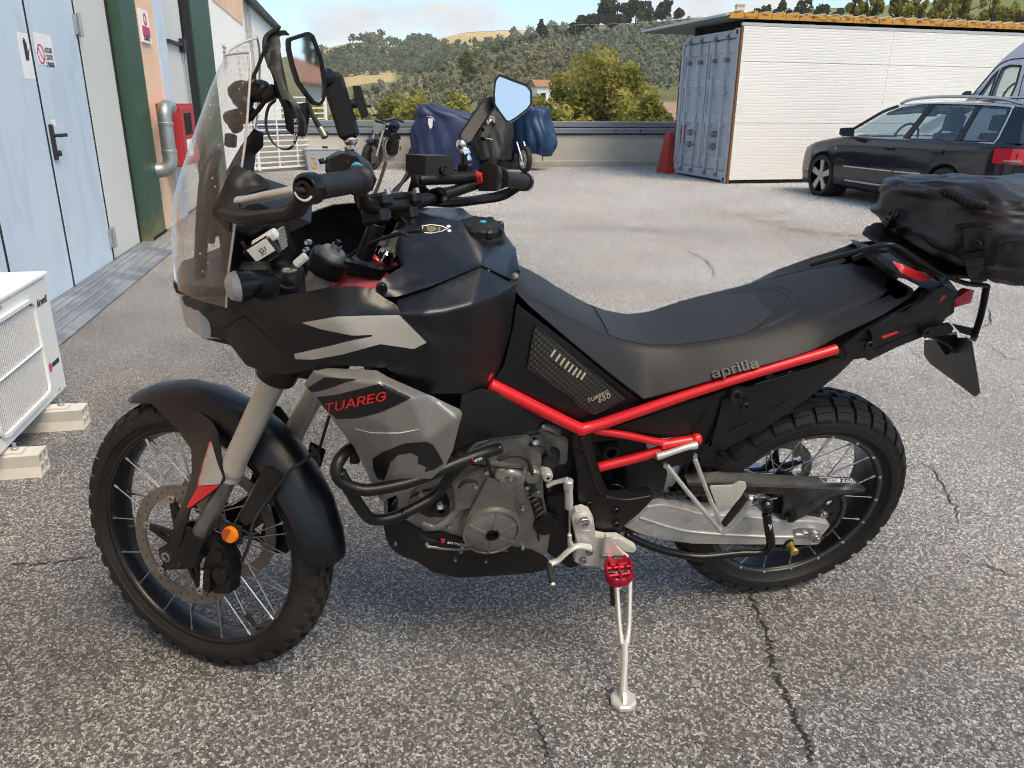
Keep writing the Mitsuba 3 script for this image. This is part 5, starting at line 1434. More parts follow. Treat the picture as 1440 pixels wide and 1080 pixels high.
# ------------------------------------------------------------------ rear side covers and tail
rc_o = [(852, 604, 0.140), (930, 576, 0.148), (1010, 553, 0.154), (1027, 546, 0.158), (1036, 543, 0.160), (1050, 546, 0.158), (1100, 530, 0.158), (1175, 505, 0.160), (1204, 503, 0.150), (1180, 527, 0.140), (1140, 558, 0.130), (1085, 597, 0.125), (1045, 618, 0.125), (1008, 640, 0.130), (990, 634, 0.140), (965, 616, 0.140), (900, 608, 0.140)]
rcv = Patch(rc_o, [(1000, 590, 0.150), (1060, 570, 0.150)], B, thick=0.006, step=7)
rp_ = bk('rear_side_cover', rcv.mesh, 'plastic_black', 35)
bk('rear_side_cover', mirror(rcv.mesh), 'plastic_black', 35)
for i in range(6):
    x, y = 964 + i * 5.0 - 0.4 * i, 612 - i * 6.6
    bk('vent_slot', rcv.decal([(x, y), (x + 12, y - 3.5), (x + 12.5, y + 0.3), (x + 0.5, y + 3.2)], 0.0025, 0.004, 0.4, 3), 'gloss_black', 30, B, rp_)
for l in ([(1010, 616), (1062, 590), (1110, 562)], [(1062, 540), (1120, 524), (1170, 508)], [(868, 600), (940, 577), (1005, 557)]):
    bk('edge_rib', pipe([(*a, float(rcv.f([a])[0]) + 0.001) for a in l], 0.0022, B, 6), 'plastic_black', True, B, rp_)
bk('stay_boss', cat([lathe([(0.006, 0.010), (0.012, 0.012), (0.0155, 0.010), (0.0165, -0.02), (0.0, -0.02)], B.at(1033, 554, 0.165), (0, 1, 0), 24), hull(np.vstack([B.at(*a, l) for a in ((1017, 560), (1050, 562), (1020, 610), (1000, 628)) for l in (0.150, 0.158)]))]), 'plastic_black', 30)
bolts([(1033, 554, 0.172)], 'gloss_black', 0.009); bolts([(1048, 571, 0.158)], 'engine_dark', 0.010); bolts([(997, 624, 0.150), (1014, 640, 0.146)], 'gloss_black', 0.008)
bk('mud_bracket', plate([(985, 630), (1012, 634), (1022, 637), (1016, 655), (1005, 658), (985, 655)], 0.135, 0.004), 'metal_black', 30)
# inner mudguard above the rear tyre
ig = []
for ang in np.linspace(44, 80, 6):
    a = math.radians(ang); ig.append([(0.36 * math.cos(a) * 1.04, y, RR + 0.372 * math.sin(a)) for y in np.linspace(-0.09, 0.09, 9)] + [(0.36 * math.cos(a) * 1.04, y, RR + 0.362 * math.sin(a)) for y in np.linspace(0.09, -0.09, 9)])
bk('inner_mudguard', loft(ig, True, True), 'plastic_black', 40)
# tail: silver-black grab rail side plate, red tail pieces, plate holder
tl_o = [(1170, 498, 0.165), (1186, 488, 0.168), (1208, 470, 0.165), (1240, 450, 0.158), (1290, 425, 0.150), (1300, 412, 0.14), (1330, 403, 0.13), (1345, 410, 0.125), (1335, 440, 0.13), (1322, 462, 0.135), (1280, 480, 0.148), (1222, 508, 0.158), (1212, 500, 0.162), (1190, 506, 0.165)]
tl = Patch(tl_o, [(1250, 465, 0.158)], B, thick=0.006, step=6)
bk('tail_side_plate', tl.mesh, 'plastic_black', 35); bk('tail_side_plate', mirror(tl.mesh), 'plastic_black', 35)
bk2('tail_inner_panel', surf([(1085, 530, 0.100), (1100, 505, 0.100), (1190, 456, 0.098), (1250, 430, 0.095), (1285, 412, 0.092), (1300, 398, 0.10), (1345, 412, 0.098), (1342, 440, 0.100), (1300, 468, 0.112), (1215, 504, 0.115), (1160, 510, 0.118)], [], B, 0.004), 'plastic_black', 35)
gr_o = [(1225, 466), (1262, 443), (1280, 440), (1320, 405), (1332, 402), (1316, 440), (1290, 452), (1258, 462), (1240, 478), (1228, 480)]
bk('grab_handle', tl.decal(gr_o, 0.016, 0.010, 1.5, 5), 'plastic_black', 35)
bk('tail_slot', tl.decal([(1232, 492), (1290, 467), (1300, 466), (1298, 474), (1238, 498)], 0.004, 0.003, 1, 4), 'dark_gap', 30)
bk('tail_stripe', tl.decal([(1240, 474), (1262, 466), (1264, 468), (1242, 477)], 0.018, 0.002, 0.3, 3), 'decal_red', 30)
bk('tail_fairing', hull(np.vstack([B.at(1272, 392, 0.11), B.at(1296, 404, 0.13), B.at(1345, 420, 0.10), (-0.02, 0, 1.03), (-0.22, 0.03, 0.99), (-0.23, 0.07, 0.97)] + [np.array(p) * [1, -1, 1] for p in (B.at(1272, 392, 0.11), B.at(1296, 404, 0.13), B.at(1345, 420, 0.10), (-0.22, 0.03, 0.99), (-0.23, 0.07, 0.97))])), 'plastic_black', 30)
bk('red_tail_panel', surf([(1254, 366, 0.095), (1270, 372, 0.11), (1308, 388, 0.12), (1312, 392, 0.122), (1294, 396, 0.128), (1268, 384, 0.122)], [], B, 0.003, rnd=0.8, step=4), 'decal_red', 30)
bk2('red_tail_panel', surf([(1309, 428, 0.140), (1318, 418, 0.140), (1330, 415, 0.138), (1331, 418, 0.138), (1322, 426, 0.140), (1312, 432, 0.141)], [], B, 0.003, rnd=0.6, step=3), 'decal_red', 30)
bk2('tail_lamp', surf([(1326, 432, 0.100), (1365, 407, 0.070), (1371, 408, 0.065), (1366, 426, 0.075), (1335, 435, 0.095)], [], B, 0.02, rnd=0.6, step=4), 'red_lens', 30)
bolts([(1222, 485, 0.172), (1302, 467, 0.16)], 'engine_dark', 0.010)
bk('tail_bracket', plate([(1186, 485), (1228, 478), (1232, 492), (1190, 500)], 0.170, 0.004), 'plastic_black', 30)
bk('tail_bracket', plate([(1292, 464), (1335, 454), (1342, 462), (1338, 470), (1300, 476)], 0.152, 0.004), 'plastic_black', 30)
# licence plate holder
pl_n = np.array([-0.80, 0.25, 0.25]); pl_n = pl_n / np.linalg.norm(pl_n)


def bplane(px, py, p, n):
    o, d = B.local(EYE)[0], B.R.T @ ray(px, py)
    return o + d * (np.dot(np.asarray(p) - o, n) / np.dot(d, n))


pc = B.at(1340, 510, 0.03)
pp_ = [bplane(a, b, pc, pl_n) for a, b in ((1303, 478), (1360, 474), (1367, 480), (1379, 552), (1374, 557), (1310, 510), (1302, 498))]
bk('plate_holder', cat([hull(np.vstack([pp_, np.array(pp_) - pl_n * 0.006])), hull(np.vstack([B.at(1312, 474, 0.045), B.at(1345, 470, 0.045), B.at(1350, 490, 0.032), B.at(1330, 500, 0.03), B.at(1312, 470, -0.04), B.at(1345, 466, -0.05)])), tube([B.at(1300, 465, 0.04), B.at(1335, 480, 0.04), B.at(1350, 500, 0.04)], 0.012, 10, 4)]), 'plastic_black', 30)
bk('plate_lamp', hull(np.vstack([B.at(a, b, l) for a, b in ((1338, 455), (1372, 462), (1377, 476), (1350, 468)) for l in (0.02, 0.06)])), 'plastic_black', 30)
# luggage rack
rk = [[(1140, 372, 0.06), (1190, 358, 0.10), (1240, 345, 0.135), (1262, 347, 0.14), (1300, 371, 0.142), (1350, 396, 0.138), (1388, 402, 0.13)], [(1200, 364, 0.10), (1230, 353, 0.12), (1250, 352, 0.13)]]
bk('luggage_rack', cat([pipe(rk[0], 0.0065, B, 10, 6, flat=0.8), pipe(rk[1], 0.007, B, 10, 6, flat=0.8)] + [tube([(x, -0.14, 1.045), (x, 0.14, 1.045)], 0.008, 10, 1) for x in (-0.10, -0.20)]), 'metal_black', True)
bk('rack_plate', hull(np.vstack([(x, y, z) for x, w in ((-0.06, 0.10), (-0.12, 0.15), (-0.28, 0.165), (-0.34, 0.12)) for y in (-w, w) for z in (1.048, 1.056)])), 'metal_black', 30)
bk('rack_stay', pipe([(1388, 400, 0.13), (1380, 440, 0.11), (1371, 470, 0.08), (1368, 478, 0.06)], 0.008, B, 8, flat=0.3), 'metal_black', True)
# ------------------------------------------------------------------ engine
bk('engine_core', cat([span(0.66, 1.02, -0.13, 0.10, 0.30, 0.72, 0.02), span(0.62, 0.86, -0.11, 0.105, 0.56, 0.80, 0.02), span(0.86, 1.10, -0.12, 0.12, 0.78, 0.98, 0.03), span(0.20, 0.70, -0.10, 0.10, 0.62, 0.86, 0.02)]), 'engine_dark', 30)
bk('radiator', span(1.06, 1.115, -0.19, 0.19, 0.66, 0.96, 0.01), 'engine_dark', 30)
for i in range(10):
    z = 0.67 + i * 0.029
    bk('radiator_fin', span(1.115, 1.119, -0.185, 0.185, z, z + 0.006), 'metal_black', False)
bk('crankcase', cat([plate([(560, 742), (580, 690), (620, 655), (640, 640), (690, 618), (742, 612), (762, 640), (765, 700), (775, 745), (770, 780), (700, 790), (600, 775)], 0.140, 0.10, rnd=0.012, bev=0.004), plate([(636, 680), (690, 655), (735, 660), (738, 700), (640, 720)], 0.158, 0.04, rnd=0.008, bev=0.003)]), 'engine_alu', 30)
gc = B.at(690, 743, 0.165)
gcov = bk('generator_cover', cat([lathe([(0.014, 0.022), (0.030, 0.022), (0.052, 0.018), (0.060, 0.012), (0.066, 0.011), (0.068, 0.006), (0.068, -0.03), (0.014, -0.03)], gc, (0, 1, 0), 48), hull(np.vstack([gc + np.array([0.068 * math.cos(t), h, 0.068 * math.sin(t)]) for t in np.linspace(0.5, 2.4, 8) for h in (0.004, -0.03)] + [B.at(a, b, l) for a, b in ((678, 695), (724, 695), (716, 672), (686, 672)) for l in (0.165, 0.13)]))]), 'engine_alu', 35)
for t in (100, 160, 215, 275, 330, 30):
    a = math.radians(t)
    bk('cover_rib', hull([gc + np.array([r * math.cos(a) + w * math.sin(a), h, r * math.sin(a) - w * math.cos(a)]) for r, hh in ((0.018, 0.0262), (0.061, 0.0175)) for w in (-0.0028, 0.0028) for h in (hh, hh - 0.008)]), 'engine_alu', 30, B, gcov)
bk('cover_lip', lathe([(0.060, 0.012), (0.062, 0.0165), (0.066, 0.0155), (0.067, 0.008)], gc, (0, 1, 0), 48), 'engine_alu', 40, B, gcov)
bk('inspection_plug', lathe([(0, 0.016), (0.010, 0.015), (0.013, 0.024), (0.016, 0.024), (0.016, 0.0), (0, 0)], gc, (0, 1, 0), 24), 'gloss_black', 30, B, gcov)
bk('starter_gear_case', cat([lathe([(0, 0.014), (0.020, 0.013), (0.026, 0.008), (0.028, -0.03), (0, -0.03)], B.at(722, 671, 0.150), (0, 1, 0), 26), lathe([(0, 0.012), (0.016, 0.011), (0.020, 0.006), (0.021, -0.03), (0, -0.03)], B.at(748, 668, 0.148), (0, 1, 0), 24), tube(pts([(704, 668, 0.150), (716, 664, 0.158), (728, 668, 0.158)]), 0.012, 12), lathe([(0, 0.02), (0.012, 0.02), (0.016, 0.014), (0.017, -0.02), (0, -0.02)], B.at(702, 662, 0.150), (0, 1, 0.2), 20)]), 'engine_alu', 35)
bk('starter_motor', tube(pts([(725, 640, 0.09), (752, 632, 0.09)]), 0.026, 20, 1), 'engine_dark', 35)
bk('water_pipe', pipe([(593, 735, 0.135), (612, 740, 0.140), (632, 728, 0.142), (648, 708, 0.142), (655, 692, 0.138)], 0.0105), 'engine_alu', True)
bk('water_hose', pipe([(700, 646, 0.165), (720, 640, 0.165), (740, 645, 0.160), (748, 665, 0.155), (750, 690, 0.150)], 0.0055, B, 10), 'black_rubber', True)
bk('cable', pipe([(683, 640, 0.155), (690, 665, 0.155), (686, 678, 0.150), (678, 676, 0.145)], 0.0045, B, 8), 'black_rubber', True)
bk('cylinder_head', cat([plate([(640, 636), (700, 612), (770, 605), (800, 620), (798, 655), (740, 652), (690, 660), (650, 668)], 0.115, 0.16, rnd=0.01, bev=0.004), hull(np.vstack([B.at(a, b, l) for a, b in ((700, 625), (760, 610), (770, 640), (720, 650)) for l in (0.125, 0.05)]))]), 'engine_alu', 30)
for z in range(6):
    bk('cylinder_fin', plate([(575 + z * 9, 712 - z * 10), (640 + z * 6, 690 - z * 9), (641 + z * 6, 693 - z * 9), (576 + z * 9, 715 - z * 10)], 0.128, 0.2, rnd=0, bev=0), 'engine_alu', False)
bk('exhaust_header', cat([pipe([(590, 690, 0.05), (560, 715, 0.06), (552, 745, 0.05), (580, 775, 0.03), (700, 785, 0.0)], 0.02), pipe([(600, 700, -0.03), (565, 722, -0.03), (560, 755, -0.03), (600, 780, -0.03)], 0.02)]), 'engine_dark', True)
bk('mounting_eye', lathe([(0.006, 0.010), (0.012, 0.012), (0.020, 0.008), (0.022, -0.02), (0, -0.02)], B.at(620, 715, 0.165), (0, 1, 0), 26), 'gloss_black', 30)
bolts([(619, 712, 0.178), (701, 631, 0.185), (753, 621, 0.15)], 'chrome', 0.0085)
bolts([(658, 709, 0.150), (669, 684, 0.160), (632, 740, 0.146), (718, 673, 0.168), (741, 685, 0.150), (706, 674, 0.168), (757, 650, 0.135), (630, 672, 0.150), (764, 598, 0.14)], 'steel', 0.0055)
for l in ([(576, 700, 0.143), (600, 690, 0.143), (640, 684, 0.145)], [(636, 640, 0.143), (660, 652, 0.145), (690, 656, 0.16), (735, 658, 0.16)], [(745, 690, 0.143), (752, 720, 0.143), (758, 760, 0.143)]):
    bk('case_seam', pipe(l, 0.0022, B, 6), 'gloss_black', True)
for l in ([(600, 768, 0.143), (640, 772, 0.143), (668, 770, 0.145)], [(575, 730, 0.142), (590, 715, 0.142), (612, 700, 0.142)], [(655, 640, 0.150), (668, 625, 0.140), (690, 618, 0.13)]):
    bk('case_flange', pipe(l, 0.0052, B, 8), 'engine_alu', True)
for i in range(5):
    bk('case_fin', pipe([(742 + i * 4, 700 + i * 6, 0.143), (752 + i * 3, 695 + i * 6, 0.143)], 0.0022, B, 6, 1), 'engine_alu', True)
for l in ([(640, 690, 0.15), (652, 678, 0.158), (668, 676, 0.155), (680, 690, 0.150)], [(745, 625, 0.14), (764, 628, 0.145), (776, 650, 0.14), (772, 690, 0.135)], [(585, 745, 0.140), (600, 757, 0.142), (625, 762, 0.142)]):
    bk('hose', pipe(l, 0.0048, B, 10), 'black_rubber', True)
bk('shade_plate', plate([(592, 700), (628, 690), (632, 724), (604, 728), (590, 722)], 0.1405, 0.006, rnd=0.004, bev=0), 'engine_dark', 30)  # flat dark plates paint the shade between the engine cases
bk('shade_plate', plate([(742, 698), (762, 700), (766, 722), (752, 726)], 0.1405, 0.006, rnd=0.004, bev=0), 'engine_dark', 30)
bolts([(600, 764, 0.146), (650, 768, 0.146), (648, 775, 0.146), (735, 770, 0.146), (757, 690, 0.146), (684, 664, 0.165), (738, 662, 0.162), (592, 695, 0.146), (630, 655, 0.146), (735, 715, 0.150)], 'steel', 0.0052)
# right of the generator: clutch slave cover, sprocket cover
bk('sprocket_cover', plate([(768, 700), (800, 690), (838, 690), (842, 740), (838, 790), (800, 800), (770, 778)], 0.128, 0.05, rnd=0.010, bev=0.003), 'metal_black', 30)
bk('sprocket_boss', cat([lathe([(0, 0.010), (0.016, 0.010), (0.030, 0.006), (0.032, -0.005), (0, -0.005)], B.at(768, 737, 0.142), (0, 1, 0), 30)] + [hull([B.at(768, 737, 0.152) + np.array([r * math.cos(a) + w * math.sin(a), h, r * math.sin(a) - w * math.cos(a)]) for r in (0.010, 0.028) for w in (-0.0015, 0.0015) for h in (0, -0.006)]) for a in (1.0, 2.4, 3.9, 5.4)]), 'metal_black', 30)
bk('engine_bay_dark', cat([span(0.47, 0.80, -0.09, 0.085, 0.40, 0.66, 0.01), plate([(755, 600), (815, 612), (812, 690), (770, 700), (760, 650)], 0.105, 0.06, rnd=0.005)]), 'metal_black', 30)
bk('throttle_body', lathe([(0, 0.03), (0.017, 0.03), (0.020, 0.02), (0.020, -0.03), (0, -0.03)], B.at(775, 640, 0.12), (0.3, 1, 0.1), 24), 'engine_dark', 35)
bk('oil_filter_cap', lathe([(0.012, 0.012), (0.020, 0.012), (0.022, 0.0), (0.022, -0.03), (0, -0.03)], B.at(858, 633, 0.10), (0, 1, 0), 28), 'engine_dark', 35)
bk('hose_clamp', cat([pipe([(758, 604, 0.12), (770, 601, 0.13), (785, 608, 0.12)], 0.008, B, 10), tube(pts([(762, 662, 0.125), (770, 650, 0.125), (772, 632, 0.12)]), 0.011, 12)]), 'engine_alu', True)

# crash bars
bk('crash_bar', pipe([(497, 628, 0.20), (482, 640, 0.24), (473, 658, 0.262), (478, 675, 0.272), (497, 686, 0.276), (520, 689, 0.276), (560, 682, 0.268), (596, 671, 0.252), (640, 652, 0.226), (682, 637, 0.200), (702, 631, 0.18)], 0.0122), 'metal_black', True)
bk('crash_bar', pipe([(478, 664, 0.268), (492, 690, 0.270), (508, 715, 0.262), (518, 727, 0.254), (532, 731, 0.246), (558, 726, 0.236), (585, 713, 0.220), (606, 701, 0.205), (622, 685, 0.195), (634, 668, 0.195), (652, 650, 0.205)], 0.0122), 'metal_black', True)
bk('crash_bar', mirror(pipe([(497, 628, 0.20), (473, 658, 0.262), (497, 686, 0.276), (560, 682, 0.268), (640, 652, 0.226), (702, 631, 0.18)], 0.0122)), 'metal_black', True)
bk('crash_bar', tube([(1.135, 0.2, 0.76), (1.12, 0.12, 0.84)], 0.0115, 12, 1), 'metal_black', True)
bk('crash_bar', pipe([(499, 650, 0.10), (500, 610, 0.08)], 0.011), 'metal_black', True)
bk('bar_sleeve', cat([pipe([(566, 723, 0.236), (571, 720, 0.233)], 0.0134, cap=False)]), 'gloss_black', True)
bk('sticker', cat([hull(np.vstack([B.at(a, b, 0.2285) for a, b in ((662, 644), (666, 643), (665, 650))] + [B.at(a, b, 0.2265) for a, b in ((662, 644), (666, 643), (665, 650))]))]), 'red_print', False)
l0 = B.at(667, 650, 0.2275); l1 = B.at(678, 645.5, 0.2235)
bk('lettering', place_text('MOTION', l0, l1 - l0, (0, 0, 1), 0.0055, 0.0006, True, float(np.linalg.norm(l1 - l0))), 'white_print', False)
# skid plate
sk_o = [(541, 730), (558, 727), (585, 741), (600, 750), (622, 748), (648, 757), (668, 762), (694, 757), (722, 770), (747, 774), (765, 783), (779, 797), (752, 806), (700, 810), (647, 813), (610, 806), (580, 786), (556, 771), (543, 759)]
skh = [[(700, 770), (714, 774), (718, 779), (706, 778)], [(553, 762), (566, 765), (566, 768), (557, 766)]]
sk = bk('skid_plate', cat([plate(sk_o, 0.145, 0.004, rnd=0.006, holes=skh), mirror(plate(sk_o, 0.145, 0.004, rnd=0.006)), hull(np.vstack([(B.at(a, b, 0.143) + [0, 0, 0.0]) * [1, s, 1] for a, b in ((647, 812), (700, 809), (752, 805), (700, 800)) for s in (1, -1)])), hull(np.vstack([B.at(a, b, 0.143) * [1, s, 1] for a, b in ((610, 805), (647, 812), (640, 800)) for s in (1, -1)])), hull(np.vstack([B.at(a, b, 0.143) * [1, s, 1] for a, b in ((543, 758), (610, 805), (606, 795), (548, 745)) for s in (1, -1)]))]), 'metal_black', 30)
bk('recess', plate([(607, 764), (636, 779), (652, 784), (659, 780), (646, 768), (616, 758)], 0.1464, 0.003, rnd=0.003, bev=0), 'gloss_black', 30, B, sk)
bk('logo', cat([hull(np.vstack([B.at(a, b, l) for a, b in ((619, 757), (627, 758), (624, 764), (622, 764)) for l in (0.1465, 0.1475)]))]), 'red_print', False, B, sk)
l0 = B.at(628, 764, 0.1468); l1 = B.at(655, 768.5, 0.1468)
bk('lettering', place_text('MYTECH', l0, l1 - l0, (0, 0, 1), 0.0062, 0.0006, True, float(np.linalg.norm(l1 - l0))), 'white_print', False, B, sk)
bolts([(556, 764, 0.147), (683, 789, 0.147), (640, 787, 0.147)], 'steel', 0.004, B, sk)

# ------------------------------------------------------------------ foot rest plate, side stand, shift linkage, pegs
fb_o = [(806, 616), (810, 606), (818, 601), (827, 605), (831, 614), (838, 645), (846, 672), (858, 696), (885, 694), (914, 690), (920, 697), (918, 703), (900, 722), (878, 740), (872, 752), (858, 754), (840, 757), (836, 730), (828, 722), (814, 716), (812, 670)]
fb_ = bk('foot_rest_plate', plate(fb_o, 0.158, 0.016, rnd=0.004, bev=0.002), 'metal_black', 30)
bk('lightening_rib', cat([pipe([(818, 614, 0.158), (828, 650, 0.158), (846, 694, 0.158)], 0.006, B, 8), pipe([(852, 698, 0.158), (880, 703, 0.158), (914, 698, 0.158)], 0.0045, B, 8)]), 'metal_black', True, B, fb_)
bolts([(818, 618, 0.158), (818, 633, 0.158), (866, 718, 0.160), (866, 737, 0.160), (828, 709, 0.158)], 'gloss_black', 0.009, B, fb_)
bm = bk('stand_bracket', cat([plate([(804, 728), (810, 720), (820, 717), (830, 721), (835, 730), (838, 754), (854, 757), (870, 757), (896, 772), (892, 778), (876, 776), (870, 800), (856, 806), (846, 798), (818, 796), (808, 790), (812, 766)], 0.185, 0.020, rnd=0.004, bev=0.002), plate([(846, 800), (852, 754), (860, 754), (868, 770), (878, 780), (886, 785), (884, 800), (872, 806), (856, 806)], 0.205, 0.012, rnd=0.003, bev=0.0015), lathe([(0.006, 0.012), (0.014, 0.012), (0.0185, 0.008), (0.020, -0.015), (0, -0.015)], B.at(821, 733, 0.192), (0, 1, 0), 26)]), 'cast_white', 30, label='pale cast bracket of the side stand')
bk('pivot_bolt', cat([lathe([(0, 0.018), (0.0055, 0.018), (0.007, 0.012), (0.011, 0.011), (0.011, 0.004), (0.0145, 0.003), (0.0145, 0), (0, 0)], B.at(821, 733, 0.204), (0, 1, 0), 6)]), 'chrome', 30, B, bm)
bk('bracket_recess', plate([(815, 747), (830, 747), (833, 758), (818, 760)], 0.1865, 0.003, rnd=0.002, bev=0), 'swing_alu', 30, B, bm)
bolts([(820, 789, 0.190), (850, 783, 0.212), (829, 777, 0.195)], 'engine_alu', 0.009, B, bm)
# side stand: two bars that join, a web and a hexagonal foot
foot = B.local(ground_at(876, 989, 0.006))[0]
dn = B.R.T @ np.array([0, 0, 1.0])
top1, top2 = B.at(856, 800, 0.200), B.at(881, 800, 0.195)
def along(px, py, t0=0.2, t1=None):
    """A point on the stand's sloping plane: lat grows from the pivot to the foot with the row."""
    t = (py - 800) / (985 - 800)
    return B.at(px, py, 0.197 + (foot[1] - 0.197) * t)
st = bk('side_stand', cat([tube([along(866, 800), along(868, 838), along(871, 880), along(874, 905)], [0.0060, 0.0062, 0.0062, 0.0075], 10, 5, flat=1.3), tube([along(886, 800), along(885.5, 838), along(884.5, 880), along(881, 905)], [0.0060, 0.0060, 0.0060, 0.0075], 10, 5, flat=1.3), tube([along(878, 902), along(878, 930), along(877, 955), along(876, 972)], [0.0098, 0.0088, 0.0078, 0.008], 12, 5, flat=1.2), hull([along(872, 830) + o for o in np.array([(0, 0, 0), (0.004, 0.004, 0.006), (0.004, -0.004, 0.006), (0, 0.004, 0.02), (0, -0.004, 0.02), (-0.006, 0, 0.012)])])]), 'cast_white', 35, label='pale forked side stand leg')
fr3 = Frame(np.eye(3), ground_at(876, 989, 0.0))
oc = [(0.036 * math.cos(t) * 0.88, 0.036 * math.sin(t)) for t in np.linspace(0, 2 * np.pi, 8, endpoint=False) + 0.39]
obj('stand_foot', hull([(x * k, y * k, z) for x, y in oc for k, z in ((0.95, 0.002), (1, 0.006), (1, 0.013), (0.86, 0.018))]), 'cast_white', st, 20, fr3)
wp = np.array([0, 0.0, 0.016])
obj('stand_web', hull(np.vstack([fr3.local(B.world([along(877, 950)]))[0] + o for o in np.array([(0.003, 0, 0), (-0.003, 0, 0)])] + [np.array([sx * 0.004, sy_ * 0.026, 0.016]) for sx in (-1, 1) for sy_ in (-1, 1)])), 'cast_white', st, 30, fr3)
obj('stand_ankle', tube([fr3.local(B.world([along(877, 950)]))[0], (0, 0, 0.014)], [0.0085, 0.011], 12, 1), 'cast_white', st, 35, fr3)
bk('stand_spring', pipe([(860, 806, 0.19), (861, 830, 0.205), (862, 850, 0.215)], 0.0062, B, 10), 'engine_dark', True)

# red toothed foot peg
pgc = [B.at(a, b, l) for a, b, l in ((851, 790, 0.215), (886, 788, 0.215), (890, 816, 0.30), (855, 822, 0.30))]
P0, P1_, P2_, P3_ = [np.array(p) for p in pgc]
bz = np.array([0, 0, 1.0])
fr_m = []
def peg_pt(u, v, h=0.0):
    return (P0 * (1 - u) + P1_ * u) * (1 - v) + (P3_ * (1 - u) + P2_ * u) * v + bz * h
edge = [(0.06, 0.0), (0.0, 0.25), (0.02, 0.75), (0.22, 0.98), (0.5, 1.03), (0.78, 0.98), (0.98, 0.75), (1.0, 0.25), (0.94, 0.0)]
ring_ = [peg_pt(*catm) for catm in catmull(np.array([(a, b, 0) for a, b in edge]), 4)[:, :2]]
peg = bk('foot_peg', cat([tube(ring_, 0.0042, 8, 1, flat=2.2), tube([peg_pt(0.5, 0), peg_pt(0.5, 1)], 0.0042, 8, 1, flat=2.0), tube([peg_pt(0.02, 0.36), peg_pt(0.98, 0.36)], 0.0038, 8, 1, flat=2.0), tube([peg_pt(0.05, 0.70), peg_pt(0.95, 0.70)], 0.0038, 8, 1, flat=2.0), box((0.05, 0.03, 0.014), peg_pt(0.5, 0.02), ch=0.004)]), 'peg_red', 35, label='red anodised toothed foot peg')
for a, b in edge + [(0.5, 0.3), (0.5, 0.7), (0.25, 0.36), (0.75, 0.36)]:
    p = peg_pt(a, b)
    bk('tooth', hull([p + o for o in np.array([(0.005, 0.005, 0.002), (-0.005, 0.005, 0.002), (0.005, -0.005, 0.002), (-0.005, -0.005, 0.002), (0.002, 0, 0.012), (-0.002, 0, 0.012)])]), 'peg_red', False, B, peg)
bk('peg_spring', pipe([(862, 786, 0.21), (875, 786, 0.21)], 0.008, B, 12), 'engine_dark', True)
# shift lever and linkage
shl = bk('shift_lever', cat([tube(pts([(830, 770, 0.200), (812, 768, 0.204), (798, 776, 0.210), (785, 788, 0.214), (773, 793, 0.216)]), [0.010, 0.0085, 0.0075, 0.007, 0.0085], 10, 5, flat=0.7), tube(pts([(806, 770, 0.205), (801, 760, 0.204), (801, 752, 0.204)]), 0.005, 8, 1)]), 'cast_white', 35)
bk('toe_rubber', tube(pts([(772, 794, 0.222), (774, 806, 0.245), (777, 820, 0.262)]), [0.0068, 0.0078, 0.007], 12, 3), 'black_rubber', 35, B, shl)
bk('toe_tip', tube(pts([(777.2, 820, 0.264), (777.6, 823, 0.268)]), 0.0055, 10, 1), 'cast_white', 35, B, shl)
bk('quickshifter_rod', cat([pipe([(801, 768, 0.200), (801, 716, 0.192)], 0.0028, B, 8, 1), tube(pts([(801, 770, 0.200), (801, 762, 0.199)]), 0.0055, 8, 1)]), 'steel', True)
bk('quickshifter', cat([tube(pts([(800, 714, 0.190), (800, 700, 0.188), (799.5, 688, 0.187)]), 0.0095, 10, 1), tube(pts([(799, 686, 0.187), (799, 676, 0.186)]), 0.0115, 12, 1)]), 'swing_alu', 35)
bk('shift_arm', cat([tube(pts([(770, 682, 0.165), (782, 678, 0.172), (798, 674, 0.182)]), [0.009, 0.0065, 0.0075], 10, 3, flat=0.7), lathe([(0.004, 0.012), (0.010, 0.012), (0.013, 0.006), (0.013, -0.02), (0, -0.02)], B.at(769, 668, 0.160), (0, 1, 0), 20)]), 'swing_alu', 35)

# passenger peg hanger and heel guard
hg = bk('passenger_peg_hanger', cat([tube(pts([(924, 642, 0.166), (938, 638, 0.168), (965, 629, 0.168), (979, 626, 0.166)]), [0.0095, 0.0078, 0.0078, 0.0095], 12, 3), tube(pts([(938, 655, 0.172), (970, 695, 0.182), (1006, 738, 0.196), (1014, 746, 0.200)]), [0.0058, 0.0052, 0.0070, 0.0085], 10, 3), tube(pts([(977, 645, 0.172), (990, 680, 0.180), (1003, 712, 0.188), (1014, 735, 0.196)]), [0.0058, 0.0050, 0.0052, 0.007], 10, 3)]), 'swing_alu', 35)
bk('hanger_base', plate([(925, 646), (978, 630), (982, 641), (975, 648), (938, 660), (928, 658)], 0.164, 0.014, rnd=0.003), 'metal_black', 30, B, hg)
bolts([(935, 654, 0.172), (977, 641, 0.172)], 'steel', 0.0068, B, hg)
bk('heel_guard', cat([surf([(998, 684, 0.184), (1030, 683, 0.186), (1040, 677.5, 0.187), (1049, 679, 0.188), (1050, 686, 0.188), (1040, 702, 0.190), (1027, 715, 0.192), (1012, 722, 0.190), (1004, 700, 0.186)], [], B, 0.004, rnd=2, step=5)]), 'cast_white', 30, B, hg)
bk('peg_body', cat([tube(pts([(1015, 748, 0.205), (1030, 738, 0.212), (1048, 716, 0.222), (1056, 699, 0.228)]), [0.010, 0.0095, 0.009, 0.008], 10, 3, flat=0.8)]), 'swing_alu', 35, B, hg)
bk('peg_rubber', tube(pts([(1018, 737, 0.222), (1034, 717, 0.228), (1050, 697, 0.234)]), [0.009, 0.0105, 0.009], 10, 3, flat=0.7), 'black_rubber', 35, B, hg)

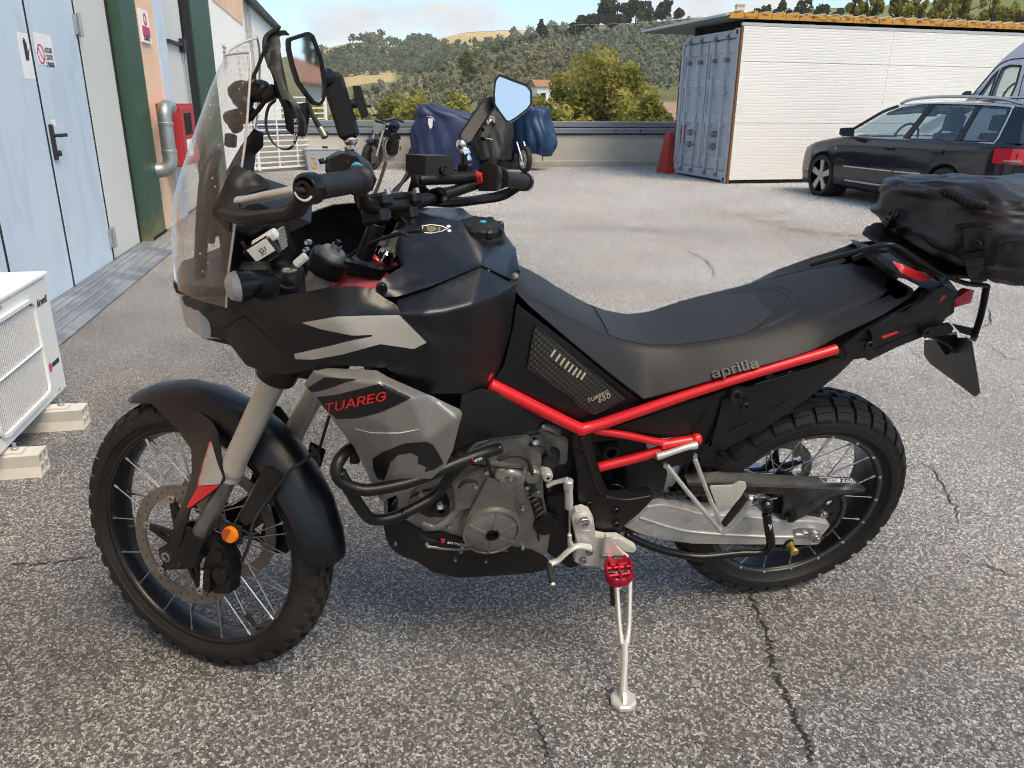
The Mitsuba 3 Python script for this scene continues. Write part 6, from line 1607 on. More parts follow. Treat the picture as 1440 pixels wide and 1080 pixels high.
# ------------------------------------------------------------------ swing arm, chain guard, chain, sprocket, rear axle
sw_o = [(876, 741), (893, 728), (911, 712), (931, 709), (955, 713), (984, 721), (1010, 724), (1042, 724), (1080, 729), (1107, 733), (1131, 732), (1150, 733), (1166, 736), (1168, 741), (1160, 750), (1153, 757), (1156, 763), (1149, 767), (1128, 768), (1107, 767), (1048, 767), (974, 766), (930, 760), (900, 752)]
sw = bk('swing_arm', plate(sw_o, 0.122, 0.045, rnd=0.005, bev=0.004), 'swing_alu', 30, label='pale alloy swing arm')
bk('swing_arm', mirror(plate(sw_o, 0.122, 0.045, rnd=0.005, bev=0.004)), 'swing_alu', 30)
bk('swing_arm_bridge', cat([span(0.36, 0.50, -0.07, 0.07, 0.44, 0.52, 0.02), hull(np.vstack([B.at(a, b, l) for a, b in ((890, 700), (930, 665), (945, 700), (915, 712)) for l in (0.072, -0.09)]))]), 'swing_alu', 30, B, sw)
bk('arm_rib', pipe([(900, 728, 0.123), (940, 741, 0.123), (974, 748, 0.123), (1040, 753, 0.123), (1105, 755, 0.123), (1140, 753, 0.123)], 0.0032, B, 8), 'swing_alu', True, B, sw)
bk('adjuster_slot', plate([(1114, 745), (1124, 742), (1150, 744), (1150, 757), (1120, 757)], 0.1235, 0.003, rnd=0.004, bev=0), 'engine_alu', 30, B, sw)
bk('chain_adjuster', cat([tube(pts([(1118, 752, 0.124), (1132, 752, 0.124)]), 0.0062, 10, 1), box((0.016, 0.01, 0.018), B.at(1131, 751, 0.124), ch=0.002)]), 'steel', 30, B, sw)
bk('axle_nut', cat([lathe([(0, 0.024), (0.008, 0.024), (0.010, 0.019), (0.010, 0.014), (0.016, 0.013), (0.016, 0.002), (0.019, 0.001), (0.019, -0.01), (0, -0.01)], B.at(1144, 752, 0.124), (0, 1, 0), 24)]), 'steel', 30, B, sw)
bk('stand_bobbin', lathe([(0, 0.030), (0.010, 0.030), (0.012, 0.027), (0.012, 0.022), (0.0075, 0.018), (0.0075, 0.008), (0.013, 0.004), (0.013, 0), (0, 0)], B.at(1111, 765, 0.122), (0.0, 1, -0.15), 24), 'gold', 30)
bk('bobbin_base', lathe([(0, 0.006), (0.0135, 0.006), (0.0145, 0.0), (0.0145, -0.004), (0, -0.004)], B.at(1109, 763, 0.120), (0, 1, 0), 20), 'gloss_black', 30)
pr('guard_grey', mikit.proc(lambda p, n, uv: mix((0.012, 0.012, 0.013), (0.045, 0.044, 0.042), smoothstep(0.4, 0.8, fbm(p.x * 30, p.y * 30, p.z * 30, 4)))), 0.5)
cgp = Patch([(962, 666, 0.100), (1010, 663, 0.100), (1107, 668, 0.098), (1199, 671, 0.094), (1209, 680, 0.106), (1219, 689, 0.108), (1215, 692, 0.112), (1167, 699, 0.122), (1150, 714, 0.122), (1131, 727, 0.122), (1112, 733, 0.122), (1098, 731, 0.122), (1103, 708, 0.122), (1101, 696, 0.122), (1060, 694, 0.122), (974, 692, 0.122), (968, 680, 0.122)], [(1000, 681, 0.124), (1050, 682, 0.124), (1100, 684, 0.124), (1150, 686, 0.122), (1200, 688, 0.116)], B, thick=0.004, rnd=1.5, lin=True, step=4)
cgk = bk('chain_guard', cgp.mesh, 'guard_grey', 30)
bk('guard_highlight', cgp.decal([(967, 679.5), (1050, 680.5), (1107, 682.5), (1205, 686), (1217, 690), (1205, 689.5), (1107, 686), (1050, 684), (968, 683)], 0.0015, rnd=0.3, step=3), 'rim_edge', 30, B, cgk)  # pale strip painted as a highlight along the guard ridge
bk('guard_label', cgp.decal([(1152, 671), (1197, 673.0), (1204, 679.5), (1160, 678.5)], 0.0012, rnd=0.2, step=3), 'white_label', 30, B, cgk)
bk('guard_label_field', cgp.decal([(1153.5, 671.6), (1196.5, 673.5), (1202.5, 679), (1160.5, 678)], 0.0018, rnd=0.2, step=3), 'black_print', 30, B, cgk)
bk('lettering', cgp.print(text('SIDE 660', 0.02, 0.0004, True), (1163, 677.6), (1199, 678.4), 4.5, 0.0024), 'white_label', False, B, cgk)
bk('guard_boss', lathe([(0, 0.008), (0.009, 0.008), (0.0145, 0.006), (0.0155, -0.006), (0, -0.006)], B.at(1113, 727, 0.130), (0, 1, 0), 22), 'gloss_black', 30, B, cgk)
# rear sprocket and chain
SPR = 0.115
spg = shapely.union_all([annulus(0.055, SPR - 0.004)] + [Point((SPR - 0.002) * math.cos(t), (SPR - 0.002) * math.sin(t)).buffer(0.0042, quad_segs=2) for t in np.linspace(0, 2 * np.pi, 44, endpoint=False)])
spg = spg.difference(shapely.union_all([Point(0.078 * math.cos(t), 0.078 * math.sin(t)).buffer(0.010) for t in np.linspace(0, 2 * np.pi, 12, endpoint=False)]))
spk = obj('sprocket', move(extr(spg, 0.088, 0.094), None, rc_), 'engine_dark', rw, 30, B)
obj('sprocket_carrier', move(lathe([(0.02, 0.104), (0.040, 0.104), (0.058, 0.096), (0.066, 0.090), (0.066, 0.05), (0.02, 0.05)], (0, 0, 0), (0, 1, 0), 40), None, rc_), 'metal_black', rw, 30, B)
for t in np.linspace(0, 2 * np.pi, 5, endpoint=False):
    p = rc_ + [0.058 * math.cos(t + 0.5), 0.096, 0.058 * math.sin(t + 0.5)]
    obj('sprocket_nut', lathe([(0, 0.012), (0.006, 0.012), (0.006, 0.006), (0.010, 0.005), (0.010, 0), (0, 0)], p, (0, 1, 0), 12), 'steel', rw, 30, B)
fs_ = B.at(832, 722, 0.091); fs_ = np.array([fs_[0], 0.091, fs_[2]])
r0_, r1_ = SPR, 0.036
dx = np.array([fs_[0] - rc_[0], fs_[2] - rc_[2]]); D_ = np.linalg.norm(dx); base = math.atan2(dx[1], dx[0]); al = math.acos((r0_ - r1_) / D_)
path = []
for t in np.linspace(base + al, base + 2 * np.pi - al, 40):
    path.append((rc_[0] + r0_ * math.cos(t), rc_[2] + r0_ * math.sin(t)))
for t in np.linspace(base - al, base + al, 16):
    path.append((fs_[0] + r1_ * math.cos(t), fs_[2] + r1_ * math.sin(t)))
path = np.array(path + [path[0]])
seg = np.r_[0, np.cumsum(np.linalg.norm(np.diff(path, axis=0), axis=1))]
nL = int(seg[-1] / 0.0159); nL -= nL % 2
lk = []
for i in range(nL):
    s0, s1 = seg[-1] * i / nL, seg[-1] * (i + 1) / nL
    a_ = np.array([np.interp(s0 % seg[-1], seg, path[:, 0]), np.interp(s0 % seg[-1], seg, path[:, 1])]); b_ = np.array([np.interp(s1 % seg[-1], seg, path[:, 0]), np.interp(s1 % seg[-1], seg, path[:, 1])])
    d = (b_ - a_) / (np.linalg.norm(b_ - a_) + 1e-9); n2 = np.array([-d[1], d[0]])
    off = 0.0078 if i % 2 else 0.0055
    pl = [a_ - d * 0.004 + n2 * 0.003, a_ + n2 * 0.0064, (a_ + b_) / 2 + n2 * 0.0042, b_ + n2 * 0.0064, b_ + d * 0.004 + n2 * 0.003, b_ + d * 0.004 - n2 * 0.003, b_ - n2 * 0.0064, (a_ + b_) / 2 - n2 * 0.0042, a_ - n2 * 0.0064, a_ - d * 0.004 - n2 * 0.003]
    for s in (1, -1):
        y = 0.091 + s * off
        lk.append(extr(Polygon(pl), y - 0.0008, y + 0.0008))
    lk.append(cyl((a_[0], 0.081, a_[1]), (a_[0], 0.101, a_[1]), 0.0032, 8))
ch = bk('chain', cat(lk), 'chain_steel', 30)
labels.setdefault(ch, {})['kind'] = 'stuff'
# black bent tube by the chain (centre stand arm) and its boss
bk('stand_arm', cat([pipe([(1078, 722, 0.165), (1081, 745, 0.170), (1084, 762, 0.172), (1080, 773, 0.170), (1068, 777, 0.166), (1040, 778, 0.160), (985, 783, 0.150), (940, 776, 0.140), (905, 764, 0.13), (880, 752, 0.12)], [0.0115, 0.0115, 0.0115, 0.0115, 0.0105, 0.0105, 0.0105, 0.0105, 0.010, 0.010]), ball(B.at(1077, 712, 0.165), 0.0165), tube(pts([(1072, 712, 0.14), (1078, 711, 0.18)]), 0.013, 14, 1)]), 'gloss_black', True, label='bent black tube in front of the swing arm')
bk('mark', cat([tube(pts([(1081, 738, 0.184), (1083, 742, 0.184)]), 0.0015, 6, 1), tube(pts([(1085, 738, 0.184), (1083, 745, 0.184)]), 0.0015, 6, 1)]), 'white_print', False)
# shock and dark linkage cover
bk('shock_absorber', cat([pipe([(866, 645, 0.06), (880, 690, 0.06)], 0.034), lathe([(0.02, 0.01), (0.034, 0.008), (0.036, -0.06), (0, -0.06)], B.at(862, 690, 0.09), (0.2, 1, 0), 24)]), 'gloss_black', True)
bk('linkage_cover', cat([plate([(878, 650), (915, 640), (940, 665), (932, 700), (905, 708), (882, 690)], 0.100, 0.05, rnd=0.01, bev=0.004)]), 'engine_dark', 30)

# ------------------------------------------------------------------ handlebar and controls (steered frame)
HB = [(437, 265, 0.430), (505, 254, 0.285)]
gL0, gL1 = FK.at(437, 265, 0.430), FK.at(506, 254, 0.290)
gR0, gR1 = gL0 * [1, -1, 1], gL1 * [1, -1, 1]
cL = FK.at(530, 290, 0.062); cR = cL * [1, -1, 1]
bend = FK.at(512, 262, 0.22)
bk('handlebar', tube([gL0, gL1, gL1 * 0.55 + np.array([1.0, 0.20, 1.205]) * 0.45, np.array([1.022, 0.155, 1.188]), cL + [0, 0.03, 0.002], cL, cR, cR + [0, -0.03, 0.002], np.array([1.022, -0.155, 1.188]), gR1 * 0.55 + np.array([1.0, -0.20, 1.205]) * 0.45, gR1, gR0], [0.0112, 0.0112, 0.0112, 0.0125, 0.0143, 0.0143, 0.0143, 0.0143, 0.0125, 0.0112, 0.0112, 0.0112], 16, 6), 'metal_black', True, FK)
for s in (1, -1):
    a0, a1 = gL0 * [1, s, 1], gL1 * [1, s, 1]
    d = (a0 - a1) / np.linalg.norm(a0 - a1); Lg = np.linalg.norm(a0 - a1)
    prof = [(0.0115, 0.0), (0.0225, 0.0), (0.0235, 0.004), (0.0205, 0.008)]
    prof += [(0.0172, 0.010), (0.0172, Lg * 0.12)]
    for i in range(9):
        h = Lg * 0.14 + i * Lg * 0.072
        prof += [(0.0174, h), (0.0168, h + 0.0015), (0.0168, h + 0.003), (0.0174, h + 0.0045)]
    prof += [(0.0172, Lg * 0.86), (0.0185, Lg * 0.90), (0.0185, Lg), (0.0115, Lg)]
    gk = bk('hand_grip', lathe(prof, a1, d, 28), 'grip_rubber', 35, FK)
    bk('bar_end', lathe([(0.0, 0.012), (0.007, 0.012), (0.008, 0.018), (0.018, 0.0165), (0.0215, 0.011), (0.022, -0.004), (0.012, -0.006), (0, -0.006)], a0, d, 28), 'gloss_black', 35, FK, gk)
    if s > 0:
        bk('ring_print', lathe([(0.0125, 0.0186), (0.0155, 0.0182), (0.0155, 0.0176), (0.0125, 0.0178)], a0, d, 36, False, 0.3, 2.6), 'white_print', 30, FK, gk)
        bk('ring_print', lathe([(0.0125, 0.0186), (0.0155, 0.0182), (0.0155, 0.0176), (0.0125, 0.0178)], a0, d, 36, False, 3.5, 5.7), 'white_print', 30, FK, gk)
# left switch block
gx_ = gL1
def hp(l, frame=FK):
    return hull(np.vstack([frame.at(*a) for a in l]))


swL = bk('switch_block', cat([hp([(458, 222, 0.235), (475, 212, 0.235), (500, 213, 0.235), (520, 228, 0.235), (530, 252, 0.235), (524, 268, 0.235), (500, 276, 0.235), (470, 264, 0.235), (457, 240, 0.235), (462, 224, 0.275), (480, 216, 0.275), (502, 220, 0.272), (515, 240, 0.272), (508, 262, 0.272), (476, 258, 0.275)]), hp([(447, 224, 0.235), (455, 222, 0.235), (460, 230, 0.235), (450, 231, 0.235), (448, 224, 0.250), (456, 230, 0.250)])]), 'plastic_black', 30, FK)
bk('switch_button', lathe([(0, 0.006), (0.006, 0.006), (0.0085, 0.003), (0.0085, -0.01), (0, -0.01)], FK.at(502, 236, 0.284), (-0.3, 1, 0.2), 16), 'switch_blue', 30, FK, swL)
bk('switch_button', lathe([(0, 0.006), (0.006, 0.006), (0.0085, 0.003), (0.0085, -0.01), (0, -0.01)], FK.at(511, 256, 0.280), (-0.3, 1, 0.1), 16), 'switch_red', 30, FK, swL)
bk('switch_button', hp([(513, 226, 0.262), (520, 233, 0.258), (524, 246, 0.255), (519, 250, 0.260), (513, 238, 0.266)]), 'engine_dark', 30, FK, swL)
bk('switch_button', hp([(518, 238, 0.263), (522, 246, 0.260), (521, 250, 0.262), (517, 244, 0.265)]), 'white_label', 30, FK, swL)
bk('switch_button', hp([(484, 226, 0.278), (490, 224, 0.277), (494, 229, 0.276), (488, 230, 0.278)]), 'engine_dark', 30, FK, swL)
# left lever and hand guard
bk('clutch_lever', tube([FK.at(338, 284, 0.330), FK.at(350, 281, 0.335), FK.at(385, 274, 0.345), FK.at(425, 267, 0.335), np.array([1.03, 0.27, 1.205]), np.array([1.02, 0.235, 1.205])], [0.0125, 0.0100, 0.0108, 0.0105, 0.009, 0.009], 12, 5, flat=0.75), 'swing_alu', 35, FK)
bk('brake_lever', tube([FK.at(338, 284, 0.330) * [1, -1, 1], FK.at(385, 274, 0.345) * [1, -1, 1], FK.at(425, 267, 0.335) * [1, -1, 1], np.array([1.03, -0.27, 1.205]), np.array([1.02, -0.235, 1.205])], [0.0095, 0.0085, 0.0085, 0.008, 0.009], 12, 5, flat=0.72), 'gloss_black', 35, FK)
hg_ = cat([tube([gL0 + [0.004, 0.012, 0], FK.at(424, 283, 0.425), FK.at(412, 299, 0.405), FK.at(385, 304, 0.385), FK.at(350, 308, 0.365), FK.at(320, 302, 0.345)], [0.012, 0.013, 0.015, 0.0165, 0.018, 0.018], 12, 5, flat=0.6)])
hgp = surf([(296, 300, 0.325), (303, 285, 0.325), (317, 252, 0.318), (326, 234, 0.300), (333, 232, 0.295), (350, 238, 0.290), (365, 246, 0.285), (383, 262, 0.280), (360, 268, 0.300), (338, 276, 0.330), (334, 292, 0.355), (360, 297, 0.380), (400, 288, 0.400), (424, 276, 0.415), (424, 290, 0.412), (408, 302, 0.400), (380, 308, 0.385), (345, 312, 0.360), (322, 308, 0.340), (322, 330, 0.335), (306, 312, 0.325)], [(322, 285, 0.335), (340, 250, 0.305)], FK, 0.005, rnd=2, step=5)
bk('hand_guard', cat([hg_, hgp]), 'plastic_black', 35, FK)
bk('hand_guard', mirror(cat([hg_, hgp])), 'plastic_black', 35, FK)
# instrument clamp, risers
for s in (1, -1):
    c = cL * [1, s, 1]
    rs = bk('bar_clamp', cat([box((0.052, 0.034, 0.026), c + [0, -0.004 * s, 0.010], rot((0, 1, 0), 0.25), ch=0.006), box((0.048, 0.032, 0.03), c + [0.004, -0.004 * s, -0.018], rot((0, 1, 0), 0.25), ch=0.005), cyl(c + [0.0, -0.004 * s, -0.03], c + [0.03, -0.008 * s, -0.10], 0.016, 16)]), 'metal_black', 30, FK)
    for dx in (-0.019, 0.019):
        p = c + [dx, -0.004 * s, 0.022 - dx * 0.25]
        bk('bolt', lathe([(0, 0.003), (0.003, 0.003), (0.0034, 0.006), (0.0058, 0.006), (0.006, -0.004), (0, -0.004)], p, (0.25, 0, 1), 12), 'steel', 30, FK, rs)
bk('clamp_bridge', box((0.02, 0.075, 0.012), (cL + cR) / 2 + [0, 0, 0.018], ch=0.004), 'metal_black', 30, FK)
# right switch block with red button, brake reservoir
swR = bk('switch_block', hull(np.vstack([(gR1 + np.array([0, 0.055, 0]) + np.array(o)) for o in [(0.02, 0.012, 0.026), (0.02, 0.012, -0.028), (-0.02, 0.012, 0.028), (-0.022, 0.012, -0.024), (0.02, -0.016, 0.022), (0.02, -0.016, -0.026), (-0.018, -0.016, 0.024), (-0.02, -0.016, -0.022), (0.0, 0.014, 0.036), (0, -0.012, 0.032), (-0.028, 0.0, 0.0), (0.026, 0, 0)]])), 'plastic_black', 30, FK)
c = FK.at(673, 249, -0.262)
bk('kill_switch', hull(np.vstack([FK.at(a, b, l) for a, b, l in ((668, 240, -0.212), (678, 243, -0.212), (679, 257, -0.212), (670, 260, -0.212), (671, 250, -0.200), (675, 246, -0.200))])), 'decal_red', 20, FK, swR)
mcp = FK.at(653, 248, -0.226)
bk('mirror_clamp', cat([box((0.03, 0.022, 0.055), mcp, ch=0.004), cyl(mcp + [0, 0, 0.02], FK.at(654, 216, -0.226), 0.010, 14)]), 'metal_black', 30, FK)
bolts([(653, 240, -0.232), (651, 262, -0.232)], 'steel', 0.005, FK)
rsv = hull(np.vstack([FK.at(a, b, l) for a, b, l in ((598, 219, -0.13), (638, 219, -0.165), (639, 244, -0.165), (626, 250, -0.15), (598, 247, -0.13))] + [FK.at(a, b, l) + [0.045, 0, 0] for a, b, l in ((598, 219, -0.13), (638, 219, -0.165), (639, 244, -0.165), (598, 247, -0.13))]))
rk_ = bk('brake_reservoir', rsv, 'plastic_black', 25, FK)
p = FK.at(623, 240, -0.150)
bk('sight_glass', lathe([(0, 0.001), (0.007, 0.001), (0.008, 0.004), (0.010, 0.003), (0.010, -0.006), (0, -0.006)], p + [-0.002, 0.0, 0], (-0.92, 0.38, 0.1), 16), 'gloss_black', 30, FK, rk_)
bk('master_cylinder', tube([FK.at(590, 253, -0.12), FK.at(605, 252, -0.14), gR1 + [0.03, 0.05, 0.0]], [0.011, 0.012, 0.014], 12, 3), 'metal_black', 35, FK)
bk('bar_tie', cat([lathe([(0.0125, -0.012), (0.0185, -0.012), (0.0185, 0.012), (0.0125, 0.012)], np.array([1.022, -0.14, 1.187]), (0.05, -1, 0.12), 20, True)]), 'gloss_black', 30, FK)
for l in ([(530, 272, 0.0), (560, 268, -0.06), (590, 254, -0.12)], [(527, 290, 0.05), (580, 292, -0.08), (630, 285, -0.16), (668, 272, -0.22)], [(490, 285, 0.18), (505, 300, 0.12), (490, 330, 0.06), (470, 360, 0.03)], [(500, 275, 0.2), (516, 300, 0.12), (510, 335, 0.02)], [(640, 268, -0.17), (610, 282, -0.12), (560, 300, -0.04), (530, 330, 0.0)]):
    bk('cable', pipe(l, 0.0036, FK, 8), 'black_rubber', True)
bk('ignition_lock', cat([lathe([(0, 0.012), (0.012, 0.012), (0.016, 0.006), (0.017, -0.03), (0, -0.03)], FK.at(560, 335, -0.02), (-0.3, 0.1, 1), 20)]), 'engine_alu', 30, FK)

# dash, screen carrier, side lamp, wiring by the fork
bk('dash_cowl', cat([surf([(316, 262, 0.06), (322, 240, 0.045), (364, 184, 0.00), (371, 187, -0.01), (371, 206, -0.01), (360, 218, 0.0), (358, 240, 0.02), (342, 262, 0.05)], [], B, 0.012, rnd=2, step=5)]), 'plastic_black', 30)
bk('dash_body', hull(np.vstack([(1.35, y, 1.10) for y in (-0.10, 0.08)] + [(1.20, y, 1.16) for y in (-0.10, 0.05)] + [(1.33, y, 1.21) for y in (-0.10, 0.04)] + [(1.24, y, 1.17) for y in (-0.09, 0.03)])), 'plastic_black', 30)
bk('screen_frame', cat([tube([(1.40, 0.10, 1.08), (1.385, 0.09, 1.17), (1.37, 0.05, 1.25), (1.355, 0, 1.27), (1.37, -0.05, 1.25), (1.385, -0.09, 1.17), (1.40, -0.10, 1.08)], 0.010, 10, 5), tube([(1.385, 0.09, 1.17), (1.40, 0.0, 1.14), (1.385, -0.09, 1.17)], 0.009, 10, 5), tube([(1.37, 0.06, 1.24), (1.40, 0.06, 1.08)], 0.007, 8, 1), tube([(1.37, -0.06, 1.24), (1.40, -0.06, 1.08)], 0.007, 8, 1)]), 'plastic_black', True)
fc_ = [(352, 378, 0.10), (377, 335, 0.08), (402, 318, 0.07), (418, 345, 0.07), (430, 390, 0.09), (428, 408, 0.13), (380, 418, 0.15), (352, 405, 0.14)]
bk('inner_cowl', cat([surf([(302, 300, 0.10), (330, 318, 0.12), (372, 318, 0.11), (400, 312, 0.09), (428, 380, 0.10), (430, 412, 0.17), (380, 420, 0.172), (330, 415, 0.15), (318, 400, 0.13)], [(370, 370, 0.10)], B, 0.006, rnd=2, step=6)]), 'gloss_black', 30)
gp_ = bk('louvre_panel', surf([(372, 322, 0.098), (396, 312, 0.086), (402, 318, 0.086), (419, 362, 0.088), (412, 372, 0.098), (398, 360, 0.100), (384, 342, 0.100)], [], B, 0.006, rnd=1.5, step=4), 'plastic_black', 30)
for i in range(8):
    t = i / 7
    bk('louvre', pipe([(386 + 10 * t, 327 + 24 * t, 0.104), (399 + 7 * t, 319 + 24 * t, 0.093)], 0.0020, B, 6, 1), 'lens_clear', False, B, gp_)
bk('relay_box', cat([box((0.055, 0.022, 0.040), B.at(369, 353, 0.135), rot((0, 1, 0), 0.55), ch=0.004)]), 'gloss_black', 30)
bk('label', box((0.040, 0.0015, 0.026), B.at(367, 352, 0.1475), rot((0, 1, 0), 0.55), ch=0.0004), 'white_label', False)
ul = B.at(361, 349.5, 0.1490)
bk('lettering', cat([place_text('12V', B.at(376, 350, 0.1488), B.at(362, 357, 0.1488) - B.at(376, 350, 0.1488), (0.5, 0, 1), 0.006, 0.0004, True), place_text('CE', B.at(376, 356, 0.1488) , B.at(362, 363, 0.1488) - B.at(376, 356, 0.1488), (0.5, 0, 1), 0.006, 0.0004, True)]), 'black_print', False)
bk('relay_cap', box((0.05, 0.02, 0.016), B.at(373, 337, 0.13), rot((0, 1, 0), 0.55), ch=0.003), 'white_label', 30)
bk('wire_harness', cat([pipe([(357, 372, 0.14), (378, 392, 0.15), (402, 405, 0.16), (418, 402, 0.165), (422, 385, 0.165), (418, 372, 0.16)], 0.0032, B, 8), pipe([(340, 340, 0.13), (352, 360, 0.13), (360, 375, 0.14)], 0.003, B, 8)]), 'black_rubber', True)
bk('cable_tag', pipe([(416, 372, 0.165), (423, 366, 0.165), (430, 360, 0.164)], 0.0075, B, 10), 'white_label', True)
# auxiliary turn lamp beside the screen
tl0 = B.at(326, 402, 0.20)
td = np.array([0.75, 0.35, 0.05])
al_ = bk('turn_signal', lathe([(0, -0.035), (0.016, -0.033), (0.026, -0.012), (0.028, 0.004), (0.026, 0.006), (0, 0.006)], B.at(338, 402, 0.20), td, 24), 'gloss_black', 35)
bk('lens', lathe([(0.0265, 0.006), (0.022, 0.018), (0.012, 0.024), (0, 0.025)], B.at(338, 402, 0.20), td, 24), 'lens_clear', 35, B, al_)
bk('turn_signal_stalk', cat([pipe([(350, 400, 0.19), (368, 402, 0.17), (382, 405, 0.15)], [0.024, 0.022, 0.02], B, 12), box((0.05, 0.03, 0.04), B.at(360, 385, 0.16), ch=0.006)]), 'plastic_black', 35)

# ------------------------------------------------------------------ windscreen
rows = []
for z, xc, hw, xe in ((1.030, 1.466, 0.165, 1.352), (1.10, 1.458, 0.168, 1.338), (1.18, 1.447, 0.165, 1.318), (1.25, 1.416, 0.152, 1.302), (1.32, 1.382, 0.132, 1.285), (1.38, 1.352, 0.108, 1.275), (1.415, 1.332, 0.085, 1.270), (1.435, 1.318, 0.068, 1.270)):
    rows.append([(xc - (xc - xe) * abs(t) ** 2.0, t * hw, z + 0.02 * abs(t)) for t in np.linspace(-1, 1, 33)])
R_ = np.array(rows)
scm = loft(R_, False, False)
ws = bk('windscreen', scm, 'screen_clear', True, label='smoky clear windscreen speckled with insects')
edge_ = np.vstack([R_[:, 0], R_[-1, 1:], R_[::-1, -1][1:]])
bk('screen_edge', tube(edge_, 0.0021, 6, 1), 'screen_rim', True, B, ws)
pr('screen_rim', (0.55, 0.52, 0.49), 0.25)
rngs = np.random.default_rng(4)
sp_ = []
from scipy.interpolate import RegularGridInterpolator
for i in range(70):
    u_, v_ = rngs.uniform(0.6, 6.4), rngs.uniform(1, 31)
    i0, j0 = int(u_), int(v_); a, b = u_ - i0, v_ - j0
    p = (R_[i0, j0] * (1 - a) + R_[i0 + 1, j0] * a) * (1 - b) + (R_[i0, j0 + 1] * (1 - a) + R_[i0 + 1, j0 + 1] * a) * b
    sp_.append(ball(p, float(rngs.uniform(0.0006, 0.0014)), 6))
kf = bk('fly_specks', cat(sp_), 'white_label', False, B, ws)
labels[kf] = {'kind': 'stuff'}

# ------------------------------------------------------------------ mirrors on ball-jointed arms
def mirror_unit(poly, center, nrm, shrink, thick, key_frame=FK):
    o = key_frame.local(EYE)[0]
    P = []
    for a, b in poly:
        d = key_frame.R.T @ ray(a, b); P.append(o + d * (np.dot(center - o, nrm) / np.dot(d, nrm)))
    P = np.array(P); c = P.mean(0)
    u = P[0] - c; u -= nrm * np.dot(u, nrm); u /= np.linalg.norm(u); v = np.cross(nrm, u)
    uv = np.c_[(P - c) @ u, (P - c) @ v]
    pg = rounded(Polygon(uv).buffer(0), 0.006)
    def lift(g, h0, h1):
        m = trimesh.creation.extrude_polygon(g, h1 - h0, engine='earcut'); w = np.asarray(m.vertices)
        return trimesh.Trimesh(c + w[:, :1] * u + w[:, 1:2] * v + (w[:, 2:] + h0) * nrm, m.faces, process=False)
    def ringpts(g, h):
        w = np.array(g.exterior.coords); return c + w[:, :1] * u + w[:, 1:2] * v + h * nrm
    body = cat([lift(pg.difference(pg.buffer(-shrink)), -0.004, 0.003), hull(np.vstack([ringpts(pg, -0.003), ringpts(pg.buffer(-0.02), -thick)]))])
    glass = lift(pg.buffer(-shrink + 0.0005), -0.0025, 0.0005)
    return body, glass, c


# the mirrors' planes are set so that they reflect the sky and the land behind the yard
def world_n(px, py, r):
    d = ray(px, py); d = d / np.linalg.norm(d); r = np.asarray(r, float) / np.linalg.norm(r)
    n = r - d
    return n / np.linalg.norm(n)


nL = FK.R.T @ world_n(430, 95, (0.92, -0.10, 0.05)); cLm = FK.at(430, 95, 0.31)
bl, gl, c0 = mirror_unit([(403, 54), (432, 44.5), (440, 49), (446, 64), (453, 84), (458, 120), (456, 140), (449, 150), (440, 147), (427, 131), (417, 117), (409, 92), (404, 70)], cLm, nL, 0.005, 0.028)
ml = bk('mirror', bl, 'gloss_black', 30, FK, label='left mirror raised on a ball jointed arm')
bk('glass', gl, 'mirror_glass', False, FK, ml)
nR = FK.R.T @ world_n(720, 140, (0.30, -0.80, 0.50)); cRm = FK.at(720, 140, -0.30)
br, gr_, c1 = mirror_unit([(700, 106), (704, 105), (722, 112), (741, 119), (748, 128), (748, 147), (742, 155), (728, 166), (717, 173), (711, 172), (703, 161), (694, 148), (693, 132), (695, 114)], cRm, nR, 0.004, 0.03)
mr = bk('mirror', br, 'gloss_black', 30, FK, label='right mirror reflecting clouds')
bk('glass', gr_, 'mirror_glass', False, FK, mr)
bk('mirror_joint', cat([tube([c1 - nR * 0.028, FK.at(689, 143, -0.318)], [0.014, 0.012], 12, 1)]), 'gloss_black', True, FK)


def ball_arm(p0, p1, r, wing, side):
    p0, p1 = np.asarray(p0), np.asarray(p1); d = (p1 - p0); L = np.linalg.norm(d); d = d / L
    eye = FK.local(EYE)[0]; n = eye - (p0 + p1) / 2; n -= d * np.dot(n, d); n /= np.linalg.norm(n); s = np.cross(d, n)
    halves = []
    for k in (-1, 1):
        halves.append(hull([p0 + d * L * t + s * k * w + n * h for t, wi, hi in ((0.0, 0.6, 0.6), (0.08, 1.0, 0.95), (0.30, 0.92, 0.9), (0.5, 0.86, 0.85), (0.70, 0.92, 0.9), (0.92, 1.0, 0.95), (1.0, 0.6, 0.6)) for w in (-0.001, r * wi * 0.72, r * wi) for h in ((hi * r * 0.9, -hi * r * 0.9) if w < r * wi * 0.9 else (hi * r * 0.45, -hi * r * 0.45))]))
    c = (p0 + p1) / 2
    # a tee knob on one side
    sg = side
    knob = cat([cyl(c + s * sg * r * 0.8, c + s * sg * (r + wing * 0.55), r * 0.42, 14), hull([c + s * sg * (r + wing * (0.35 if abs(t) < 0.5 else 0.45)) + d * t * r * 1.5 + n * h * r * 0.42 for t in (-1, 1, -0.3, 0.3) for h in (-1, 1)] + [c + s * sg * (r + wing) + d * t * r * 1.35 + n * h * r * 0.36 for t in (-1, 1) for h in (-1, 1)])])
    return halves, knob


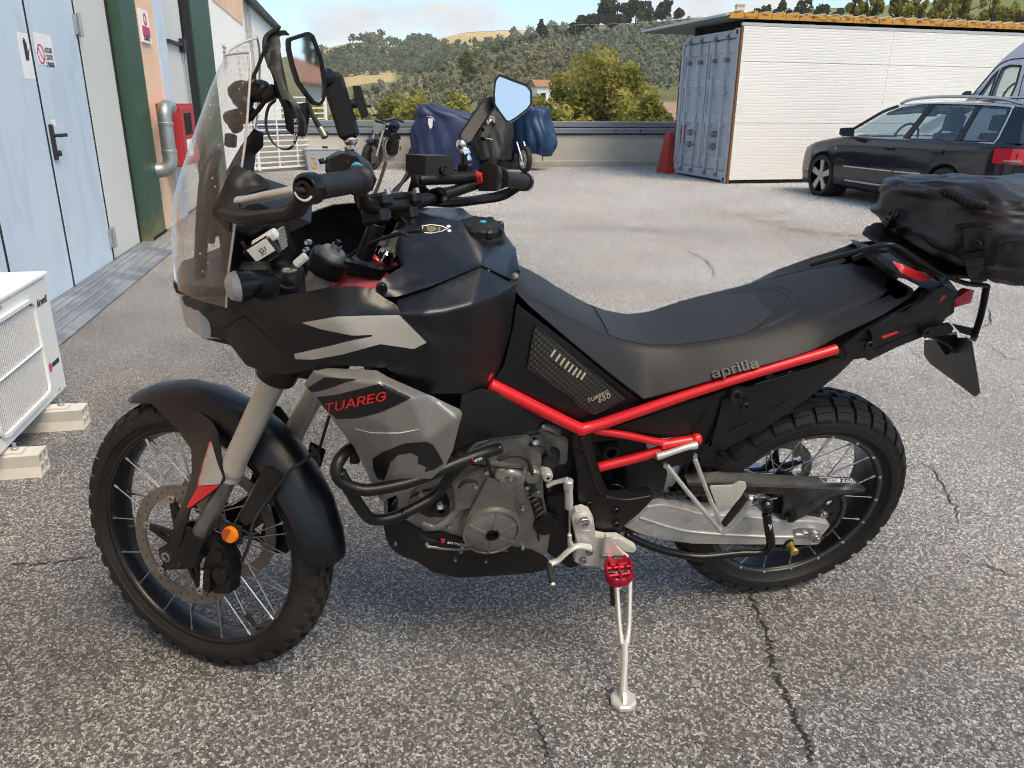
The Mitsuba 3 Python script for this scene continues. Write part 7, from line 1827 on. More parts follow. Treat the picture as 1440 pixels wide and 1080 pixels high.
for p0, p1, r, wing, side, stem in ((FK.at(493, 196, 0.225), FK.at(465, 103, 0.245), 0.0170, 0.022, 1, (494, 212, 0.222)), (FK.at(649, 203, -0.225), FK.at(689, 143, -0.318), 0.0165, 0.020, 1, (654, 214, -0.226))):
    hv, kb = ball_arm(p0, p1, r, wing, side)
    am = bk('mirror_arm', hv[0], 'plastic_black', 30, FK)
    bk('arm_half', hv[1], 'plastic_black', 30, FK, am)
    bk('tee_knob', kb, 'plastic_black', 30, FK, am)
    st_ = FK.at(*stem)
    d_ = (st_ - p0) / np.linalg.norm(st_ - p0)
    bk('ball_stud', cat([ball(p0, 0.012, 16), cyl(p0, st_ + d_ * 0.02, 0.0075, 14), cyl(st_ - d_ * 0.006, st_ + d_ * 0.006, 0.0105, 6)]), 'chrome', 30, FK, am)
bk('mirror_joint', cat([tube([c0 - nL * 0.02, FK.at(455, 110, 0.26), FK.at(464, 108, 0.248)], [0.016, 0.014, 0.014], 12, 3)]), 'gloss_black', True, FK)

# ------------------------------------------------------------------ phone holder on its own arm, with a strap and a loose cable
ph = thing('phone_holder', 'black phone holder plate with dangling strap clamped inside the windscreen', 'phone holder')


def fp(l, f=FK):
    return np.array([f.at(*a) for a in l])


PL = FK
bk('plate', cat([surf([(373, 62, 0.19), (378, 49, 0.185), (386, 43, 0.18), (402, 42, 0.17), (404, 46, 0.17), (393, 50, 0.175), (393, 62, 0.18), (398, 90, 0.185), (406, 128, 0.19), (422, 150, 0.19), (428, 170, 0.19), (427, 192, 0.19), (412, 190, 0.195), (402, 182, 0.20), (398, 150, 0.205), (387, 118, 0.205), (376, 90, 0.205), (371, 72, 0.20)], [(390, 100, 0.20)], FK, 0.012, rnd=2, step=5)]), 'plastic_black', 30, WORLD if False else FK, ph)
bk('grey_liner', surf([(380, 72, 0.209), (386, 68, 0.206), (393, 80, 0.204), (398, 110, 0.206), (408, 140, 0.206), (416, 165, 0.206), (410, 170, 0.210), (402, 150, 0.212), (394, 128, 0.214), (385, 100, 0.214), (379, 84, 0.212)], [], FK, 0.003, rnd=1.5, step=4), 'engine_dark', 30, FK, ph)
bk('scuff', surf([(379, 92, 0.2165), (386, 92, 0.2150), (392, 104, 0.2155), (397, 122, 0.2155), (403, 140, 0.2150), (399, 145, 0.2165), (392, 126, 0.2175), (386, 108, 0.2180), (381, 100, 0.2175)], [], FK, 0.001, rnd=0.6, step=3), 'rim_edge', 30, FK, ph)
bk('phone', surf([(412, 148, 0.165), (436, 142, 0.150), (437, 150, 0.150), (431, 188, 0.155), (424, 192, 0.160), (411, 190, 0.166)], [], FK, 0.010, rnd=2, step=5), 'gloss_black', 30, FK, ph)
bk('spring_hook', cat([pipe([(376, 62, 0.2), (368, 80, 0.2), (360, 100, 0.2), (352, 112, 0.2), (346, 122, 0.2)], 0.0030, FK, 8), pipe([(360, 98, 0.2), (358, 110, 0.2), (364, 118, 0.2)], 0.0026, FK, 8), pipe([(372, 70, 0.2), (374, 52, 0.19), (390, 40, 0.18), (392, 37, 0.18)], 0.004, FK, 8)]), 'black_rubber', True, FK, ph)
bk('ball_clamp', cat([pipe([(328, 132, 0.17), (340, 128, 0.17), (352, 131, 0.17), (366, 128, 0.18), (374, 133, 0.185)], [0.014, 0.018, 0.016, 0.019, 0.016], FK, 16), pipe([(336, 138, 0.185), (344, 144, 0.19), (350, 150, 0.19)], [0.014, 0.015, 0.011], FK, 14), pipe([(322, 166, 0.15), (336, 164, 0.16), (350, 162, 0.165), (353, 155, 0.17)], [0.012, 0.014, 0.011, 0.009], FK, 14), pipe([(328, 172, 0.14), (335, 182, 0.14)], 0.012, FK, 12), pipe([(325, 190, 0.14), (324, 205, 0.14)], 0.011, FK, 12), pipe([(374, 135, 0.19), (388, 130, 0.195)], 0.010, FK, 12)]), 'plastic_black', True, FK, ph)
bk('charging_cable', pipe([(320, 165, 0.16), (334, 170, 0.17), (350, 166, 0.175), (362, 156, 0.18), (372, 142, 0.19), (380, 128, 0.2), (384, 120, 0.2)], 0.0040, FK, 8), 'black_rubber', True, FK, ph)
# strap loop
sl = [(388, 140, 0.225), (378, 150, 0.235), (374, 168, 0.24), (376, 186, 0.24), (386, 203, 0.238), (400, 210, 0.232), (411, 206, 0.226), (417, 192, 0.222), (419, 175, 0.22), (416, 157, 0.218), (408, 144, 0.215), (400, 141, 0.215)]
P_ = catmull(fp(sl), 6); wv = np.array([0.35, 0.0, 0.0]) * 0
rows_s = []
for i in range(len(P_)):
    t = P_[min(i + 1, len(P_) - 1)] - P_[max(i - 1, 0)]; t /= np.linalg.norm(t)
    w = np.cross(t, np.array([-0.2, 0.9, 0.3])); side = np.array([-0.45, 0.88, 0.1]); side -= t * np.dot(side, t); side /= np.linalg.norm(side)
    n_ = np.cross(t, side)
    rows_s.append([P_[i] + side * 0.0085 + n_ * 0.0008, P_[i] - side * 0.0085 + n_ * 0.0008, P_[i] - side * 0.0085 - n_ * 0.0008, P_[i] + side * 0.0085 - n_ * 0.0008])
bk('strap', loft(rows_s, True, True), 'black_rubber', 30, FK, ph)
# lettering climbs the outer side of the strap, letter by letter
for i, (ch_, px, py, an) in enumerate((('R', 412.5, 206, 58), ('O', 415.5, 199.5, 74), ('C', 417.3, 193, 80), ('D', 418.3, 186, 86), ('E', 418.6, 179.5, 92), ('N', 417.8, 172, 98))):
    o_ = FK.at(px, py, 0.236); a = math.radians(an)
    rt_ = FK.at(px + math.cos(a) * 4, py - math.sin(a) * 4, 0.236) - o_; up_ = FK.at(px - math.sin(a) * 4, py - math.cos(a) * 4, 0.236) - o_
    bk('lettering', place_text(ch_, o_, rt_, up_, 0.0058, 0.0006, True), 'white_print', False, FK, ph)
cb = thing('loose_cable', 'loose black charging cable with metal plug hanging behind the left mirror', 'cable')
bk('lead', pipe([(432, 138, 0.18), (438, 158, 0.185), (444, 170, 0.19), (450, 180, 0.19)], [0.0030, 0.0034, 0.0042, 0.0045], FK, 8), 'black_rubber', True, FK, cb)
bk('plug', cat([tube(fp([(450, 180, 0.19), (457, 193, 0.19)]), [0.0055, 0.0062], 10, 1), tube(fp([(456, 191, 0.19), (462, 186, 0.188)]), 0.0032, 8, 1)]), 'engine_alu', 30, FK, cb)

# ------------------------------------------------------------------ dry bag on the rack
pr('bag_vinyl', mikit.proc(lambda p, n, uv: mix((0.012, 0.012, 0.016), (0.030, 0.030, 0.038), smoothstep(0.45, 0.8, fbm(p.x * 9, p.y * 9, p.z * 9, 4)))), 0.46)
pr('webbing', (0.008, 0.008, 0.009), 0.75)
dbg = thing('dry_bag', 'black vinyl dry bag with rolled handle and buckled straps on the luggage rack', 'bag')
bag_c = np.array([-0.415, 0.02, 1.152]); bag_a = np.array([0.33, 0.245, 0.105])
uu, vv = np.meshgrid(np.linspace(0, 2 * np.pi, 120, endpoint=False), np.linspace(-np.pi / 2, np.pi / 2, 60), indexing='ij')
def spow(a, e):
    return np.sign(a) * np.abs(a) ** e
X_ = np.stack([spow(np.cos(vv), 0.30) * spow(np.cos(uu), 0.42), spow(np.cos(vv), 0.26) * spow(np.sin(uu), 0.42), spow(np.sin(vv), 0.42)], -1)
Pn = X_ * bag_a
fold = (meshkit.fbm(X_ * [2.2, 2.2, 1.3] + 5, 4, 21) - 0.5) * 0.045 + (np.abs(meshkit.fbm(X_ * [3.5, 1.8, 3] + 9, 3, 8) - 0.5)) * -0.055 + np.abs(meshkit.noise(X_ * [7, 4.5, 5] + 2, 31) - 0.5) * -0.020
nrm_ = X_ / (np.linalg.norm(X_, axis=-1, keepdims=True) + 1e-9)
Pn = Pn + nrm_ * fold[..., None]
Pn[..., 2] -= 0.018 * np.exp(-((Pn[..., 0]) / 0.16) ** 2) * (Pn[..., 2] > 0) * 0.6
Pn[..., 2] -= 0.30 * np.maximum(0.06 - Pn[..., 1], 0) * (Pn[..., 2] + 0.096) / 0.19
Pn[..., 2] = np.maximum(Pn[..., 2], -0.094)
bm_ = loft(np.concatenate([Pn, Pn[:1]], 0).transpose(1, 0, 2), False, False)
if bm_.volume < 0:
    bm_ = trimesh.Trimesh(bm_.vertices, bm_.faces[:, ::-1], process=False)
bk('body', move(bm_, None, bag_c), 'bag_vinyl', True, B, dbg)


def on_bag(px, py, lift=0.004):
    """Where a sight line meets the bag."""
    m = trimesh.Trimesh(bm_.vertices + bag_c, bm_.faces, process=False)
    o = B.local(EYE)[0]; d = B.R.T @ ray(px, py)
    tri = m.triangles; e1, e2 = tri[:, 1] - tri[:, 0], tri[:, 2] - tri[:, 0]
    h = np.cross(d, e2); a = (e1 * h).sum(1); a = np.where(np.abs(a) < 1e-12, 1e-12, a); f = 1 / a; s = o - tri[:, 0]; u = f * (s * h).sum(1); q_ = np.cross(s, e1); v = f * (q_ @ d); t = f * (e2 * q_).sum(1)
    ok = (u >= 0) & (v >= 0) & (u + v <= 1) & (t > 0)
    if not ok.any():
        c = bag_c; k = np.dot(c - o, d) / np.dot(d, d); return o + d * k
    tt = t[ok].min()
    return o + d * (tt - lift / np.linalg.norm(d))


BAGP = [(1326, 268), (1338, 272), (1352, 279), (1366, 286), (1388, 289)]
hp_ = catmull(np.array([on_bag(a, b, 0.008) for a, b in BAGP]), 5)
hk = bk('carry_handle', tube(hp_, [0.009] * len(hp_), 12, 1), 'webbing', True, B, dbg)
for i in range(2, len(hp_) - 2, 2):
    d_ = hp_[i + 1] - hp_[i - 1]
    bk('handle_ridge', lathe([(0.008, -0.003), (0.0115, -0.002), (0.0115, 0.002), (0.008, 0.003)], hp_[i], d_, 12), 'grip_rubber', 30, B, hk)


def ribbon(l, w, lift=0.004, th=0.003):
    P = np.array([on_bag(a, b, lift) for a, b in l]); P = catmull(P, 4); rr = []
    eye = B.local(EYE)[0]
    for i in range(len(P)):
        t = P[min(i + 1, len(P) - 1)] - P[max(i - 1, 0)]; t /= np.linalg.norm(t); n_ = eye - P[i]; n_ -= t * np.dot(n_, t); n_ /= np.linalg.norm(n_); s_ = np.cross(t, n_)
        rr.append([P[i] + s_ * w / 2, P[i] + s_ * w / 2 + n_ * th, P[i] - s_ * w / 2 + n_ * th, P[i] - s_ * w / 2])
    return loft(rr, True, True)


for l, w in (([(1346, 318), (1345, 350), (1342, 384)], 0.006), ([(1346, 318), (1368, 316), (1390, 317), (1392, 322)], 0.006), ([(1391, 320), (1388, 352), (1384, 385)], 0.006), ([(1402, 340), (1396, 365), (1391, 385)], 0.006), ([(1402, 340), (1420, 336), (1438, 336)], 0.006)):
    bk('welded_patch', ribbon(l, w * 1.6, 0.003), 'webbing', 30, B, dbg)
sb = bk('strap', ribbon([(1367, 322), (1368, 345), (1370, 365), (1372, 382), (1378, 396)], 0.030, 0.006, 0.004), 'webbing', 30, B, dbg)
bk('buckle', cat([ribbon([(1369, 352), (1370, 362), (1371, 372)], 0.034, 0.009, 0.008)]), 'gloss_black', 30, B, sb)
bk('ring', tube(np.array([on_bag(1368 + 11 * math.cos(t), 343 + 5 * math.sin(t), 0.012) for t in np.linspace(0, 2 * np.pi, 12, endpoint=False)]), 0.0022, 6, 2, closed=True), 'engine_dark', True, B, sb)
for l, w in (([(1352, 330), (1353, 345)], 0.020), ([(1413, 345), (1424, 345)], 0.022), ([(1268, 318), (1266, 330)], 0.02)):
    bk('strap_keeper', ribbon(l, w, 0.006, 0.004), 'webbing', 30, B, dbg)
bk('side_strap', cat([tube(np.array([on_bag(a, b, 0.010) for a, b in ((1262, 295), (1254, 312), (1248, 328), (1243, 342))]), 0.007, 8, 3, flat=0.5), tube(np.array([on_bag(1258 + 8 * math.cos(t), 301 + 5 * math.sin(t), 0.012) for t in np.linspace(0, 2 * np.pi, 10, endpoint=False)]), 0.0025, 6, 2, closed=True)]), 'gloss_black', True, B, dbg)
# ------------------------------------------------------------------ parked estate car
import manifold3d as m3
pr('car_paint', (0.0035, 0.005, 0.013), 0.09, spec=0.5, clearcoat=1.0, clearcoat_gloss=0.95)
pr('car_trim', (0.62, 0.63, 0.64), 0.22, 0.9)
pr('car_plastic', (0.015, 0.015, 0.016), 0.5)
pr('car_seat', (0.055, 0.055, 0.06), 0.8)
pr('alloy', (0.50, 0.50, 0.50), 0.32, 0.7)
pr('car_tyre', (0.018, 0.018, 0.018), 0.75)
scene['window_tint'] = {'type': 'thindielectric', 'int_ior': 1.5, 'specular_transmittance': {'type': 'rgb', 'value': [0.72, 0.80, 0.80]}}
scene['window_dark'] = {'type': 'thindielectric', 'int_ior': 1.5, 'specular_transmittance': {'type': 'rgb', 'value': [0.42, 0.46, 0.48]}}


def solid(m):
    w = trimesh.Trimesh(m.vertices, m.faces); w.merge_vertices(); 
    return m3.Manifold(m3.Mesh(vert_properties=np.asarray(w.vertices, np.float32), tri_verts=np.asarray(w.faces, np.uint32)))


def from_m(m):
    q_ = m.to_mesh(); return trimesh.Trimesh(q_.vert_properties[:, :3], q_.tri_verts, process=False)


fwd = np.array([-0.22, 0.9755, 0.0]); fwd /= np.linalg.norm(fwd); lft = np.array([-fwd[1], fwd[0], 0])
fwl = ground_at(1152, 247, 0.31)
CARF = Frame(np.c_[fwd, lft, [0, 0, 1]], (fwl - 2.648 * fwd - 0.885 * lft) * [1, 1, 0])


def car_sec(x):
    """Half section of the lower body: (y, z) from sill to the middle of the deck."""
    I = lambda t: float(np.interp(x, [a for a, _ in t], [b for _, b in t]))
    w = I([(-0.98, 0.66), (-0.90, 0.80), (-0.6, 0.868), (0, 0.884), (1.3, 0.886), (2.6, 0.884), (3.0, 0.86), (3.3, 0.79), (3.48, 0.68), (3.58, 0.52)])
    sill = I([(-0.98, 0.38), (-0.85, 0.27), (-0.5, 0.20), (0, 0.18), (2.7, 0.17), (3.3, 0.17), (3.55, 0.22), (3.6, 0.3)])
    belt = I([(-0.98, 0.92), (-0.9, 0.97), (0, 0.955), (1.2, 0.935), (2.0, 0.915), (2.3, 0.90), (2.65, 0.855), (3.0, 0.80), (3.3, 0.72), (3.5, 0.62), (3.6, 0.5)])
    deck = I([(-0.98, 0.95), (-0.9, 0.99), (0, 0.97), (1.9, 0.95), (2.25, 0.97), (2.6, 0.925), (3.0, 0.865), (3.3, 0.78), (3.5, 0.66), (3.6, 0.52)])
    return [(0, sill), (w * 0.86, sill), (w * 0.96, sill + 0.06), (w, sill + 0.20), (w * 1.0, sill + (belt - sill) * 0.55), (w * 0.985, sill + (belt - sill) * 0.80), (w * 0.955, belt - 0.03), (w * 0.93, belt), (w * 0.80, belt + (deck - belt) * 0.45), (w * 0.5, belt + (deck - belt) * 0.85), (0, deck)]


xs_ = np.r_[-0.99, -0.97, np.linspace(-0.92, 3.5, 46), 3.55, 3.585]
rows = []
for x in xs_:
    h = car_sec(x); rows.append([(x, y, z) for y, z in h] + [(x, -y, z) for y, z in h[::-1][1:-1]])
body = solid(loft(rows, True, True))
for xx in (0, 2.648):
    for s in (1, -1):
        c = m3.Manifold.cylinder(0.6, 0.352, 0.352, 48).rotate([90 if s < 0 else -90, 0, 0]).translate([xx, s * 0.55, 0.325])
        body = body - c
car = thing('estate_car', 'black estate car with silver roof rails parked by the white clad container', 'car')


def ck_(name, mesh, mat, smooth=35, parent=None, label=None):
    return obj(name, mesh, mat, parent or car, smooth, CARF, label)


ck_('body', from_m(body), 'car_paint', 40)
ck_('underbody', span(-0.8, 3.4, -0.70, 0.70, 0.16, 0.45), 'car_plastic', False)
for xx in (0, 2.648):
    for s in (1, -1):
        ck_('arch_lining', move(lathe([(0.348, -0.30), (0.348, 0.0), (0.30, -0.30)], (xx, s * 0.86, 0.325), (0, s, 0), 40), None), 'car_plastic', 40)
        y1 = s * 0.878
        wk = ck_('wheel', lathe([(0.235, -0.02), (0.243, 0.0), (0.238, -0.006), (0.225, -0.03), (0.220, -0.16), (0.0, -0.17), (0, -0.18), (0.235, -0.18)], (xx, y1, 0.317), (0, s, 0), 40), 'alloy', 40)
        ck_('tyre', lathe([(0.238, -0.006), (0.255, 0.004), (0.285, 0.006), (0.306, -0.004), (0.317, -0.03), (0.318, -0.10), (0.317, -0.18), (0.30, -0.21), (0.238, -0.205)], (xx, y1, 0.317), (0, s, 0), 48), 'car_tyre', 40, wk)
        ck_('brake_disc', cyl((xx, y1 - s * 0.12, 0.317), (xx, y1 - s * 0.11, 0.317), 0.155, 32), 'engine_dark', 30, wk)
        for k in range(5):
            t = k * 2 * np.pi / 5 + 0.35; u = np.array([math.cos(t), 0, math.sin(t)]); v = np.array([-math.sin(t), 0, math.cos(t)]); c = np.array([xx, y1, 0.317])
            ck_('wheel_spoke', hull([c + u * r + v * w_ * sg + np.array([0, s * h, 0]) for r, w_, h0 in ((0.03, 0.034, -0.012), (0.235, 0.048, -0.010)) for sg in (-1, 1) for h in (h0, h0 - 0.03)]), 'alloy', 20, wk)
        ck_('hub_cap', cyl((xx, y1 - s * 0.02, 0.317), (xx, y1 - s * 0.004, 0.317), 0.036, 20), 'alloy', 30, wk)
# greenhouse: roof, pillars, panes on an inward leaning side
def side(x, z, s=1):
    return np.array([x, s * (0.815 - (z - 0.93) * 0.44), z])


def side_at(px, py):
    """Point of the leaning window plane seen at a pixel."""
    n = np.array([0, 1.0, 0.44]); n /= np.linalg.norm(n); p = np.array([0, 0.815, 0.93])
    o = CARF.local(EYE)[0]; d = CARF.R.T @ ray(px, py)
    return o + d * (np.dot(p - o, n) / np.dot(d, n))


roofp = [(2.30, 0.955, 0.70), (2.0, 1.10, 0.70), (1.62, 1.29, 0.63), (1.35, 1.375, 0.60), (0.9, 1.418, 0.595), (0.3, 1.425, 0.59), (-0.3, 1.40, 0.58), (-0.72, 1.355, 0.55), (-0.80, 1.33, 0.54)]
rr = []
for x, z, w in roofp[2:]:
    rr.append([(x, y * w, z - 0.035 * abs(y) ** 2.5) for y in np.linspace(-1, 1, 13)] + [(x, y * w * 0.97, z - 0.035 * abs(y) ** 2.5 - 0.03) for y in np.linspace(1, -1, 13)])
ck_('roof', loft(rr, True, True), 'car_paint', 40)
for s in (1, -1):
    S = lambda x, z: side(x, z, s)
    ck_('pillar', tube([S(2.30, 0.93), S(2.0, 1.09), S(1.66, 1.27), S(1.40, 1.35)], 0.022, 8, 5), 'car_paint', True)
    ck_('pillar', hull([S(0.98, 0.92) , S(0.86, 0.92), S(0.80, 1.38), S(0.70, 1.38), S(0.98, 0.92) * [1, 0.97, 1], S(0.86, 0.92) * [1, 0.97, 1], S(0.80, 1.38) * [1, 0.97, 1], S(0.70, 1.38) * [1, 0.97, 1]]), 'car_plastic', 30)
    ck_('pillar', hull([S(0.00, 0.93), S(-0.08, 0.93), S(-0.02, 1.37), S(-0.10, 1.37), S(0.0, 0.93) * [1, 0.97, 1], S(-0.08, 0.93) * [1, 0.97, 1], S(-0.02, 1.37) * [1, 0.97, 1], S(-0.10, 1.37) * [1, 0.97, 1]]), 'car_plastic', 30)
    ck_('pillar', hull([S(-0.60, 0.95), S(-0.93, 0.96) * [1, 0.95, 1], S(-0.56, 1.36), S(-0.76, 1.345) * [1, 0.97, 1], S(-0.60, 0.95) * [1, 0.94, 1], S(-0.93, 0.96) * [1, 0.88, 1], S(-0.56, 1.36) * [1, 0.92, 1], S(-0.76, 1.345) * [1, 0.9, 1]]), 'car_paint', 30)
    for nm, pg, mt in (('side_window', [(2.2, 0.945), (1.95, 1.10), (1.62, 1.275), (1.38, 1.352), (0.82, 1.375), (0.97, 0.935)], 'window_tint'), ('side_window', [(0.85, 0.935), (0.70, 1.375), (0.0, 1.37), (0.02, 0.94)], 'window_tint'), ('quarter_window', [(-0.08, 0.945), (-0.10, 1.365), (-0.54, 1.345), (-0.60, 1.30), (-0.60, 0.97)], 'window_dark')):
        P = np.array([S(x, z) * [1, 0.985, 1] for x, z in pg]); c = P.mean(0)
        ck_(nm, trimesh.Trimesh(np.vstack([P, c]), [(i, (i + 1) % len(P), len(P)) for i in range(len(P))], process=False), mt, False)
    O = np.array([0, s * 0.006, 0])
    ck_('window_trim', tube([S(2.22, 0.925) + O, S(1.2, 0.928) + O, S(0.4, 0.932) + O, S(-0.5, 0.945) + O, S(-0.62, 0.965) + O, S(-0.625, 1.10) + O, S(-0.60, 1.31) + O, S(-0.54, 1.355) + O, S(0.0, 1.378) + O, S(0.7, 1.388) + O, S(1.36, 1.366) + O], 0.010, 6, 5), 'car_trim', True)
    ck_('roof_rail', tube([(1.42, s * 0.575, 1.385), (1.25, s * 0.565, 1.435), (0.8, s * 0.56, 1.468), (0.2, s * 0.555, 1.468), (-0.3, s * 0.55, 1.445), (-0.62, s * 0.54, 1.385)], 0.016, 8, 5, flat=1.2), 'car_trim', True)
    # door gaps, moulding, handles, mirror
    def on_side(x, z, out=0.004):
        h = car_sec(x); zz = [b for _, b in h[2:8]]; yy = [a for a, _ in h[2:8]]
        return np.array([x, s * (float(np.interp(z, zz, yy)) + out), z])
    for l in ([(2.06, 0.90), (2.12, 0.75), (2.14, 0.5), (2.10, 0.27)], [(0.92, 0.915), (0.94, 0.7), (0.96, 0.45), (0.96, 0.27)], [(0.02, 0.93), (0.16, 0.78), (0.34, 0.62), (0.44, 0.42)], [(2.10, 0.27), (1.5, 0.27), (0.96, 0.27), (0.44, 0.27)]):
        ck_('panel_gap', tube([on_side(x, z, 0.0005) for x, z in l], 0.0035, 5, 5), 'dark_gap', True)
    ck_('rub_strip', tube([on_side(x, z, 0.002) for x, z in ((2.05, 0.50), (1.4, 0.505), (0.97, 0.51))], 0.010, 8, 3), 'car_trim', True)
    ck_('rub_strip', tube([on_side(x, z, 0.002) for x, z in ((0.93, 0.51), (0.6, 0.515), (0.42, 0.52))], 0.010, 8, 3), 'car_trim', True)
    ck_('sill_strip', tube([on_side(x, 0.30, 0.002) for x in (2.0, 1.2, 0.45)], 0.014, 8, 3), 'alloy', True)
    for x in (1.12, 0.20):
        p = on_side(x, 0.80, 0.012)
        ck_('door_handle', box((0.20, 0.03, 0.045), p, ch=0.012), 'car_paint', 30)
    p = on_side(2.33, 0.74, 0.004)
    ck_('side_repeater', ball(p, 0.022, 10, (1, 0.4, 0.8)), 'lens_clear', True)
    mp = np.array([2.02, s * 0.96, 0.985])
    mk = ck_('door_mirror', hull([mp + np.array([a * 0.5, s * b, c]) for a, b, c in ((0.12, -0.02, -0.06), (0.12, -0.02, 0.05), (-0.10, 0.10, -0.05), (-0.10, 0.10, 0.06), (-0.12, -0.10, -0.06), (-0.12, -0.10, 0.07), (0.08, 0.08, -0.03), (0.08, 0.08, 0.05), (0.10, -0.09, 0.0))]), 'car_paint', 30)
    ck_('mirror_foot', hull([mp + np.array([a, s * b, c]) for a, b, c in ((0.06, -0.14, -0.07), (-0.03, -0.14, -0.07), (0.04, -0.04, -0.05), (-0.02, -0.04, -0.06), (0.02, -0.12, -0.03))]), 'car_trim', 30, mk)
    # tail lamp wraps the rear corner
    def cor(t, z):
        x = -0.66 - 0.325 * t; h = car_sec(x); w = float(np.interp(z, [b for _, b in h[3:8]], [a for a, _ in h[3:8]]))
        return np.array([x - 0.004, s * (w + 0.006), z])
    L0 = [cor(t, 0.90) for t in np.linspace(0, 1, 7)] + [np.array([-1.0, s * 0.42, 0.90])]; L1 = [cor(t, 0.73) for t in np.linspace(0.05, 1, 7)] + [np.array([-1.0, s * 0.42, 0.73])]
    gl_ = [[a, b, b * [0.985, 0.96, 1], a * [0.985, 0.96, 1]] for a, b in zip(L0, L1)]
    ck_('tail_lamp', loft(gl_, True, True), 'red_lens', 30)
    L0 = [cor(t, 0.775) + [-0.004, s * 0.004, 0] for t in np.linspace(0.45, 0.9, 4)]; L1 = [cor(t, 0.755) + [-0.004, s * 0.004, 0] for t in np.linspace(0.45, 0.9, 4)]
    ck_('reversing_lamp', loft([[a, b, b * [0.99, 0.98, 1], a * [0.99, 0.98, 1]] for a, b in zip(L0, L1)], True, True), 'lens_clear', 30)
P = np.array([(2.28, -0.66, 0.965), (2.28, 0.66, 0.965), (1.62, 0.57, 1.285), (1.62, -0.57, 1.285)])
ck_('windscreen', trimesh.Trimesh(P, [(0, 1, 2), (0, 2, 3)], process=False), 'window_tint', False)
P = np.array([(-0.955, -0.66, 0.985), (-0.955, 0.66, 0.985), (-0.80, 0.50, 1.325), (-0.80, -0.50, 1.325)])
ck_('rear_window', trimesh.Trimesh(P, [(0, 1, 2), (0, 2, 3)], process=False), 'window_dark', False)
ck_('rear_spoiler', hull([(-0.74, y, z) for y in (-0.55, 0.55) for z in (1.34, 1.365)] + [(-0.93, y, 1.315) for y in (-0.50, 0.50)] + [(-0.92, y, 1.335) for y in (-0.50, 0.50)]), 'car_paint', 30)
ck_('dashboard', hull([(2.2, y, 0.93) for y in (-0.7, 0.7)] + [(1.55, y, z) for y in (-0.72, 0.72) for z in (0.96, 0.75)]), 'car_plastic', 30)
for y in (-0.36, 0.36):
    for x, zt in ((0.75, 1.02), (-0.18, 1.0)):
        sk_ = ck_('car_seat', hull([(x + a, y + b * w_, z) for a, z, w_ in ((0.10, 0.6, 0.23), (-0.05, 0.6, 0.23), (-0.16, zt, 0.19), (-0.05, zt, 0.19)) for b in (-1, 1)]), 'car_seat', 30)
        ck_('head_rest', box((0.11, 0.27, 0.20), (x - 0.15, y, zt + 0.13), rot((0, 1, 0), -0.2), ch=0.04), 'car_seat', 40, sk_)
ck_('steering_wheel', tube([np.array([1.48 - 0.35 * 0.19 * math.sin(t), 0.36 + 0.19 * math.cos(t), 0.93 + 0.19 * math.sin(t)]) for t in np.linspace(0, 2 * np.pi, 20, endpoint=False)], 0.016, 8, 1, closed=True), 'car_plastic', True)
ck_('number_plate', box((0.01, 0.52, 0.11), (-1.0, 0, 0.62)), 'white_label', False)
ck_('rear_view_mirror', box((0.03, 0.24, 0.07), (1.52, 0, 1.25), ch=0.015), 'car_plastic', 30)

# ------------------------------------------------------------------ high roof van behind the car
pr('van_paint', mikit.proc(lambda p, n, uv: mix((0.72, 0.75, 0.85), (0.78, 0.80, 0.88), fbm(p.x * 2, p.y * 2, p.z * 2, 3))), 0.3, spec=0.5, clearcoat=0.6)
vo = depth_at(1362, 131, 13.55)
VF = Frame(np.c_[fwd, lft, [0, 0, 1]], vo * [1, 1, 0])          # x = 0 at the mirror, y = 0 on the near side
van = thing('panel_van', 'pale lavender high roof panel van parked nose in to the clad wall behind the car', 'van')


def vk(name, mesh, mat, smooth=30, parent=None):
    return obj(name, mesh, mat, parent or van, smooth, VF)


va = lambda px, py, lat=0.0: VF.at(px, py, lat)
A = [va(1366, 134), va(1401, 92), va(1418, 76), va(1440, 59)]
slope = np.polyfit([p[0] for p in A], [p[2] for p in A], 1)
zs = lambda x: slope[0] * x + slope[1]
zb = A[0][2]
xtop = (2.62 - slope[1]) / slope[0]
wf = [va(*a) for a in ((1376, 137), (1400, 104), (1408, 92), (1420, 90), (1436, 91), (1432, 103), (1418, 140))]
pg = Polygon([(1.05, 0.35), (1.15, 0.75), (0.95, 1.05), (A[0][0] + 0.25, zb - 0.18), (A[0][0], zb), (A[1][0], A[1][2]), (A[2][0], A[2][2]), (A[3][0], A[3][2]), (A[3][0] - 0.8, 2.62), (-4.2, 2.66), (-4.3, 0.35)])
win1 = Polygon([tuple(va(*a)[[0, 2]]) for a in ((1376, 138), (1396, 110), (1400, 106), (1393, 126), (1388, 140), (1376, 146))])
win2 = Polygon([tuple(va(*a)[[0, 2]]) for a in ((1394, 140), (1402, 117), (1410, 98), (1420, 94), (1434, 95), (1428, 118), (1418, 141), (1416, 150), (1394, 150))])
sidep = pg.difference(win1).difference(win2)
vk('side_panel', extr(sidep, -0.05, 0.0), 'van_paint')
vk('side_panel', extr(sidep, -1.95, -1.90), 'van_paint')
vk('roof', hull([(A[3][0] - 0.4, y, z) for y in (-1.9, -0.05) for z in (2.5, 2.56)] + [(-4.2, y, z) for y in (-1.9, -0.05) for z in (2.60, 2.68)] + [(A[2][0], y, A[2][2]) for y in (-1.85, -0.1)]), 'van_paint')
vk('bonnet', hull([(1.12, y, z) for y in (-1.9, -0.05) for z in (0.4, 0.75)] + [(A[0][0] + 0.2, y, z) for y in (-1.9, -0.05) for z in (0.4, zb - 0.16)] + [(0.95, y, 1.02) for y in (-1.85, -0.1)]), 'van_paint')
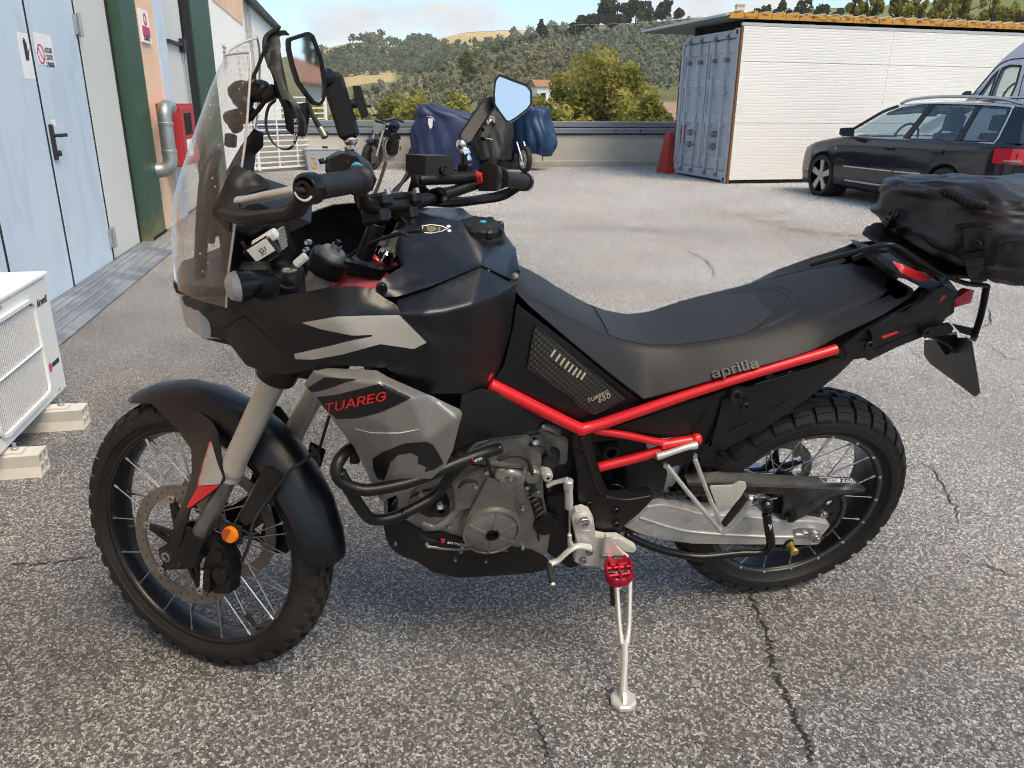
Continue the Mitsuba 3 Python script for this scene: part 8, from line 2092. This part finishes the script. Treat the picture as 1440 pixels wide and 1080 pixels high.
vk('floor', span(-4.2, 0.9, -1.85, -0.06, 0.35, 0.7), 'car_plastic', False)
for w_ in (win1, win2):
    for y in (-0.02, -1.93):
        c = np.array(w_.exterior.coords)[:-1]; P = np.c_[c[:, 0], np.full(len(c), y), c[:, 1]]
        vk('side_window', trimesh.Trimesh(np.vstack([P, P.mean(0)]), [(i, (i + 1) % len(P), len(P)) for i in range(len(P))], process=False), 'window_tint', False)
    fr_ = w_.buffer(0.035, join_style=2).difference(w_)
    vk('window_seal', extr(fr_, -0.01, 0.004), 'car_plastic', False)
P = np.array([(A[0][0], -0.08, zb), (A[0][0], -1.85, zb), (A[2][0], -1.8, A[2][2]), (A[2][0], -0.12, A[2][2])])
vk('windscreen', trimesh.Trimesh(P, [(0, 1, 2), (0, 2, 3)], process=False), 'window_tint', False)
vk('roof_seam', tube([va(1368, 133), va(1400, 96), va(1418, 85), va(1434, 82.5), va(1450, 81)], 0.010, 6, 4), 'car_plastic', True)
vk('door_gap', tube([va(1440, 105), va(1436, 120), va(1431, 140), va(1429, 150)], 0.008, 6, 3), 'car_plastic', True)
mk = vk('door_mirror', hull(np.vstack([va(a, b, l) for a, b in ((1352, 138), (1353, 131), (1358, 128), (1366, 128), (1367, 137)) for l in (0.06, 0.22)])), 'car_plastic')
vk('mirror_glass', hull(np.vstack([va(a, b, l) for a, b in ((1356, 138), (1359, 134), (1363, 137)) for l in (0.221, 0.223)])), 'chrome', False, mk)
vk('bulkhead', span(-1.62, -1.58, -1.88, -0.06, 0.4, 2.4), 'car_seat', False)
vk('van_seat', hull([(x, y, z) for x, z in ((-0.75, 0.75), (-1.25, 0.75), (-1.35, 1.45), (-1.15, 1.45)) for y in (-0.75, -0.25)]), 'car_seat')
cw = va(1428, 131, -0.42)
vk('steering_wheel', tube([cw + np.array([-0.10 * math.sin(t), 0.20 * math.cos(t), 0.18 * math.sin(t)]) for t in np.linspace(0, 2 * np.pi, 18, endpoint=False)], 0.018, 8, 1, closed=True), 'car_plastic', True)
vk('dashboard', hull([(0.55, y, zb - 0.15) for y in (-1.85, -0.1)] + [(-0.15, y, z) for y in (-1.85, -0.1) for z in (zb - 0.05, 0.9)] + [(A[0][0], y, zb - 0.06) for y in (-1.8, -0.1)]), 'car_plastic')
for x in (0.35, -3.0):
    for y in (0.01, -1.96):
        wv = vk('wheel', lathe([(0.0, 0.0), (0.20, 0.0), (0.205, -0.2), (0, -0.2)], (x, y, 0.34), (0, 1 if y > -1 else -1, 0), 30), 'alloy')
        vk('tyre', lathe([(0.20, 0.0), (0.25, 0.012), (0.31, 0.006), (0.34, -0.03), (0.34, -0.17), (0.30, -0.21), (0.20, -0.2)], (x, y, 0.34), (0, 1 if y > -1 else -1, 0), 36), 'car_tyre', 40, wv)

# ------------------------------------------------------------------ covered motorcycles by the parapet
pr('cloth_navy', (0.013, 0.026, 0.085), 0.5, sheen=0.2)
pr('cloth_blue', (0.010, 0.042, 0.115), 0.5, sheen=0.2)
pr('cloth_black', (0.018, 0.019, 0.020), 0.6, sheen=0.1)


def draped(secs, seed, amp=0.03, nf=9, n=96):
    """A cover: rows (height, half length, half width, x offset) with folds that deepen towards the hem; x along the machine."""
    rng = np.random.default_rng(seed); ph_ = rng.uniform(0, 6.28, 6); rows = []
    secs = catmull(np.array(secs, float), 5)
    z0, z1 = secs[-1, 0], secs[0, 0]
    for z, a, b, cx in secs:
        k = (z1 - z) / (z1 - z0); row = []
        for t in np.linspace(0, 2 * np.pi, n, endpoint=False):
            c, s = math.cos(t), math.sin(t)
            f = amp * (0.35 + k) * (-abs(math.sin(nf * 0.5 * t + ph_[0] + 2.2 * k)) * 0.9 + abs(math.sin(nf * 0.85 * t + ph_[1] - 4 * k)) * 0.7 + math.sin(4 * t + ph_[2] + 6 * k) * 0.5)
            x = cx + math.copysign(abs(c) ** 0.75, c) * (a + f); y = math.copysign(abs(s) ** 0.85, s) * (b + f)
            row.append((x, y, z + 0.02 * math.sin(3 * t + ph_[3]) * k + 0.015 * math.sin(7 * t + ph_[4])))
        rows.append(row)
    top = np.mean(rows[0], 0) + [0, 0, 0.01]
    m = loft(rows, True, False)
    V = np.vstack([m.vertices, top]); k = np.arange(n)
    F = np.vstack([m.faces, np.c_[k, (k + 1) % n, np.full(n, len(V) - 1)]])
    q_ = trimesh.Trimesh(V, F, process=False); q_.fix_normals() if False else None
    # give the cloth a thickness
    inner = V.copy(); c = V.mean(0); inner[:, :2] = c[:2] + (inner[:, :2] - c[:2]) * 0.985; inner[:, 2] -= 0.006
    fn = np.cross(V[F[:, 1]] - V[F[:, 0]], V[F[:, 2]] - V[F[:, 0]])
    if (fn * (V[F].mean(1) - c)).sum() < 0:
        F = F[:, ::-1]
    hem = np.arange(len(rows) * n - n, len(rows) * n); h2 = np.roll(hem, -1); N = len(V)
    E_ = np.vstack([np.c_[hem, h2, h2 + N], np.c_[hem, h2 + N, hem + N]])
    return trimesh.Trimesh(np.vstack([V, inner]), np.vstack([F, F[:, ::-1] + N, E_, E_[:, ::-1]]), process=False)


def small_wheel(f, key, c, R, w, axis=(0, 1, 0), name='wheel', spokes=6, mat='alloy'):
    axis = np.asarray(axis, float)
    k = obj(name, lathe([(R * 0.66, -w * 0.35), (R * 0.70, -w * 0.45), (R * 0.70, w * 0.45), (R * 0.66, w * 0.35)], c, axis, 32, True), mat, key, 40, f)
    obj('tyre', lathe([(R * 0.69, -w * 0.40), (R * 0.82, -w * 0.5), (R * 0.95, -w * 0.36), (R, 0), (R * 0.95, w * 0.36), (R * 0.82, w * 0.5), (R * 0.69, w * 0.40)], c, axis, 36, True), 'car_tyre', k, 40, f)
    z = axis / np.linalg.norm(axis); x = np.cross(z, [0, 0, 1.0]); x /= np.linalg.norm(x); y = np.cross(z, x)
    for i in range(spokes):
        t = i * 2 * np.pi / spokes; u = x * math.cos(t) + y * math.sin(t)
        obj('wheel_spoke', tube([np.asarray(c) + u * R * 0.08, np.asarray(c) + u * R * 0.68], [w * 0.16, w * 0.12], 6, 1), mat, k, 30, f)
    obj('hub', cyl(np.asarray(c) - z * w * 0.3, np.asarray(c) + z * w * 0.3, R * 0.16, 16), mat, k, 30, f)
    return k


def stand_frame(pxy, ang):
    return Frame(rot((0, 0, 1), ang), ground_at(*pxy) * [1, 1, 0])


# navy cover: seen from its front corner, high at the bars on the left, sloping down to the seat on the right
c1f = stand_frame((632, 240), math.radians(12)); 
nv = thing('covered_motorcycle', 'motorcycle under a navy blue cover with pale logo beside the black covered one', 'motorcycle')
nav = draped([(1.30, 0.10, 0.14, -0.42), (1.27, 0.22, 0.24, -0.40), (1.14, 0.58, 0.34, -0.12), (1.02, 0.80, 0.36, 0.12), (0.85, 0.92, 0.38, 0.18), (0.5, 0.93, 0.40, 0.18), (0.2, 0.92, 0.40, 0.18), (0.05, 0.93, 0.41, 0.18)], 3, 0.055)
obj('cover', nav, 'cloth_navy', nv, 50, c1f)
lgx = c1f.at(606, 178, -0.43)
obj('logo', hull(np.vstack([c1f.at(a, b, l) for a, b in ((602, 166), (609, 167), (608, 178), (605, 182), (602, 174)) for l in (-0.435, -0.428)])), 'white_label', nv, 30, c1f)
obj('logo', tube(np.array([c1f.at(a, b, -0.432) for a, b in ((600, 164), (605, 164), (610, 167), (611, 170))]), 0.006, 6, 3), 'white_label', nv, 30, c1f)
small_wheel(c1f, nv, (-0.55, 0, 0.30), 0.30, 0.11)
small_wheel(c1f, nv, (0.75, 0, 0.30), 0.30, 0.14)
# black cover with a round emblem
c2f = stand_frame((690, 240), math.radians(98))
bv = thing('covered_motorcycle', 'motorcycle under a black cover with round emblem between the two blue covers', 'motorcycle')
obj('cover', draped([(1.22, 0.12, 0.22, -0.30), (1.18, 0.25, 0.38, -0.28), (1.02, 0.62, 0.43, 0.0), (0.8, 0.85, 0.46, 0.15), (0.55, 0.92, 0.46, 0.18), (0.36, 0.95, 0.43, 0.18), (0.27, 0.96, 0.40, 0.18)], 8, 0.045), 'cloth_black', bv, 50, c2f)
small_wheel(c2f, bv, (-0.55, 0.02, 0.29), 0.29, 0.13)
small_wheel(c2f, bv, (0.80, 0, 0.29), 0.29, 0.13)
ec = depth_at(690, 169, ground_at(690, 240)[1] - 0.80)
eN = -ray(690, 169); eN /= np.linalg.norm(eN)
FW = WORLD
obj('emblem', lathe([(0.062, 0), (0.082, 0.0), (0.082, 0.006), (0.062, 0.006)], ec, eN, 28), 'pale_gold', bv, 30, FW)
obj('emblem_figure', hull([ec + np.array([x, 0, z]) + eN * h for x, z in ((-0.04, -0.03), (-0.01, 0.045), (0.035, 0.02), (0.02, -0.045)) for h in (0, 0.006)]), 'white_label', bv, 30, FW)
sc_ = depth_at(685, 195.5, ground_at(690, 240)[1] - 0.80)
obj('reflective_strip', tube([sc_ + np.array([x, -0.01, z]) for x, z in ((-0.14, -0.006), (-0.04, 0.01), (0.03, 0.008), (0.11, -0.01))], 0.007, 6, 3), 'white_label', bv, True, FW)
# blue cover, front wheel showing
c3f = stand_frame((745, 238), math.radians(128))
sv = thing('covered_scooter', 'scooter under a petrol blue cover with its front wheel showing by the parapet', 'scooter')
obj('cover', draped([(1.27, 0.10, 0.12, -0.25), (1.22, 0.22, 0.26, -0.24), (1.02, 0.55, 0.36, 0.05), (0.8, 0.80, 0.40, 0.18), (0.55, 0.90, 0.42, 0.24), (0.40, 0.88, 0.40, 0.28), (0.33, 0.86, 0.38, 0.30)], 12, 0.05), 'cloth_blue', sv, 50, c3f)
wc = ground_at(738, 243.5)
w3 = c3f.local(wc)[0]
small_wheel(c3f, sv, (w3[0], w3[1], 0.27), 0.27, 0.11, (0.25, 1, 0), 'front_wheel', 7)
for dy in (-0.09, 0.09):
    obj('fork_leg', tube([(w3[0] - 0.02, w3[1] + dy, 0.25), (w3[0] + 0.16, w3[1] + dy, 0.60)], [0.026, 0.02], 10, 1), 'alloy' if dy > 0 else 'car_trim', sv, True, c3f)
small_wheel(c3f, sv, (0.85, 0.0, 0.27), 0.27, 0.12)
obj('stand', tube([(0.3, 0.2, 0.35), (0.2, 0.42, 0.02)], 0.015, 8, 1), 'car_plastic', sv, True, c3f)

# ------------------------------------------------------------------ naked motorcycle by the parapet
nf_ = ground_at(521, 238.5); nr_ = ground_at(549, 238)
hd_ = np.array([-0.42, -0.907, 0]); hd_ /= np.linalg.norm(hd_)
NF = Frame(np.c_[hd_, [-hd_[1], hd_[0], 0], [0, 0, 1]] @ rot((1, 0, 0), -0.16), (ground_at(522, 239) - 1.42 * hd_) * [1, 1, 0])
nk = thing('naked_motorcycle', 'black naked motorcycle with white headlamp on its stand by the parapet', 'motorcycle')
n_ = lambda name, mesh, mat, smooth=30, parent=None: obj(name, mesh, mat, parent or nk, smooth, NF)
small_wheel(NF, nk, (1.42, 0, 0.30), 0.30, 0.12, (0.12, 1, 0), 'front_wheel', 5, 'car_plastic')
small_wheel(NF, nk, (0.0, 0, 0.31), 0.31, 0.18, (0, 1, 0), 'rear_wheel', 5, 'car_plastic')
for s in (1, -1):
    n_('fork_leg', tube([(1.42, s * 0.095, 0.30), (1.24, s * 0.095, 0.80)], 0.026, 10, 1), 'alloy', True)
    n_('brake_disc', cyl((1.42, s * 0.068, 0.30), (1.42, s * 0.075, 0.30), 0.15, 24), 'disc_steel')
    n_('radiator_scoop', hull([(1.22, s * 0.14, 0.80), (1.30, s * 0.16, 0.70), (1.02, s * 0.15, 0.68), (1.0, s * 0.12, 0.82), (1.2, s * 0.10, 0.78), (1.05, s * 0.10, 0.70)]), 'car_paint')
    n_('hand_grip', tube([(1.02, s * 0.26, 1.05), (0.96, s * 0.39, 1.03)], 0.02, 10, 1), 'black_rubber', True)
    n_('indicator', ball((1.26, s * 0.19, 0.86), 0.025, 10), 'lens_clear', True)
    n_('foot_peg', tube([(0.45, s * 0.15, 0.38), (0.43, s * 0.26, 0.38)], 0.014, 8, 1), 'alloy', True)
n_('handlebar', tube([(0.96, 0.39, 1.03), (1.03, 0.22, 1.06), (1.08, 0.08, 1.0), (1.08, -0.08, 1.0), (1.03, -0.22, 1.06), (0.96, -0.39, 1.03)], 0.013, 10, 4), 'metal_black', True)
n_('mirror', cat([tube([(1.03, 0.28, 1.06), (1.05, 0.38, 1.16), (1.04, 0.44, 1.19)], 0.008, 6, 3), box((0.02, 0.12, 0.06), (1.04, 0.45, 1.20), ch=0.01)]), 'car_plastic')
n_('mirror', cat([tube([(1.03, -0.28, 1.06), (1.05, -0.38, 1.16), (1.04, -0.44, 1.19)], 0.008, 6, 3), box((0.02, 0.12, 0.06), (1.04, -0.45, 1.20), ch=0.01)]), 'car_plastic')
hl = n_('headlamp', hull([(1.33, y, z) for y, z in ((-0.10, 0.93), (0.10, 0.93), (0.09, 0.82), (-0.09, 0.82), (0.0, 0.72), (0.05, 0.75), (-0.05, 0.75))] + [(1.20, y, z) for y, z in ((-0.12, 0.97), (0.12, 0.97), (0.10, 0.76), (-0.10, 0.76))]), 'lens_clear')
n_('headlamp_rim', hull([(1.30, y, z) for y, z in ((-0.12, 0.97), (0.12, 0.97), (0.08, 1.0), (-0.08, 1.0))] + [(1.15, y, 0.99) for y in (-0.09, 0.09)] + [(1.2, y, 0.95) for y in (-0.12, 0.12)]), 'car_paint', 30, hl)
n_('front_fender', hull([(1.42 + 0.34 * math.cos(a), y, 0.30 + 0.34 * math.sin(a)) for a in np.linspace(0.9, 2.4, 8) for y in (-0.07, 0.07)]), 'car_paint', 40)
n_('tank', move(ball((0, 0, 0), 1.0, 28), np.diag([0.32, 0.17, 0.15]), (0.80, 0, 0.88)), 'car_paint', True)
n_('seat', hull([(0.55, y, z) for y in (-0.12, 0.12) for z in (0.78, 0.83)] + [(0.05, y, z) for y in (-0.13, 0.13) for z in (0.82, 0.88)] + [(-0.12, y, 0.92) for y in (-0.10, 0.10)]), 'black_rubber')
n_('tail', hull([(0.1, y, 0.80) for y in (-0.10, 0.10)] + [(-0.38, y, z) for y in (-0.05, 0.05) for z in (0.96, 1.0)] + [(-0.1, y, 0.93) for y in (-0.12, 0.12)]), 'car_paint')
n_('engine', cat([box((0.44, 0.36, 0.34), (0.72, 0, 0.46), ch=0.05), box((0.22, 0.34, 0.26), (0.88, 0, 0.66), rot((0, 1, 0), 0.4), ch=0.03)]), 'engine_dark')
n_('engine_cover', cat([cyl((0.62, 0.16, 0.44), (0.62, 0.22, 0.44), 0.10, 24), cyl((0.62, -0.16, 0.44), (0.62, -0.22, 0.44), 0.11, 24)]), 'engine_alu')
for y in (-0.09, -0.03, 0.03, 0.09):
    n_('exhaust_pipe', tube([(0.98, y, 0.66), (1.10, y, 0.58), (1.08, y * 0.9, 0.40), (0.92, y * 0.8, 0.26), (0.55, y * 0.5, 0.22)], 0.021, 8, 4), 'fork_tube', True)
n_('silencer', tube([(0.45, -0.15, 0.24), (0.05, -0.20, 0.34)], [0.055, 0.06], 14, 1), 'steel', True)
for m in (tube([(1.12, 0.04, 0.92), (0.8, 0.16, 0.72), (0.42, 0.14, 0.45)], 0.03, 8, 4), tube([(0.45, 0.08, 0.40), (0.0, 0.11, 0.31)], 0.032, 8, 1)):
    n_('frame_tube', m, 'metal_black', True); n_('frame_tube', mirror(m), 'metal_black', True)
n_('side_stand', tube([(0.55, 0.14, 0.26), (0.60, 0.32, 0.06)], 0.014, 8, 1), 'metal_black', True)
n_('number_plate_holder', tube([(-0.2, 0, 0.85), (-0.36, 0, 0.62)], 0.03, 6, 1, flat=2.5), 'car_plastic', True)

# ------------------------------------------------------------------ white farmhouse on the slope and a small hut on the skyline
def house(key, px, py, r, w, d, h, yaw, roof_mat):
    g = on_hill(px, r); f = Frame(rot((0, 0, 1), yaw), g)
    obj('wall', span(-w / 2, w / 2, -d / 2, d / 2, -1.5, h), 'white_wall', key, False, f)
    obj('roof', hull([(sx * (w / 2 + 0.4), sy_ * (d / 2 + 0.4), h) for sx in (-1, 1) for sy_ in (-1, 1)] + [(sx * (w / 2 + 0.4), 0, h + d * 0.22) for sx in (-1, 1)]), roof_mat, key, False, f)
    for i in range(3):
        x = -w / 2 + w * (i + 0.5) / 3
        wk = obj('window', span(x - 0.5, x + 0.5, -d / 2 - 0.06, -d / 2 + 0.02, h * 0.42, h * 0.75), 'dark_gap', key, False, f)
        obj('sill', span(x - 0.6, x + 0.6, -d / 2 - 0.16, -d / 2 - 0.005, h * 0.42 - 0.12, h * 0.42 - 0.02), 'white_wall', wk, False, f)
    return f


pr('terracotta', (0.34, 0.17, 0.10), 0.85)
hk_ = thing('farmhouse', 'white farmhouse with terracotta roof half hidden by the yellowing trees', 'house')
house(hk_, 772, 108, 165, 7.5, 6, 4.6, 0.2, 'terracotta')
hk2 = thing('farm_shed', 'low white shed right of the farmhouse among the yellowing trees', 'shed')
house(hk2, 809, 112, 160, 4.5, 4, 2.2, 0.1, 'white_wall')
hk3 = thing('hilltop_hut', 'small white hut with pink top on the skyline above the container', 'hut')
g = on_hill(1023, 396); f = Frame(np.eye(3), g)
obj('wall', span(-1.7, 1.7, -1.5, 1.5, -1, 4.2), 'white_wall', hk3, False, f)
obj('band', span(-1.9, 1.9, -1.7, 1.7, 4.2, 5.2), 'roughcast_peach', hk3, False, f)
# overhead line with a pole on the slope
pk_ = thing('utility_pole', 'thin wooden pole carrying a wire in front of the oak clump', 'pole')
g = on_hill(802, 300); e_top = float(elev(np.array([802.0]), np.array([34.0]))[0]) * 300 + 1.33
obj('post', tube([g, [g[0], g[1], e_top]], 0.14, 8, 1), 'bark', pk_, True)
w0 = np.array([g[0], g[1], e_top]); w1 = on_hill(1000, 330) + [0, 0, 10]; w2 = on_hill(640, 300) + [0, 0, 8]
for q1 in (w1, w2):
    obj('wire', tube([w0 + (q1 - w0) * t - np.array([0, 0, 4 * 1.2 * t * (1 - t)]) for t in np.linspace(0, 1, 12)], 0.035, 4, 1, cap=False), 'alloy', pk_, True)

# ------------------------------------------------------------------ behind the yard, seen only in the left mirror: a gabled store and cypresses
sto = thing('store_building', 'white gabled store with tiled roof reflected in the left mirror', 'building')
sf = Frame(rot((0, 0, 1), 0.3), (52.0, -7.6, 0))
obj('wall', span(-6, 6, -4, 4, 0, 3.2), 'white_wall', sto, False, sf)
obj('roof', hull([(sx * 6.5, sy_ * 4.6, 3.2) for sx in (-1, 1) for sy_ in (-1, 1)] + [(sx * 6.5, 0, 5.2) for sx in (-1, 1)]), 'terracotta', sto, False, sf)
for i, (x, y, h, lab) in enumerate(((64, -3.4, 11, 'tallest dark cypress reflected in the left mirror'), (66, -1.4, 9.5, 'dark cypress reflected in the left mirror beside the tallest one'), (65, 0.6, 9, 'dark cypress at the edge of the left mirror'), (68, -8.5, 10, 'short dark cypress above the reflected roof'), (67, -5.6, 12, 'dark cypress behind the reflected roof'))):
    rngc = np.random.default_rng(60 + i); k = thing('cypress_tree', lab, 'tree')
    cr, tips = crown(rngc, 1500, (0.9, 0.9, h * 0.47), 0.2, 30, 0.24, -1.0)
    obj('crown', move(cr, None, (x, y, h * 0.53)), 'leaf_oak', k); obj('trunk', tube([(x, y, -0.3), (x, y, h * 0.8)], [0.15, 0.04], 6, 1), 'bark', k, True)

# ------------------------------------------------------------------ thin air over the valley
scene['air'] = {'type': 'homogeneous', 'albedo': {'type': 'rgb', 'value': [0.95, 0.95, 0.95]}, 'sigma_t': 0.0002}
scene['camera']['medium'] = {'type': 'ref', 'id': 'air'}
_zlo, _zhi = float(_hm.vertices[:, 2].min()) - 1.0, float(max(_hm.vertices[:, 2].max(), 60.0)) + 25.0
scene['haze'] = {'type': 'cube', 'to_world': T().translate([0, 0, (_zlo + _zhi) / 2]).scale([5600, 5600, (_zhi - _zlo) / 2]), 'bsdf': {'type': 'null'}, 'interior': {'type': 'ref', 'id': 'air'}}
labels['haze'] = {'label': 'thin haze over the valley and hills', 'kind': 'stuff'}

# ------------------------------------------------------------------ cracks in the asphalt
def crack(l, w, seed):
    rng = np.random.default_rng(seed); P = catmull(np.array([ground_at(a, b)[:2] for a, b in l]), 14)
    n = len(P); d = np.gradient(P, axis=0); d /= np.linalg.norm(d, axis=1, keepdims=True) + 1e-9; nn = np.c_[-d[:, 1], d[:, 0]]
    sc = np.minimum(1, np.linalg.norm(P, axis=1) / 6 + 0.3)
    P = P + nn * (rng.normal(size=(n, 1)) * 0.010 * sc[:, None])
    ww = w * rng.uniform(0.15, 1.0, n) * np.minimum(1, np.minimum(np.arange(n), n - 1 - np.arange(n)) / 8.0)
    v = np.vstack([np.c_[P + nn * ww[:, None], np.full(n, 0.0022)], np.c_[P - nn * ww[:, None], np.full(n, 0.0022)]])
    i = np.arange(n - 1)
    f = np.vstack([np.c_[i + n, i + n + 1, i + 1], np.c_[i + n, i + 1, i]])
    obj('crack', trimesh.Trimesh(v, f, process=False), 'crack', 'yard_ground')


CR = [([(1052, 828), (1068, 868), (1082, 905), (1086, 940), (1104, 975), (1120, 1010), (1135, 1050), (1142, 1080)], 0.0075), ([(745, 985), (756, 1020), (768, 1055), (772, 1080)], 0.005), ([(0, 792), (40, 794), (90, 790), (135, 781)], 0.007), ([(900, 300), (960, 295), (1010, 297), (1050, 305), (1090, 318), (1170, 330), (1240, 332)], 0.012), ([(960, 350), (985, 362), (1002, 378), (1000, 392)], 0.010), ([(720, 290), (790, 296), (850, 290), (905, 288)], 0.010),
      ([(930, 268), (965, 262), (1010, 258)], 0.010), ([(1395, 430), (1390, 455), (1372, 462)], 0.008), ([(1275, 490), (1300, 505), (1355, 512)], 0.007), ([(1180, 265), (1100, 300), (1060, 306)], 0.008), ([(1370, 790), (1400, 800), (1440, 815)], 0.006), ([(830, 305), (870, 318), (905, 322), (960, 330)], 0.008), ([(1385, 480), (1410, 500), (1440, 510)], 0.006), ([(1290, 640), (1330, 690), (1350, 740)], 0.005)]
for i, (l, w) in enumerate(CR):
    crack(l, w, 40 + i)
